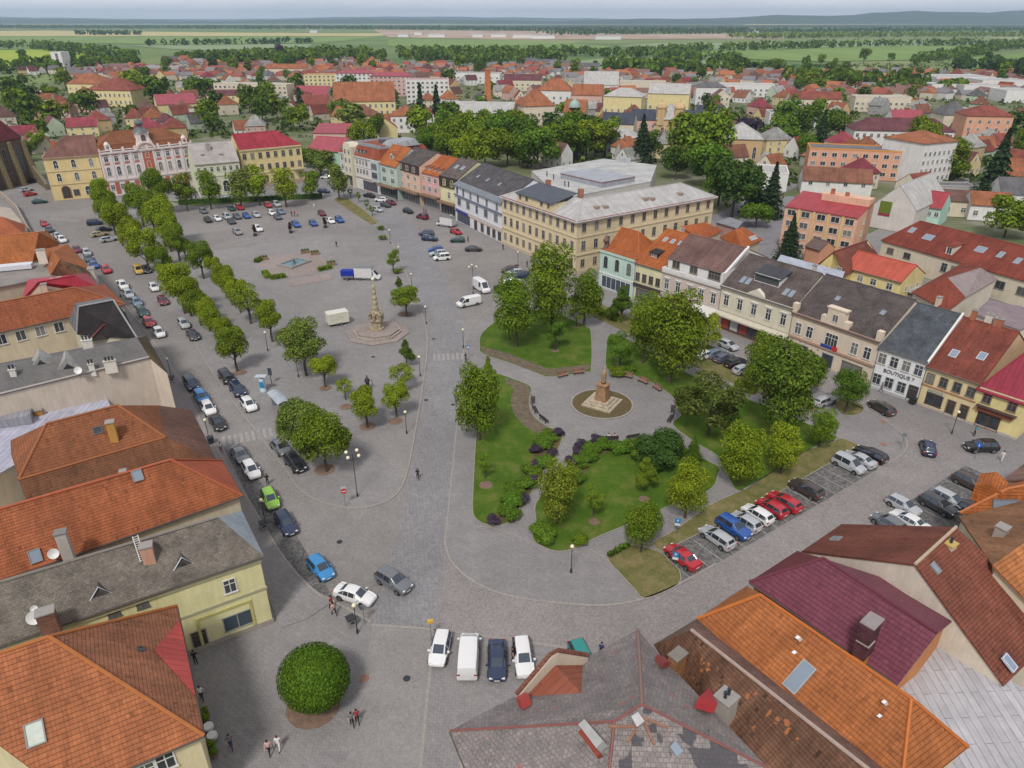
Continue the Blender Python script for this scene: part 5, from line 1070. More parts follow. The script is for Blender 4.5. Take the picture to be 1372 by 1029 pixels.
# maroon metal tiles
h = poly_house('maroon_house', 'house with the dark maroon metal tile roof and tall brown chimney', dict(a=P(1004, 779.5, 9), b=P(1068, 738, 9), r1=P(1103, 748, 12.4), r2=P(1256, 848, 12.4), d=P(1203, 917, 9), c=P(1300, 812, 9)), [(('a', 'b', 'r1'), 'metal_tiles', (.16, .035, .05)), ('a', 'r1', 'r2', 'd'), ('b', 'c', 'r2', 'r1')], 'metal_tiles', (.165, .045, .07), (.50, .22, .10), caps=[('a', 'r1'), ('r1', 'r2')], capc=(.13, .03, .045), gutters=[('a', 'd')])
chimney(h, 1160, 860, 11, 1.6, 1.0, 2.2, (.11, .05, .06), .7, (.28, .24, .24)); chimney(h, 1153, 880, 9.6, .9, .9, 1.7, (.46, .2, .05), .7, (.4, .37, .33))
# cream gable and brown tiles
h = poly_house('gabled_house', 'house with the tall blank cream gable and brownish red tiled roof', dict(a=P(1075, 738, 8.5), b=P(1128, 702, 8.5), r1=P(1226, 756, 14.5), r2=P(1281, 706, 14.5), c=P(1345, 918, 8), d=P(1425, 840, 8)), [('a', 'b', 'r2', 'r1'), (('r1', 'r2', 'd', 'c'), 'tiles_worn', (.245, .08, .05))], 'tiles_worn', (.215, .07, .045), (.58, .52, .43), inset=.15, caps=[('r1', 'r2')], capc=(.46, .36, .26), gutters=[('a', 'b')])
chimney(h, 1266, 750, 12.4, .9, .8, 1.8, (.56, .48, .33), .6, (.5, .36, .12), 1); F_ = ('r1', 'r2', 'd'); roofwin(h, F_, 1253, 761, .5, .8); roofwin(h, F_, 1352, 888, .7, 1.1, (.5, .55, .66)); roofwin(h, ('a', 'b', 'r2'), 1120, 722, .7, .8)
h = poly_house('white_roofed_annex', 'low annex with the whitish sheet metal roof behind the maroon roof', dict(a=P(1200, 918, 7.2), b=P(1254, 850, 7.8), c=P(1345, 906, 7.8), e=P(1430, 960, 7.4), f=P(1430, 1100, 6.8), d=P(1290, 1075, 6.8)), [('a', 'b', 'c', 'e', 'f', 'd')], 'sheet_roof', (.44, .43, .45), CRM, inset=.1)
h = poly_house('tan_house', 'house with the tan brown tiled roof and squat grey chimney by the right edge', dict(a=P(1284, 691, 9), b=P(1500, 680, 9), r1=P(1330, 757, 13), r2=P(1500, 636, 13.5), c=P(1450, 880, 8.5), d=P(1560, 780, 8.5)), [('a', 'b', 'r2', 'r1'), (('r1', 'r2', 'd', 'c'), 'tiles', (.46, .175, .06))], 'tiles_worn', (.30, .15, .075), CRM)
chimney(h, 1338, 722, 11.2, 1.0, .9, 1.4, (.34, .30, .27), .6)
h = poly_house('dormered_house', 'house with the fresh orange roof, dormer and blue glass skylight at the right edge', dict(a=P(1286, 687, 8.5), b=P(1330, 655, 8.5), b2=P(1420, 628, 8.5), r1=P(1350, 655, 11), r2=P(1500, 626, 13), c=P(1500, 690, 8.5)), [('a', 'b', 'r1'), ('b', 'b2', 'r2', 'r1'), ('a', 'r1', 'r2', 'c')], 'tiles', (.45, .14, .04), CRM, caps=[('a', 'r1'), ('r1', 'r2')], capc=(.46, .16, .06))
roofwin(h, ('a', 'r1', 'c'), 1347, 680, 2.6, 1.6, (.2, .2, .2))
m = MB(); m.hull8([(-1.3, 0, -1.5), (1.3, 0, -1.5), (1.3, 0, .3), (0, 0, 1.1), (-1.3, 0, .3)], [(-1.3, 3, -1.5), (1.3, 3, -1.5), (1.3, 3, .3), (0, 3, 1.1), (-1.3, 3, .3)]); dr = obj('dormer', m, M['tiles'], h.o, (.46, .14, .035), loc=P(1324, 660, 10.3)-h.c, rz=-.7)
h = poly_house('pink_roofed_house', 'house corner with dull pinkish tiles behind the orange dormer', dict(a=P(1342, 644, 8), b=P(1400, 600, 8), r1=P(1420, 640, 11.5), r2=P(1480, 600, 11.5)), [('a', 'b', 'r2', 'r1')], 'tiles_worn', (.28, .17, .14), CRM)
# ---------------------------------------------------------------- buildings round the square
def rootm(o): return Matrix.Translation(o.location) @ Matrix.Rotation(o.rotation_euler.z, 4, 'Z')
def merge(r1, r2):
    m = rootm(r1.o).inverted() @ rootm(r2.o)
    for ch in list(r2.o.children):
        loc, q, s = ch.matrix_basis.decompose() if ch.rotation_mode != 'XYZ' else (ch.location.copy(), ch.rotation_euler.to_quaternion(), ch.scale.copy())
        mm = m @ Matrix.LocRotScale(loc, q, s); ch.parent = r1.o; ch.location = mm.to_translation(); ch.rotation_euler = mm.to_euler()
    bpy.data.objects.remove(r2.o)
def off(a, b, dx, dy):   # point measured along and behind the line a-b
    d = (b-a); d.z = 0; d.normalize(); return a+d*dx+Vector((-d.y, d.x, 0))*dy
def text(root, s, size, loc, rz, col, name='lettering', font=None):
    c = bpy.data.curves.new(name, 'FONT'); c.body = s; c.size = size; c.extrude = .03; c.align_x = 'CENTER'; c.align_y = 'CENTER'
    o = bpy.data.objects.new('tmp', c); COL.objects.link(o); dg = bpy.context.evaluated_depsgraph_get(); me = bpy.data.meshes.new_from_object(o.evaluated_get(dg)); bpy.data.objects.remove(o)
    me.materials.clear(); me.materials.append(M['paint']); t = link(name, me, root, loc, 0, col); t.rotation_euler = (math.pi/2, 0, rz); return t
def panel(root, name, x0, x1, z0, z1, y, mat, col, d=.06):
    m = MB(); m.box(x0, x1, y-d, y+.02, z0, z1); return obj(name, m, M[mat], root, col)
V = lambda x, y: Vector((x, y, 0))
ROW = 'houses in the row right of the park'
# right row, from the far end
DW = (.10, .085, .075)
R1 = bld('shop_house', 'mint green house at the far end of the row with white shopfront', V(20, 156.3), V(26.6, 148.2), 9, 9, 'shed', rise=1.6, oh=.15, wall=(.44, .57, .51), roofc=(.42, .125, .04), win=[('f', 6.1, .95, 1.9, 3, 'arch', DW), ('f', 1.8, 8.6, 2.6, [.5], 'shop', (.7, .7, .7))], bands=[('f', 8.3, .55, .22, (.48, .62, .54)), ('f', 3.5, .35, .12, (.7, .7, .68)), ('l', 8.3, .55, .2, (.48, .62, .54))], group=ROW)
m = MB(); m.lathe([(.5, 0), (.45, .8), (.25, 1.1), (.6, 1.5), (.7, 2.0), (.3, 2.6), (.1, 3.2)], (.7, .8, 9), 12); obj('urn', m, M['sandstone'], R1.o, (.22, .14, .12), smooth=True)
m = MB(); 
R2 = bld('shop_house', 'pale yellow house with bright orange roof, black dormer and three skylights', V(26.6, 148.2), V(31.4, 142.8), 8.6, 19, 'gable', rise=5.3, rf=.52, wall=(.62, .58, .38), roofc=(.43, .125, .035), win=[('f', 5.4, .95, 1.6, 4, 'std', (.2, .15, .12)), ('f', 1.5, 5.6, 2.4, [.5], 'shop', (.1, .08, .07))], bands=[('f', 8.0, .4, .2, (.55, .52, .38)), ('f', 3.2, .7, .3, (.06, .05, .05))], sky=[(2.0, .72, .7, 1.1, (.6, .6, .6)), (4.0, .72, .7, 1.1, (.6, .6, .6)), (6.0, .72, .7, 1.1, (.6, .6, .6))], chim=[(3.2, 11.5, 1.2, (.45, .38, .28))], group=ROW)
dormer(R2, 3.0, .22, 2.2, .9, 'shed', (.04, .035, .035), (.05, .05, .05), 'felt_roof')
R2b = bld('annex', 'x', off(V(20, 156.3), V(31.4, 142.8), .6, 1.2), off(V(20, 156.3), V(31.4, 142.8), 10.2, 1.2), 8.6, 9, 'hipr', rise=4.4, oh=.1, wall=(.62, .58, .38), roofc=(.42, .12, .035)); merge(R1, R2b)
a, b = V(31.4, 142.8), V(40.8, 131.9)
R3 = bld('shop_house', 'greyish pink house with white attic storey and brown roof beside the orange one', a, b, 8.6, 17, 'flat', wall=(.52, .44, .39), roofc=(.45, .45, .46), roofm='sheet_roof', gablec=(.62, .61, .60), win=[('f', 5.7, 1.0, 2.0, 5, 'hood'), ('f', 1.5, 4.6, 2.4, [.25, .75], 'shop', (.12, .08, .06))], bands=[('f', 8.1, .45, .3, (.60, .58, .55)), ('f', 3.9, .3, .15, (.50, .46, .42))], group=ROW)
u = bld('attic', 'x', off(a, b, .35, 1.0), off(a, b, (b-a).length-.35, 1.0), 2.4, 15.6, 'gable', z0=8.6, rise=3.8, rf=.42, oh=.15, og=.02, wall=(.64, .63, .62), roofc=(.20, .115, .10), roofm='tiles_worn', win=[('f', 1.3, 1.7, 1.5, [.16, .48], 'casement', (.40, .30, .17)), ('f', 1.3, 2.6, 1.5, [.84], 'double', (.30, .24, .18))]); merge(R3, u)
m = MB(); m.box(-.1, .35, 0, 8.2, 8.6, 11.2); m.hull8([(-.12, 1, 11.2), (.32, 1, 11.2), (.32, 8, 15.1), (-.12, 8, 15.1)][::-1], [(-.12, 1, 10.6), (.32, 1, 10.6), (.32, 8, 14.5), (-.12, 8, 14.5)][::-1]); fw = obj('parapet', m, M['plaster'], R3.o, (.64, .63, .62)); fw.location = (R3.W-.3, 0, 0)
m = MB(); m.solid([(-2.5, -3.0, 2.9), (2.5, -3.0, 2.9), (2.5, .05, 3.9), (-2.5, .05, 3.9)], [(0, 1, 2, 3)], .06); aw = obj('awning', m, M['paint'], R3.o, (.62, .60, .58), loc=(R3.W*.82, 0, 0))
m = MB(); m.solid([(-2.2, -2.0, 2.9), (2.2, -2.0, 2.9), (2.2, .05, 3.7), (-2.2, .05, 3.7)], [(0, 1, 2, 3)], .06); aw = obj('awning', m, M['paint'], R3.o, (.20, .10, .07), loc=(R3.W*.4, 0, 0))
a, b = V(40.8, 131.9), V(50.4, 119.4)
R4 = bld('shop_house', 'cream house with dark brown roof, large roof light and long canopy over shops', a, b, 9.1, 15, 'gable', rise=4.7, wall=(.60, .56, .44), roofc=(.115, .092, .085), roofm='slates', win=[('f', 6.2, 1.0, 2.0, [.1, .3, .7, .9], 'hood'), ('f', 6.2, 1.0, 2.0, [.5], 'hood'), ('f', 1.6, 13.5, 2.6, [.5], 'shop', (.25, .08, .05))], bands=[('f', 8.5, .5, .3, (.58, .55, .46)), ('f', 3.9, .25, .12, (.52, .48, .40))], chim=[(13.5, 8.5, 1.4, (.5, .47, .44))], sky=[(3.2, .28, .8, 1.6), (4.4, .28, .8, 1.6), (12.4, .3, .8, 1.6), (13.6, .3, .8, 1.6)], group=ROW)
m = MB(); m.solid([(-.1, -1.5, 3.55), (R4.W+.1, -1.5, 3.55), (R4.W+.1, .05, 3.85), (-.1, .05, 3.85)], [(0, 1, 2, 3)], .3); obj('canopy', m, M['paint'], R4.o, (.56, .52, .42))
m = MB(); m.box(5.2, 10.6, 2.6, 5, 9.2, 12.3); dr = obj('dormer', m, M['plaster'], R4.o, (.62, .62, .6)); m = MB(); m.solid([(5.0, 2.4, 12.2), (10.8, 2.4, 12.2), (10.8, 6.0, 13.3), (5.0, 6.0, 13.3)], [(0, 1, 2, 3)], .15); obj('dormer_roof', m, M['sheet_roof'], dr, (.05, .05, .06)); m = MB(); m.box(5.3, 10.5, 2.57, 2.6, 10.9, 12.0); obj('pane', m, M['glass'], dr)
m = MB(); m.hull8([(R4.W/2-2, -.1, 9.05), (R4.W/2+2, -.1, 9.05), (R4.W/2, -.1, 10.3)], [(R4.W/2-2, .8, 9.05), (R4.W/2+2, .8, 9.05), (R4.W/2, .8, 10.3)]); obj('pediment', m, M['plaster'], R4.o, (.58, .55, .46))
for i in range(3): panel(R4.o, 'shop_sign', 1.2+i*2.1, 2.9+i*2.1, .7, 2.6, -.1, 'paint', ((.4, .08, .05), (.55, .53, .5), (.32, .07, .06))[i], .03)
a, b = V(50.4, 119.4), V(59.9, 106.0)
R5 = bld('bank_house', 'cream house with stepped central gable and wide dark grey brown roof', a, b, 8.5, 16.5, 'gable', rise=5.2, wall=(.62, .52, .41), roofc=(.10, .083, .08), roofm='slates', win=[('f', 5.6, 1.1, 2.0, [.1, .24, .76, .9], 'std'), ('f', 5.6, 2.2, 2.2, [.5], 'double'), ('f', 1.6, 2.0, 2.4, [.2], 'shop', (.3, .3, .3)), ('f', 1.6, 3.6, 2.4, [.78], 'shop', (.12, .12, .12)), ('f', 1.5, 2.0, 2.6, [.5], 'shop', (.08, .12, .2))], bands=[('f', 7.9, .5, .3, (.46, .29, .22)), ('f', 3.7, .35, .25, (.44, .29, .22)), ('f', 0, .5, .08, (.45, .40, .35))], sky=[(5.2, .55, .7, .9), (13.5, .55, .7, .9)], group=ROW)
m = MB(); w = R5.W/2; m.box(w-2.6, w+2.6, -.25, .9, 8.3, 9.6); m.box(w-1.6, w+1.6, -.25, .9, 9.6, 11.2); m.box(w-1.85, w+1.85, -.35, .95, 11.2, 11.45); obj('gable', m, M['plaster'], R5.o, (.62, .52, .41))
for x in (-.1, 2*w-.8): m = MB(); m.box(x, x+.9, -.25, .7, 8.4, 10.0); obj('corner_pier', m, M['plaster'], R5.o, (.62, .52, .41))
put_window(R5.o, 'plain', .9, 1.2, (w, -.26, 9.7), 0, WHITE)
s = panel(R5.o, 'sign_board', w-1.6, w+.5, 4.1, 4.6, -.28, 'paint', (.03, .06, .3)); panel(R5.o, 'sign_board', w+.6, w+1.5, 4.0, 4.8, -.28, 'paint', (.55, .03, .03))
a, b = V(59.9, 106.0), V(64.8, 100.1)
R6 = bld('boutique_house', 'white house lettered BOUTIQUE 7 with plain dark slate grey roof', a, b, 7.6, 18.5, 'gable', rise=5.4, wall=(.70, .71, .72), roofc=(.088, .10, .115), roofm='slates', win=[('f', 5.6, 1.15, 1.7, 4, 'std', (.62, .60, .56)), ('f', 1.9, 1.2, 1.7, [.12, .38, .64], 'std', (.45, .46, .47)), ('f', 1.45, 1.3, 2.7, [.88], 'door', (.1, .1, .1))], bands=[('f', 7.0, .4, .2, (.62, .63, .64)), ('f', 0, .5, .08, (.45, .45, .46))], group=ROW)
text(R6.o, 'BOUTIQUE 7', .86, (R6.W*.53, -.06, 3.75), 0, (.06, .06, .065))
m = MB(); sl_ = 18.5/2; m.hull8([(-.12, -.1, 7.6), (.18, -.1, 7.6), (.18, sl_, 13.35), (-.12, sl_, 13.35)][::-1], [(-.12, -.1, 7.2), (.18, -.1, 7.2), (.18, sl_, 12.95), (-.12, sl_, 12.95)][::-1]); vg = obj('verge_wall', m, M['plaster'], R6.o, (.66, .65, .62), loc=(R6.W, 0, 0))
a, b = V(64.8, 100.1), V(69.7, 93.9)
R7 = bld('shop_house', 'yellow house with faded brownish red tiled roof and two skylights', a, b, 7.0, 19, 'gable', rise=5.6, wall=(.64, .53, .31), roofc=(.25, .068, .045), roofm='tiles_worn', win=[('f', 5.0, 1.0, 1.5, 4, 'std', (.2, .16, .13)), ('f', 1.7, 2.4, 1.8, [.3], 'shop', (.1, .08, .07)), ('f', 1.4, 1.1, 2.5, [.62, .86], 'door', (.3, .22, .15))], bands=[('f', 6.5, .35, .2, (.6, .55, .42)), ('f', 3.6, .22, .12, (.42, .22, .13)), ('f', 0, .4, .06, (.45, .4, .35))], sky=[(2.2, .32, .95, 1.35, (.55, .57, .6)), (5.7, .42, .95, 1.35, (.55, .57, .6))], chim=[(1.2, 9.6, 1.5, (.36, .14, .08)), (3.4, 9.8, 1.6, (.55, .5, .45), 1.0), (4.8, 9.8, 1.3, (.36, .15, .09), 1.2)], group=ROW)
panel(R7.o, 'sign_board', 1.2, 3.4, 2.85, 3.35, -.1, 'paint', (.36, .34, .28))
a, b = V(69.7, 93.9), V(73.8, 89.0)
R8 = bld('shop_house', 'yellow corner house with crimson red roof and small white dormer', a, b, 6.5, 17, 'hipl', hip=3, rise=5.6, wall=(.66, .56, .27), roofc=(.30, .025, .05), roofm='sheet_roof', win=[('f', 4.9, 1.0, 1.5, [.2, .72], 'std', (.25, .18, .13)), ('f', 1.35, 3.0, 2.2, [.36], 'shop', (.20, .06, .04)), ('r', 1.3, 1.1, 2.4, [.3], 'door', (.2, .1, .07))], bands=[('f', 6.0, .35, .2, (.62, .55, .36)), ('f', 0, .45, .06, (.42, .40, .36))], group=ROW)
dormer(R8, 3.3, .36, 1.5, 1.1, 'gable', (.30, .03, .05), (.6, .58, .55), 'sheet_roof')
panel(R8.o, 'sign_board', .5, 5.2, 2.75, 3.4, -.25, 'paint', (.22, .07, .04), .12); m = MB(); m.box(.3, 5.6, -.7, .05, 3.5, 3.65); obj('canopy', m, M['paint'], R8.o, (.08, .05, .05))
# north-east row
NR = 'houses along the street north of the park'
def kz(u, v, z): q = P(u, v, z); q.z = 0; return q
a, b = kz(609, 248.6, 10.4), kz(672.6, 268.5, 11.7)
N6 = bld('store_house', 'long white commercial house with dark roof and blue shopfront left of the school', a, b, 11, 22, 'gable', rise=5.2, rf=.45, wall=(.62, .63, .66), roofc=(.095, .088, .095), roofm='slates', one=True,
    win=[('f', 9.3, 1.0, 1.8, [.06, .2, .36, .52, .7, .9], 'plain', (.3, .3, .32)), ('f', 6.2, 1.9, 1.9, [.1, .3, .68, .88], 'double', (.3, .31, .33)), ('f', 6.2, 1.2, 1.9, [.49], 'std', (.3, .31, .33)), ('f', 1.7, 8.2, 2.6, [.19], 'shop', (.04, .06, .25)), ('f', 1.4, 1.6, 2.6, [.46], 'door', (.25, .08, .06)), ('f', 1.6, 2.0, 2.4, [.6, .73, .84, .95], 'shop', (.5, .42, .36))],
    bands=[('f', 7.8, .3, .45, (.12, .14, .2)), ('f', 3.9, .25, .15, (.55, .56, .6)), ('f', 3.15, .65, .2, (.62, .5, .42))], sky=[(6, .5, .9, 1.2), (12, .5, .9, 1.2), (19, .5, .9, 1.2)], group=NR)
panel(N6.o, 'sign_board', .6, 9, 3.1, 3.75, -.24, 'paint', (.03, .05, .30))
m = MB(); m.solid([(-.1, -.5, 10.9), (N6.W+.1, -.5, 10.9), (N6.W+.1, 3.6, 12.7), (-.1, 3.6, 12.7)], [(0, 1, 2, 3)], .25); obj('lower_roof', m, M['sheet_roof'], N6.o, (.20, .22, .25))
a, b = kz(589, 233.5, 12), kz(613, 241, 11.6)
def attic_house(name, label, a, b, ze, D, wall, attic, roofc, rise, roofm, az, wins, extra=(), rf=.45, sky=(), og=.05):
    r = bld(name, label, a, b, ze, D, 'gable', rise=rise, rf=rf, og=og, wall=wall, roofc=roofc, roofm=roofm, one=True, win=wins, group=NR, sky=sky)
    if attic: m = MB(); m.box(-.05, r.W+.05, -.35, .05, az, ze-.05); obj('attic_front', m, M['slates'], r.o, attic)
    m = MB(); m.box(0, r.W, -1.9, .02, 3.7, 4.15); obj('canopy', m, M['paint'], r.o, (.22, .14, .09)); return r
SF = ('f', 1.9, 0, 3.2, [.5], 'shop', (.36, .38, .36))
def sf(w): return ('f', 1.9, w-.4, 3.3, [.5], 'shop', (.36, .40, .38))
N5 = attic_house('shop_house', 'pale yellow house with dark brown attic and brown roof with two skylights', a, b, 11.8, 18, (.62, .60, .36), (.06, .05, .05), (.13, .105, .10), 4.2, 'slates', 8.6, [sf((b-a).length), ('f', 6.2, 1.3, 1.9, [.5], 'std')], sky=[(3, .55, 1.1, 1.5, (.5, .5, .5)), (6, .55, 1.1, 1.5, (.5, .5, .5))])
for s_ in (.3, .72): put_window(N5.o, 'arch', 1.3, 1.2, (N5.W*s_, -.36, 9.8), 0, (.66, .6, .25), True)
a, b = kz(561.7, 228.7, 11), kz(588.5, 235.4, 11)
N4 = attic_house('shop_house', 'salmon pink house with orange roof and row of small dormers', a, b, 11, 17, (.60, .36, .34), None, (.42, .12, .035), 4.4, 'tiles', 0, [sf((b-a).length), ('f', 9.0, 1.5, 1.5, [.2, .5, .8], 'double'), ('f', 6.0, 1.5, 1.5, [.2, .5, .8], 'double')])
for s_ in (.12, .37, .62, .87): dormer(N4, N4.W*s_, .14, 1.2, .9, 'shed', (.36, .12, .06), (.5, .45, .4), 'tiles', WHITE)
a, b = kz(531.5, 213.2, 13), kz(561, 223.5, 12.6)
N3 = attic_house('shop_house', 'apricot house with dark brown attic storey and dark roof', a, b, 12.7, 16, (.62, .44, .33), (.075, .045, .042), (.10, .085, .08), 3.6, 'slates', 10, [sf((b-a).length), ('f', 8.4, 1.7, 1.4, [.2, .5, .8], 'double'), ('f', 5.7, 1.7, 1.4, [.2, .5, .8], 'double')])
for s_ in (.2, .5, .8): put_window(N3.o, 'double', 1.8, 1.4, (N3.W*s_, -.36, 11.3), 0, (.5, .45, .4), True)
panel(N3.o, 'corner_strip', 0, 1.1, 4.2, 12.2, -.37, 'paint', (.55, .25, .05), .05)
a, b = kz(507, 216.5, 11.3), kz(531, 222.5, 11.3)
N2 = attic_house('shop_house', 'mint green house with orange roof next to the bay fronted corner building', a, b, 11.2, 14, (.42, .51, .45), None, (.43, .135, .04), 5.2, 'tiles', 0, [sf((b-a).length), ('f', 9, 2.2, 1.5, [.28, .74], 'double'), ('f', 6, 2.2, 1.5, [.28, .74], 'double')])
dormer(N2, N2.W*.5, .3, 2.0, 1.4, 'gable', (.43, .14, .05), (.55, .5, .42))
a, b = kz(454, 200.5, 12.2), kz(507, 216, 11.4)
N1 = bld('corner_building', 'white and cream four storey corner building with bays and rust red mansard', a, b, 11.5, 22, 'mansard', rise=.5, mh=3.2, mi=1.6, oh=.2, wall=(.60, .58, .56), roofc=(.32, .085, .045), one=True,
    win=[('f', 9.6, 1.3, 1.6, [.06, .13, .46, .54, .62, .70, .86, .94], 'std'), ('f', 6.5, 1.3, 1.6, [.06, .13, .46, .54, .62, .70, .86, .94], 'std'), ('f', 1.9, 8, 3, [.2], 'shop', (.3, .25, .2)), ('f', 1.9, 9, 3, [.75], 'shop', (.25, .12, .1)), ('r', 9.4, 1.8, 1.6, 3, 'double'), ('r', 6.4, 1.8, 1.6, 3, 'double')], bands=[('f', 11.0, .5, .35, (.55, .53, .5)), ('f', 4.2, .4, .3, (.5, .45, .42)), ('f', 7.9, .2, .12, (.52, .5, .48))], group=NR)
m = MB(); W_1 = N1.W; m.box(W_1*.2, W_1*.4, -1.3, 1.5, 4.3, 14.4); m.hull8([(W_1*.2, -1.3, 14.4), (W_1*.4, -1.3, 14.4), (W_1*.36, -1.3, 15.6), (W_1*.24, -1.3, 15.6)], [(W_1*.2, 2.5, 14.4), (W_1*.4, 2.5, 14.4), (W_1*.36, 2.5, 15.6), (W_1*.24, 2.5, 15.6)]); m.box(W_1*.2, W_1*.22, -1.3, 0, 0, 4.3); m.box(W_1*.38, W_1*.4, -1.3, 0, 0, 4.3); bay = obj('bay', m, M['plaster'], N1.o, (.60, .55, .42))
for z in (6.5, 9.6, 12.6):
    for s_ in (.25, .35): put_window(bay, 'std', 1.2, 1.6, (W_1*s_, -1.32, z), 0, WHITE, True)
for s_ in (.06, .14, .47, .56, .65): 
    m = MB(); m.box(-.7, .7, 0, 2, 0, 2.0); d_ = obj('dormer', m, M['slates'], N1.o, (.12, .06, .05), loc=(W_1*s_, .35, 11.8)); put_window(d_, 'plain', 1.0, 1.4, (0, -.02, 1.0), 0, WHITE, True)
m = MB(); m.box(W_1*.86, W_1+1, -1.0, 2.5, 4.3, 11.5); cb = obj('bay', m, M['plaster'], N1.o, (.44, .50, .50))
for z in (6.5, 9.5): put_window(cb, 'double', 3.2, 1.8, (W_1*.94, -1.02, z), 0, (.3, .33, .35), True)
m = MB(); m.box(1.8, W_1-1.8, 2.2, 20, 14.7, 14.95); obj('flat_roof', m, M['felt_roof'], N1.o, (.20, .21, .22)); m = MB(); m.box(W_1*.5, W_1*.62, 9, 11, 14.95, 16.4); obj('plant_box', m, M['paint'], N1.o, (.1, .1, .11)); m = MB(); m.hull8([(W_1*.62, 8, 14.95), (W_1*.98, 8, 14.95), (W_1*.98, 18, 14.95), (W_1*.62, 18, 14.95)], [(W_1*.7, 9, 16.6), (W_1*.95, 9, 16.6), (W_1*.95, 17, 17), (W_1*.7, 17, 17)]); obj('roof_shell', m, M['sheet_roof'], N1.o, (.33, .34, .35))
# the school
a, b = kz(673, 262, 13.2), kz(773.5, 295.5, 13.2)
SW_ = [('f', z, 1.0, h_, [.045+.0905*i for i in range(11) if not (z < 4 and i == 6)], 'std', (.36, .32, .27)) for z, h_ in ((11.2, 1.9), (6.9, 2.0), (2.6, 1.7))]+[('r', z, 1.05, h_, [.045+.0827*i for i in range(12)], 'std', (.36, .32, .27)) for z, h_ in ((11.2, 1.9), (6.9, 2.1), (2.6, 1.8))]
SC = bld('school', 'large cream three storey school with pale metal roof and arched entrance', a, b, 13.2, 12.5, 'hip', rise=3.0, oh=.7, wall=(.62, .51, .33), roofc=(.44, .43, .42), roofm='sheet_roof', one=True, win=SW_[:3]+[('f', 1.8, 2.0, 2.6, [.588], 'gate', (.5, .42, .28))], bands=[('f', 12.6, .5, .45, (.27, .05, .05)), ('f', 4.6, .35, .2, (.58, .49, .33)), ('f', 8.9, .3, .15, (.58, .49, .33)), ('f', 0, .9, .12, (.5, .42, .32))])
W2 = bld('wing', 'x', off(a, b, SC.W, .05), off(a, b, SC.W, 46.5)+Vector((0, 0, 0)), 13.2, 13, 'hip', rise=3.0, oh=.7, wall=(.62, .51, .33), roofc=(.44, .43, .42), roofm='sheet_roof', one=True, win=[('f',)+w_[1:] for w_ in SW_[3:]], bands=[('f', 12.6, .5, .45, (.27, .05, .05)), ('f', 4.6, .35, .2, (.58, .49, .33)), ('f', 8.9, .3, .15, (.58, .49, .33)), ('f', 0, .9, .12, (.5, .42, .32))]); 
for x, s_ in ((8, .35), (10.5, .3), (24, .35), (26, .3), (36, .3)): 
    m = MB(); m.box(-.7, .7, 0, 1.6, -.4, .7); d_ = obj('roof_dormer', m, M['sheet_roof'], W2.o, (.36, .27, .22), loc=(x, 6.5*s_, 13.2+3*s_))
merge(SC, W2)
m = MB(); m.box(SC.W*.22, SC.W*.70, -.12, 7, 13.0, 15.3); at = obj('attic_block', m, M['plaster'], SC.o, (.62, .51, .33))
for s_ in (.27, .36, .56, .65): put_window(at, 'plain', .9, .9, (SC.W*s_, -.13, 14.4), 0, (.3, .27, .22), True)
m = MB(); m.solid([(SC.W*.21, -.5, 15.3), (SC.W*.71, -.5, 15.3), (SC.W*.71, 7.3, 17), (SC.W*.21, 7.3, 17)], [(0, 1, 2, 3)], .2); obj('solar_roof', m, M['sheet_roof'], SC.o, (.075, .085, .11))
for x, y in ((SC.W*.3, 8), (SC.W*.72, 8)): m = MB(); m.box(x-.6, x+.6, y-.5, y+.5, 15, 18); obj('chimney', m, M['brickwork'], SC.o, (.36, .17, .12))
h = poly_house('flat_annex', 'wide whitish flat roofed hall behind the school', dict(a=P(712, 229, 11), b=P(809, 212.5, 11), c=P(880, 221, 11), d=P(872, 243, 11), e=P(752, 266, 11)), [('a', 'b', 'c', 'd', 'e')], 'felt_roof', (.44, .44, .43), (.52, .49, .46), inset=.05)
for u, v in ((733, 233), (742, 237), (757, 246), (762, 247)): wwin(h, 'a', 'e', u, v, 1.6, 1.6, 'plain', WHITE, True)
m = MB(); p = P(800, 241, 11)-h.c; m.box(-9, 9, -7, 7, -.5, 1.6); obj('raised_roof', m, M['sheet_roof'], h.o, (.36, .38, .42), loc=p, rz=-.9); m = MB(); m.box(-9.1, 9.1, -7.1, 7.1, 1.55, 1.7); obj('roof_edge', m, M['paint'], h.o, (.25, .06, .05), loc=p-Vector((0, 0, .25)), rz=-.9)
for u, v in ((834, 216), (841, 217)): m = MB(); m.box(-.9, .9, -.8, .8, -.3, 1.2); obj('air_unit', m, M['paint'], h.o, (.4, .42, .45), loc=P(u, v, 11)-h.c)
# town hall side
TH = 'houses on the town hall side of the square'
a, b = kz(56.5, 212, 14), kz(131, 207, 14)
T1 = bld('town_house', 'yellow three storey house with reddish brown hipped roof beside the church', a, b, 14, 15, 'hipl', rise=5.5, oh=.3, wall=(.64, .50, .25), roofc=(.235, .115, .09), roofm='tiles_worn', one=True, win=[('f', 11.4, 1.2, 1.9, [.2, .52, .84], 'arch'), ('f', 7.2, 1.2, 1.9, [.2, .52, .84], 'arch'), ('f', 1.9, 2.2, 2.8, [.26], 'gate', (.2, .13, .08)), ('f', 2.2, 1.6, 1.8, [.44], 'double', (.12, .1, .09)), ('f', 2.2, 1.6, 2.0, [.66, .9], 'arch')], bands=[('f', 13.5, .4, .3, (.5, .4, .26)), ('f', 9.3, .2, .12, (.45, .36, .22)), ('f', 5.0, .2, .12, (.45, .36, .22)), ('l', 13.5, .4, .3, (.5, .4, .26))], chim=[(3.5, 8.5, 1.8, (.4, .14, .07), 1.4), (8, 9.5, 1.6, (.42, .14, .06), 1.2)], group=TH)
a, b = kz(132, 203.5, 15), kz(256, 191.5, 15)
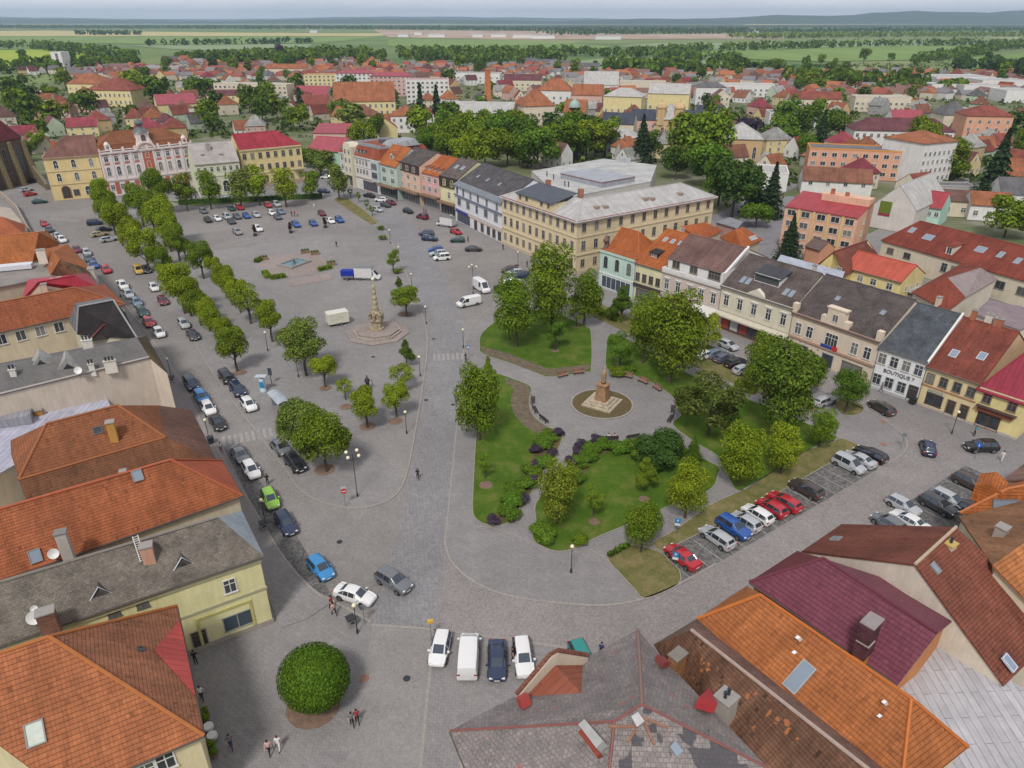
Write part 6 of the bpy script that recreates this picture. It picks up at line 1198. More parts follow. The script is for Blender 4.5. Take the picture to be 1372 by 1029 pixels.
BRK = (.45, .14, .09); PW_ = (.70, .62, .60)
T2 = bld('town_hall', 'pink and white town hall with brick red panels, curved gable and bell turret', a, b, 14.6, 15, 'mansard', rise=3.4, mh=2.2, mi=.9, oh=.1, wall=PW_, roofc=(.26, .10, .045), one=True,
    win=[('f', 12.3, 1.15, 1.6, [.055, .16, .265, .37, .61, .715, .82, .925], 'std'), ('f', 8.0, 1.15, 2.3, [.055, .16, .265, .37, .61, .715, .82, .925], 'arch'), ('f', 12.4, 1.1, 1.6, [.49], 'std'), ('f', 9.0, 1.1, 1.8, [.49], 'arch'), ('f', 3.0, 1.2, 1.6, [.055, .16, .265, .37, .61, .715, .82, .925], 'std'), ('f', 1.8, 2.2, 2.8, [.49], 'gate', (.3, .2, .16))], bands=[('f', 14.1, .6, .45, PW_), ('f', 5.1, .5, .25, PW_)], group=TH)
W_2 = T2.W
for s_ in (.055, .16, .265, .37, .61, .715, .82, .925):
    for z0, z1, hw in ((10.4, 11.0, .8), (13.45, 13.8, .8)): panel(T2.o, 'red_panel', W_2*s_-hw, W_2*s_+hw, z0, z1, -.03, 'paint', BRK, .03)
for s_ in (0, .107, .212, .317, .43, .56, .66, .767, .872, .985): panel(T2.o, 'red_panel', max(0, W_2*s_-.7), min(W_2, W_2*s_+.7), .6, 4.6, -.03, 'paint', BRK, .03); panel(T2.o, 'pilaster', max(.05, W_2*s_-.3), min(W_2-.05, W_2*s_+.3), 5.6, 14.0, -.05, 'paint', (.72, .66, .65), .12)
panel(T2.o, 'red_panel', W_2*.49-2.2, W_2*.49+2.2, 6.0, 13.6, -.035, 'paint', BRK, .03)
m = MB()
for i in range(12):
    t0, t1 = math.pi*i/12, math.pi*(i+1)/12; c_ = W_2*.49; q = [(r_*math.cos(t), r_*.82*math.sin(t)) for r_, t in ((2.6, t0), (3.3, t0), (3.3, t1), (2.6, t1))]; m.hull8([(c_+x, .4, 14.4+z) for x, z in q][::-1], [(c_+x, -.6, 14.4+z) for x, z in q][::-1])
m.hull8([(c_+2.6*math.cos(math.pi*i/12), .3, 14.4+2.1*math.sin(math.pi*i/12)) for i in range(13)], [(c_+2.6*math.cos(math.pi*i/12), .0, 14.4+2.1*math.sin(math.pi*i/12)) for i in range(13)]); obj('curved_gable', m, M['plaster'], T2.o, (.68, .55, .50))
m = MB(); m.box(-.05, W_2+.05, -.35, .1, 15.0, 15.25)
for i in range(9): x = i*W_2/8; m.box(max(0, x-.35), min(W_2, x+.35), -.38, .12, 14.7, 15.9)
obj('balustrade', m, M['plaster'], T2.o, PW_)
m = MB(); c_ = W_2*.49; m.box(c_-1.9, c_+1.9, .2, 3.8, 14.4, 19.6); m.hull8([(c_-2.9, .3, 15.8), (c_+2.9, .3, 15.8), (c_+1.9, .3, 18.4), (c_-1.9, .3, 18.4)], [(c_-2.9, 1, 15.8), (c_+2.9, 1, 15.8), (c_+1.9, 1, 18.4), (c_-1.9, 1, 18.4)]); m.box(c_-2.1, c_+2.1, 0, 4.0, 19.6, 19.9); tw = obj('turret', m, M['plaster'], T2.o, (.68, .62, .60))
put_window(tw, 'arch', 1.3, 1.8, (c_, .18, 17.6), 0, BRK, True)
m = MB(); m.lathe([(2.6, 19.9), (2.2, 20.5), (1.2, 21.3), (.9, 21.6), (.9, 22.2), (1.5, 22.6), (1.5, 23.1), (.7, 23.7), (.2, 24.3), (.08, 26)], (c_, 2, 0), 12); obj('turret_dome', m, M['sheet_roof'], T2.o, (.13, .15, .155), smooth=True)
for s_ in (.1, .93): m = MB(); m.box(W_2*s_-.9, W_2*s_+.9, .1, 1.8, 14.8, 16.9); m.lathe([(.9, 16.9), (.7, 17.4), (.1, 17.9)], (W_2*s_, .8, 0), 10); d_ = obj('dormer', m, M['plaster'], T2.o, (.66, .58, .54)); put_window(d_, 'plain', .8, .9, (W_2*s_, .08, 16), 0, WHITE, True)
a, b = kz(260, 219, 11.4), kz(320, 214, 11.4)
T3 = bld('town_house', 'low pale green house with whitish grey roof between town hall and yellow house', a, b, 11.2, 16, 'gable', rise=5.6, wall=(.56, .58, .42), roofc=(.36, .33, .31), roofm='felt_roof', one=True, win=[('f', 9, .9, 1.5, 7, 'std'), ('f', 2.6, 2.0, 2.8, [.62], 'arch'), ('f', 2.6, 1.1, 1.8, [.1, .26, .42, .8, .92], 'std')], bands=[('f', 10.7, .4, .25, (.5, .52, .4)), ('f', 6.5, .3, .15, (.52, .54, .42))], chim=[(6, 5, 1.8, (.34, .3, .28), 1.4)], group=TH)
for x, s_ in ((3.5, .35), (9.5, .3)): dormer(T3, x, s_, .9, .4, 'shed', (.3, .28, .27), (.3, .28, .26), 'slates')
a, b = kz(320.5, 200.5, 13.6), kz(403, 193, 13.6)
T4 = bld('town_house', 'yellow three storey corner house with bright crimson hipped roof', a, b, 13.5, 13, 'hipr', rise=4.6, oh=.25, wall=(.64, .53, .27), roofc=(.36, .04, .06), roofm='tiles', one=True, win=[('f', 11, 1.15, 1.9, 8, 'std', (.36, .31, .24)), ('f', 6.9, 1.15, 1.9, 8, 'std', (.36, .31, .24)), ('f', 2.7, 1.2, 1.9, 7, 'std', (.4, .34, .26)), ('r', 11, 1.1, 1.9, 3, 'std', (.36, .31, .24)), ('r', 6.9, 1.1, 1.9, 3, 'std', (.36, .31, .24))], bands=[('f', 12.9, .5, .35, (.56, .48, .28)), ('f', 4.7, .3, .2, (.56, .5, .32)), ('r', 12.9, .5, .35, (.56, .48, .28)), ('f', 0, 1.2, .1, (.4, .3, .25))], group=TH)
m = MB(); m.box(T4.W-4, T4.W+.8, -1.3, .2, 4.7, 5.1); obj('balcony', m, M['paint'], T4.o, (.4, .34, .24))
a, b = kz(406, 182, 9), kz(452, 190, 9)
bld('gabled_shed', 'mint green windowless gabled house beyond the yellow corner house', kz(411, 200, 7), kz(455, 203, 7), 7, 16, 'gable', rise=4.2, wall=(.36, .56, .42), roofc=(.36, .07, .09), roofm='sheet_roof')
# church at the left edge
a, b = kz(-40, 200, 17), kz(26, 183, 17)
CH = bld('church', 'dark stone gothic church with steep dark red roof and buttresses at the left edge', kz(-50, 196, 16.5), kz(27, 182.5, 16.5), 16.5, 16, 'hip', hip=7, rise=13, oh=.3, wall=(.155, .125, .095), roofc=(.13, .03, .035), roofm='slates', wallm='sandstone', one=True, win=[('f', 8.5, 1.8, 7.5, [.35, .62, .87], 'arch', (.3, .25, .16)), ('r', 8.5, 1.8, 7, [.3, .7], 'arch', (.3, .25, .16))])
for s_ in (.22, .485, .745, 1.0): m = MB(); m.hull8([(-.7, -2.4, 0), (.7, -2.4, 0), (.7, 0, 0), (-.7, 0, 0)], [(-.7, -.6, 15), (.7, -.6, 15), (.7, 0, 15.5), (-.7, 0, 15.5)]); obj('buttress', m, M['sandstone'], CH.o, (.30, .24, .14), loc=(CH.W*s_, 0, 0))
for s_ in (0., .5): m = MB(); m.hull8([(-.7, -3.5, 0), (.7, -3.5, 0), (.7, 0, 0), (-.7, 0, 0)], [(-.7, -.6, 13), (.7, -.6, 13), (.7, 0, 14), (-.7, 0, 14)]); obj('buttress', m, M['sandstone'], CH.o, (.19, .15, .11), loc=(CH.W, CH.D*s_, 0), rz=math.pi/2)
q0, q1 = P(40, 236, 1), P(62, 245, 1)
m = MB(); w_ = [P(30, 214, 7), P(44, 222, 6), P(58, 240, 3), P(62, 247, 2)]
for p_, q_ in zip(w_, w_[1:]):
    d_ = (q_-p_); d_.z = 0; d_.normalize(); s_ = Vector((-d_.y, d_.x, 0))*.5; m.hull8([(p_-s_).to_tuple()[:2]+(0,), (q_-s_).to_tuple()[:2]+(0,), (q_+s_).to_tuple()[:2]+(0,), (p_+s_).to_tuple()[:2]+(0,)], [p_-s_, q_-s_, q_+s_, p_+s_])
tag(obj('church_wall', m, M['sandstone'], None, (.22, .18, .12)), 'sloping old stone wall between church and yellow house', 'wall')
m = MB(); d_ = (P(150, 268)-P(45, 279)); 
wl = [P(0, 262, 0), P(8, 268, 0), P(24, 283, 0), P(38, 310, 0), P(46, 322, 0)]
for p_, q_ in zip(wl, wl[1:]):
    d_ = (q_-p_); d_.normalize(); s_ = Vector((-d_.y, d_.x, 0))*.2; m.prism([(p_-s_)[:2], (q_-s_)[:2], (q_+s_)[:2], (p_+s_)[:2]], 0, 1.9)
tag(obj('garden_wall', m, M['plaster'], None, (.34, .28, .23)), 'rendered brown wall along the lane at the left edge', 'wall')
# behind the right row
S1 = bld('office_building', 'salmon orange four storey office block with narrow red roof strip', kz(1053, 274, 11.8), kz(1150, 292.5, 11.3), 11.5, 10, 'shed', rise=2.2, oh=.3, wall=(.64, .39, .27), roofc=(.36, .05, .06), roofm='sheet_roof', win=[('f', z, 2.0, 1.4, [.1, .3, .52, .71, .9], 'casement', (.62, .6, .55)) for z in (10, 7.2, 4.4, 1.6)]+[('r', z, .7, 1.1, [.5], 'std') for z in (9.5, 6.5)])
for s_ in (.21, .42, .62, .81): panel(S1.o, 'pilaster', S1.W*s_-.3, S1.W*s_+.3, 0, 11.2, -.05, 'paint', (.66, .48, .22), .2)
m = MB(); m.box(S1.W*.35, S1.W, 6.5, 10.2, 0, 14.6); obj('upper_block', m, M['plaster'], S1.o, (.62, .38, .27)); m = MB(); m.box(S1.W*.45, S1.W*.5, 7, 7.6, 14.6, 16); m.box(S1.W*.65, S1.W*.7, 7, 7.6, 14.6, 15.6); obj('chimney', m, M['brickwork'], S1.o, (.4, .15, .1))
bld('porch_annex', 'small salmon annex with brown roof in front of the office block', kz(1080, 328, 4), kz(1100, 334, 4), 4, 5, 'gable', rise=1.5, wall=(.6, .3, .19), roofc=(.15, .1, .09), roofm='sheet_roof')
h = poly_house('yellow_gabled_house', 'yellow gabled house with weathered rust brown roof behind the dark roofs', dict(a=P(1092, 357, 5.5), r1=P(1117, 337, 9), b=P(1133, 370, 5.5), r2=P(1162, 322, 9), c=P(1176, 340, 5.5), d=P(1136, 340, 5.5)), [('r1', 'b', 'c', 'r2'), ('r1', 'r2', 'd', 'a')], 'tiles_worn', (.22, .07, .045), (.66, .54, .25), caps=[('r1', 'r2')])
wwin(h, 'a', 'b', 1124, 362, 1.0, 1.2, 'std')
S3 = bld('workshop', 'yellow low house with smooth light red roof behind the dark roofs', kz(1131, 356, 6), kz(1209, 377, 6), 6, 9.5, 'gable', rise=2.6, rf=.5, wall=(.68, .57, .28), roofc=(.46, .09, .055), roofm='sheet_roof', win=[('f', 4.2, 1.2, 1.3, [.1, .32, .55, .82], 'std'), ('r', 3.8, .7, 1.0, [.25, .5, .75], 'std')])
S4 = bld('long_building', 'long cream building with rust red tiled roof and several skylights', kz(1183, 321, 6), kz(1400, 382, 6), 6, 15, 'hipl', hip=3.5, rise=4.6, oh=.3, wall=(.58, .52, .41), roofc=(.26, .06, .038), roofm='tiles_worn', win=[('f', 3.8, 1.6, 1.3, [.07, .19], 'casement', (.2, .18, .16)), ('f', 3.6, 1.2, 1.9, [.44, .5, .55], 'std', (.25, .28, .28)), ('f', 3.4, 1.8, 1.6, [.78, .9], 'casement', (.2, .2, .2))])
for x, s_, w in ((4, .6, 1.2), (9, .5, 2.2), (21.5, .55, 2.0), (26, .55, 1.0), (30, .5, 1.0), (36.5, .5, 2.6)): skylight(S4, x, s_, w, 1.7, (.4, .42, .45))
dormer(S4, 16.5, .12, 1.7, 1.9, 'shed', (.26, .06, .04), (.6, .57, .5))
h = poly_house('hipped_workshop', 'cream workshop whose hipped roof is half rust red, half faded grey', dict(a=P(1221, 391, 6), q=P(1270, 417, 6), b=P(1294, 398, 6.3), c=P(1337, 373, 6), r1=P(1270, 372, 9), r2=P(1314, 358.5, 9), d=P(1290, 352, 6)), [('a', 'q', 'b', 'r1'), (('r1', 'b', 'c', 'r2'), 'sheet_roof', (.30, .24, .235)), ('r2', 'd', 'a', 'r1'), ('r2', 'c', 'd')], 'tiles_worn', (.27, .062, .035), (.60, .54, .44))
chimney(h, 1257, 406, 6.4, .9, .7, 1.2, (.6, .52, .42), .5)
poly_house('outbuilding', 'low outbuilding with flat purplish grey roof behind hedge', dict(a=P(1305, 420, 4.5), b=P(1324, 402, 5.2), c=P(1420, 420, 5.2), d=P(1366, 442, 4.5)), [('a', 'b', 'c', 'd')], 'sheet_roof', (.24, .185, .20), (.6, .56, .5))
poly_house('shed', 'small shed with light blue grey metal roof beside the yellow workshop', dict(a=P(1199, 385, 3), b=P(1216, 378, 3.3), c=P(1240, 384, 3.3), d=P(1224, 393, 3)), [('a', 'b', 'c', 'd')], 'sheet_roof', (.42, .46, .54), (.2, .18, .16))
poly_house('lean_to', 'long lean-to with pale blue grey roof behind the brown roofed shops', dict(a=P(1040, 351, 6), b=P(1046, 341, 6.6), c=P(1132, 364, 6.6), d=P(1128, 375, 6)), [('a', 'b', 'c', 'd')], 'sheet_roof', (.40, .43, .50), (.5, .47, .42))
poly_house('back_house', 'orange roofed back house left of the brown roofed row', dict(a=P(903, 310, 6), r1=P(912, 303, 8), r2=P(946, 297.5, 8.5), b=P(968, 309, 6), c=P(940, 322, 6)), [('a', 'r1', 'r2', 'b', 'c')], 'tiles', (.42, .115, .035), CRM)
h = poly_house('back_house', 'small orange hipped house with three skylights behind the brown roof', dict(a=P(970, 315, 5.5), r1=P(985, 307, 8.5), r2=P(997, 304.5, 8.5), b=P(1022, 321, 5.5), c=P(994, 333, 5.5), d=P(965, 318, 5.5)), [('r1', 'r2', 'b', 'c'), ('d', 'r1', 'c'), ('a', 'r2', 'r1', 'd')], 'tiles', (.43, .12, .035), CRM)
for u, v in ((1006, 320), (1009, 319), (1012, 318)): roofwin(h, ('r2', 'b', 'c'), u, v, .7, 1.0, (.6, .6, .6))
poly_house('garage', 'grey flat roofed garage by the trees behind the school', dict(a=P(958, 297, 4), b=P(978, 291, 4), c=P(996, 297, 4), d=P(988, 306, 4)), [('a', 'b', 'c', 'd')], 'felt_roof', (.25, .25, .27), (.4, .25, .22))
S7 = bld('gabled_hall', 'whitish gabled house with pale roof and green red billboard on its side', kz(1172, 272, 7), kz(1228, 281, 7), 7, 26, 'gabley', rise=6, oh=.2, wall=(.56, .52, .48), roofc=(.47, .46, .44), roofm='sheet_roof')
panel(S7.o, 'billboard', S7.W*.14, S7.W*.42, 4.6, 8.0, -.1, 'paint', (.13, .18, .02), .08); panel(S7.o, 'billboard', S7.W*.14, S7.W*.42, 3.9, 4.6, -.1, 'paint', (.3, .03, .06), .08)
bld('mint_house', 'small mint green house with crimson roof next to the billboard house', kz(1233, 275, 6), kz(1262, 279, 6), 6, 12, 'gable', rise=3.4, wall=(.42, .62, .54), roofc=(.34, .045, .055), roofm='sheet_roof', win=[('f', 4, 1, 1.3, 3, 'std')])
# ---------------------------------------------------------------- trees of the square and the park
ORD = ['nearest', 'second', 'third', 'fourth', 'fifth', 'sixth', 'seventh', 'eighth', 'ninth', 'tenth', 'eleventh', 'twelfth', 'thirteenth', 'fourteenth', 'fifteenth', 'sixteenth', 'seventeenth', 'eighteenth', 'nineteenth', 'twentieth']
def T(cu, cv, w, kind, col, label, k=2.3, bare=.25, near=2, group=None, name='tree'):
    z = 3.
    for _ in range(4):
        p = P(cu, cv, z); r = w/2/ppm(p); h = k*r; z = h*(bare+(1-bare)/2)
    p.z = 0; return tree(p, h, r*1.02, label, col, kind, near, bare, name, group)
av = [(312, 465, 48, 'round'), (299, 442, 30, 'round'), (285, 429, 34, 'round'), (276, 420, 34, 'round'), (264, 411, 36, 'round'), (250, 394, 42, 'round'), (240, 383, 52, 'round'), (222, 370, 26, 'round'), (213, 351, 34, 'round'), (193, 332, 46, 'round'), (175, 316, 38, 'round'), (157, 298, 42, 'round'), (148, 288, 36, 'round'), (141, 276, 36, 'round'), (133, 261, 34, 'round')]
for i, (u, v, w, k) in enumerate(av): T(u, v, w*.9, k, ['mid', 'lime', 'lime', 'lime'][i % 4] if i not in (6, 9) else 'lime', f'leafy street tree {ORD[i] if i else "nearest"} to the bus shelter in the row beside the kerb' if i == 0 else f'leafy street tree, {ORD[i]} from the bus shelter in the row beside the kerb', 2.8, .2, group='street trees beside the left road')
pr = [(360, 426, 44, 'round', 'lime'), (330, 400, 46, 'loose', 'yellow'), (318, 394, 34, 'round', 'lime'), (307, 385, 32, 'round', 'lime'), (299, 374, 34, 'round', 'lime'), (285, 359, 26, 'round', 'lime'), (267, 345, 38, 'round', 'mid'), (246, 332, 22, 'round', 'mid'), (235, 322, 36, 'round', 'mid'), (222, 306, 40, 'round', 'lime'), (213, 292, 50, 'round', 'lime'), (200, 280, 40, 'round', 'mid'), (185, 271, 42, 'round', 'mid'), (211, 252, 44, 'round', 'mid')]
for i, (u, v, w, k, c) in enumerate(pr): T(u, v, w*.9, k, c, f'{"yellowish" if c == "yellow" else "bright green"} tree, {ORD[i] if i else "first"} from the big round chestnut in the row edging the square', 2.8, .24, group='trees edging the open square')
th = [(246, 256, 34, 'mid'), (278, 252, 36, 'mid'), (319, 250, 36, 'pale'), (344, 247, 36, 'lime'), (380, 249, 36, 'lime'), (416, 246, 28, 'mid'), (452, 243, 32, 'pale')]
for i, (u, v, w, c) in enumerate(th): T(u, v, w, 'oval', c, f'tree by the low hedge before the town hall row, {ORD[i] if i else "first"} from the avenue', 2.7, .16, 1, 'trees before the town hall row')
for a in [(405, 463, 72, 'round', 'pale', 'big round chestnut tree with pale green clusters on the square', 2.1, .18), (433, 494, 36, 'round', 'lime', 'small round tree just right of the big round chestnut', 2.4, .3),
    (402, 572, 66, 'round', 'pale', 'wide pale green tree hanging over the bus shelter roof', 2.2, .2), (432, 590, 80, 'round', 'mid', 'wide dark green tree on the tip of the square beside two grey cars', 2.1, .2),
    (461, 517, 22, 'loose', 'lime', 'slim young tree in a mulch ring beside the iron pump', 2.9, .3), (489, 543, 46, 'round', 'lime', 'round lime green tree in a bark circle below the iron pump', 2.4, .28), (529, 532, 38, 'round', 'lime', 'lime green tree in a bark circle next to the kerb lamp', 2.5, .3), (538, 500, 32, 'loose', 'lime', 'loose crowned lime green tree near the kerb below the conical tree', 2.4, .3), (543.6, 471, 21, 'cone', 'deep', 'neat conical dark green tree right of the plague column', 3.6, .12),
    (543.6, 400, 44, 'round', 'mid', 'dense flat topped tree in a bark circle beside the plague column', 1.75, .3), (534, 378, 11, 'cone', 'deep', 'tiny young tree behind the flat topped tree', 3.5, .2), (526, 347, 19, 'loose', 'mid', 'slim young street tree right of the box truck', 3.2, .25),
    (691, 415, 68, 'oval', 'mid', 'broad tree on the left of the upper lawn with lamp before it', 2.9, 0.08), (740, 388, 74, 'oval', 'mid', 'tallest dark tree at the upper end of the park', 3.3, 0.06), (784, 398, 54, 'oval', 'mid', 'tree right of the tallest park tree near the path', 2.8, 0.1), (745, 446, 30, 'loose', 'fresh', 'young birch alone on the upper lawn', 2.7, .3), (773, 420, 20, 'loose', 'mid', 'small young tree in mulch by the upper path', 3.0, .35),
    (834, 406, 34, 'cone', 'deep', 'conical tree between hedge and mint green house', 3.0, .12), (832, 466, 36, 'loose', 'fresh', 'white stemmed young birch left of the big round park trees', 2.8, .3),
    (866, 425, 52, 'oval', 'mid', 'upright tree in front of the greyish pink house', 2.6, .12), (903, 452, 92, 'oval', 'mid', 'very large bright green tree behind the three benches', 2.8, 0.04), (866, 446, 58, 'oval', 'mid', 'upright tree between the white stemmed birch and the very large tree', 2.9, .06), (950, 442, 38, 'loose', 'lime', 'yellowish green tree before the long shop canopy', 3.3, .15),
    (1018, 486, 50, 'oval', 'mid', 'pointed tree by the row of parked cars right of the park', 3.4, .1), (1050, 520, 100, 'oval', 'deep', 'massive dark green tree at the right of the park', 2.8, 0.04), (1088, 500, 44, 'oval', 'deep', 'dark tree behind the massive dark green one', 2.6, .15),
    (955, 540, 92, 'loose', 'copper', 'wide bronze tinted tree right of the monument circle', 2.0, .08), (1140, 520, 50, 'oval', 'deep', 'tree in a dry grass patch in front of the white boutique', 2.5, .2), (1103, 573, 42, 'oval', 'mid', 'tree at the upper end of the parking bays', 2.7, 0.1), (1052, 600, 54, 'oval', 'lime', 'yellow green tree behind the two red cars', 2.8, 0.1), (996, 611, 66, 'oval', 'lime', 'large yellow green tree behind the silver and white cars', 2.8, 0.05),
    (930, 598, 30, 'spruce', 'deep', 'young conifer beside the curved path right of the dark bush', 2.7, .06), (748, 662, 66, 'oval', 'yellow', 'large yellow green tree on the lower lawn beside the shrub border', 2.8, 0.05), (796, 668, 30, 'loose', 'mid', 'young tree in mulch beside the large yellow green tree', 3.0, .25), (865, 632, 34, 'cone', 'mid', 'young tree in mulch at the middle of the lower lawn', 3.0, .18), (923, 657, 60, 'oval', 'lime', 'yellow green tree above the silver estate and red saloon', 2.8, 0.07), (862, 708, 54, 'oval', 'mid', 'tree at the tip of the dry grass triangle', 2.8, 0.06),
    (640, 542, 72, 'oval', 'mid', 'tall full tree between the stone road and the left lawn', 3.0, 0.03), (654, 492, 14, 'cone', 'mid', 'slim pointed young tree behind the tall full tree', 5, .1), (650, 620, 20, 'loose', 'mid', 'thin young tree in a bark ring on the left lawn', 3.6, .4),
    (1060, 318, 46, 'spruce', 'spruce', 'big dark spruce beside the salmon office block', 3.1, .03)]:
    T(a[0], a[1], a[2], a[3], a[4], a[5], a[6], a[7], 2)
o = T(420, 906, 96, 'globe', (.08, .145, .015), 'large clipped ball shaped tree on the paving at the bottom', 1.85, .12)
sh = [(748, 582, 'purple'), (735, 588, 'fresh'), (728, 597, 'fresh'), (718, 605, 'purple'), (739, 610, 'purple'), (730, 622, 'fresh'), (720, 625, 'purple'), (712, 634, 'fresh'), (717, 644, 'purple'), (704, 652, 'fresh'), (688, 660, 'fresh'), (686, 673, 'fresh'), (701, 671, 'purple'), (661, 700, 'purple'), (682, 692, 'fresh')]
nm = dict(purple='dark purple', fresh='fresh green')
for i, (u, v, c) in enumerate(sh): shrub(P(u, v+2), 1.5 if c == 'fresh' else 1.25, 1.65 if c == 'fresh' else 1.05, f'{nm[c]} shrub in the border of the left lawn, {ORD[i] if i else "first"} from the benches', c, group='shrubs in the border of the left lawn')
sh = [(798, 592, 'purple'), (810, 598, 'fresh'), (793, 604, 'fresh'), (778, 599, 'purple'), (774, 608, 'purple'), (788, 614, 'fresh'), (777, 621, 'fresh'), (766, 621, 'purple'), (829, 603, 'fresh'), (843, 601, 'fresh'), (764, 636, 'fresh'), (772, 645, 'fresh'), (724, 714, 'fresh'), (731, 722, 'fresh'), (777, 727, 'mid')]
for i, (u, v, c) in enumerate(sh): shrub(P(u, v+2), 1.5, 1.6 if c == 'fresh' else 1.05, f'{nm.get(c, "low green")} shrub in the border of the lower lawn, {ORD[i] if i else "first"} from the seated couple', c, group='shrubs in the border of the lower lawn')
shrub(P(880, 620), 4.6, 4.3, 'wide dark green yew bush beside the curved path', 'dark', 2); shrub(P(862, 612), 2.6, 2.6, 'smaller dark bush left of the wide yew bush', 'deep', 1); shrub(P(826, 502), 1.3, 1.9, 'low green bush beside the right hand benches', 'mid', 1); shrub(P(840, 497), 1.2, 1.8, 'low green bush behind the brown benches', 'fresh', 1)
for i, (u, v) in enumerate(((526, 345), (513, 321), (510, 308), (533, 366))): shrub(P(u, v), 1.3, 1.3, f'low shrub in the planting strip along the stone road, {ORD[i+1]} from the road bend', 'mid', 1, 'shrubs along the stone road')
for i, (u, v) in enumerate(((461, 262), (470, 265), (481, 271), (492, 281), (499, 289))): tree(P(u, v), 3.2, .9, f'thin young tree on the grass strip by the north street, {ORD[i+1]} from the pale tree', 'mid', 'loose', 1, .3, group='young trees on the grass strip')
def hedge(name, a, b, w, h, label, col='deep'):
    r = random.Random(len(label)); d = b-a; L = d.length; m = MB(); x = d.normalized(); s = Vector((-x.y, x.x, 0)); n = int(L*w*26)+60
    for i in range(n):
        t = r.random(); c = a+d*t+s*r.uniform(-w/2, w/2); f_ = r.random(); c.z = h*r.uniform(.75, 1.03) if f_ < .55 else h*r.random()
        if f_ >= .55: c += s*(w/2*(1 if r.random() < .5 else -1)-s.dot(c-a-d*t))
        nn = Vector((r.gauss(0, .5), r.gauss(0, .5), 1 if f_ < .55 else .3)).normalized(); p = nn.cross(Vector((r.gauss(0, 1), r.gauss(0, 1), .2))).normalized(); q = nn.cross(p); k = r.uniform(.12, .26); m.poly([c-p*k-a, c-q*k-a, c+p*k-a, c+q*k-a])
    m.mat(1); m.hull8([(s*w*.42).to_tuple()[:2]+(0,), (s*-w*.42).to_tuple()[:2]+(0,), (d-s*w*.42).to_tuple()[:2]+(0,), (d+s*w*.42).to_tuple()[:2]+(0,)], [(s*w*.42).to_tuple()[:2]+(h*.85,), (s*-w*.42).to_tuple()[:2]+(h*.85,), (d-s*w*.42).to_tuple()[:2]+(h*.85,), (d+s*w*.42).to_tuple()[:2]+(h*.85,)])
    o = obj('hedge', m, [M['leaves'], M['leaves']], None, GREEN[col], loc=a); return tag(o, label, 'hedge')
hedge('hedge', P(240, 274), P(432, 265), 1.3, 1.6, 'long dark clipped hedge before the town hall row', 'dark'); hedge('hedge', P(786, 412), P(832, 432), 1.6, 1.1, 'low hedge along the upper path near the mint house', 'mid'); hedge('hedge', P(985, 518), P(1012, 527), 1.6, 1.4, 'short hedge beside the bronze tinted tree', 'yellow'); hedge('hedge', P(815, 746), P(842, 731), .5, .5, 'knee high hedge on the edge of the dry grass triangle', 'deep'); hedge('hedge', P(944, 470), P(972, 483), 1.3, 1.2, 'hedge in front of the cars parked by the shops', 'mid')
# ---------------------------------------------------------------- vehicles
BN = dict(hatch='hatchback', sedan='saloon', wagon='estate car', suv='off-roader', mpv='people carrier', van='panel van', tallvan='tall panel van')
CN = dict(white='white', silver='silver', grey='grey', dark='charcoal', black='black', navy='navy', blue='blue', sky='bright blue', red='red', maroon='maroon', green='dark green', lime='lime green', yellow='yellow', beige='beige', brown='dark brown', slate='slate blue', teal='teal', pewter='pewter', steelblue='steel blue')
def cars(items, desc, anchor, group, near=True):
    used = {}
    for it in items: used[(it[3], it[4])] = used.get((it[3], it[4]), 0)+1
    for i, (u, v, d, ty, col) in enumerate(items):
        nmx = f'{CN[col]} {BN[ty]}'
        lb = f'{nmx} {desc}' if used[(ty, col)] == 1 else f'{nmx} {desc}, {ORD[i] if i else "first"} from {anchor}'
        p = P(u, v+(3.2 if near else 1.2)*1.0); q = P(u+d[0], v+d[1]+(3.2 if near else 1.2)) if not isinstance(d, Vector) else p+d
        car(p, q, ty, col, lb, group, near)
S1d = (P(330, 640)-P(300, 600)).normalized()
def dirpx(a, b): return (P(*b)-P(*a)).normalized()
k1 = dirpx((322, 608), (336, 630)); k2 = dirpx((257, 515), (292, 568)); k3 = dirpx((184, 405), (214, 447)); k4 = dirpx((61, 303), (78, 322))
cars([(476, 799, (30, 10), 'sedan', 'white'), (528, 781, (20, 12), 'suv', 'grey')], 'driving out of the street at the bottom left', 'the kerb', 'cars turning at the junction')
cars([(430, 763, (14, 16), 'hatch', 'sky'), (384, 703, (12, 20), 'wagon', 'navy'), (363, 670, (9, 20), 'hatch', 'lime'), (337.5, 631, k1, 'hatch', 'white'), (322.5, 610, k1, 'sedan', 'grey')], 'on the left kerb before the zebra crossing', 'the bottom', 'cars along the left kerb')
cars([(292, 567, k2, 'sedan', 'black'), (280, 548, k2, 'hatch', 'white'), (271, 533, k2, 'wagon', 'sky'), (257, 515, k2, 'suv', 'navy')], 'on the left kerb just beyond the zebra crossing', 'the crossing', 'cars along the left kerb')
cars([(214, 446, k3, 'hatch', 'white'), (200, 432, k3, 'hatch', 'red'), (191.5, 418, k3, 'wagon', 'green'), (184, 405, k3, 'hatch', 'steelblue'), (173, 394, k3, 'wagon', 'silver'), (166, 383, k3, 'suv', 'white')], 'on the left kerb by the black turret roof', 'the turret', 'cars along the left kerb', True)
cars([(143, 363, k3, 'wagon', 'red'), (127, 357, k3, 'hatch', 'blue'), (119.5, 348, k3, 'hatch', 'slate'), (117, 340, k3, 'wagon', 'silver'), (104, 336, k3, 'hatch', 'maroon'), (84, 323, k4, 'suv', 'white'), (78, 318, k4, 'hatch', 'silver'), (67, 309, k4, 'hatch', 'dark'), (60, 301, k4, 'hatch', 'red')], 'on the far left kerb near the top crossing', 'the crimson roof', 'cars along the left kerb', False)
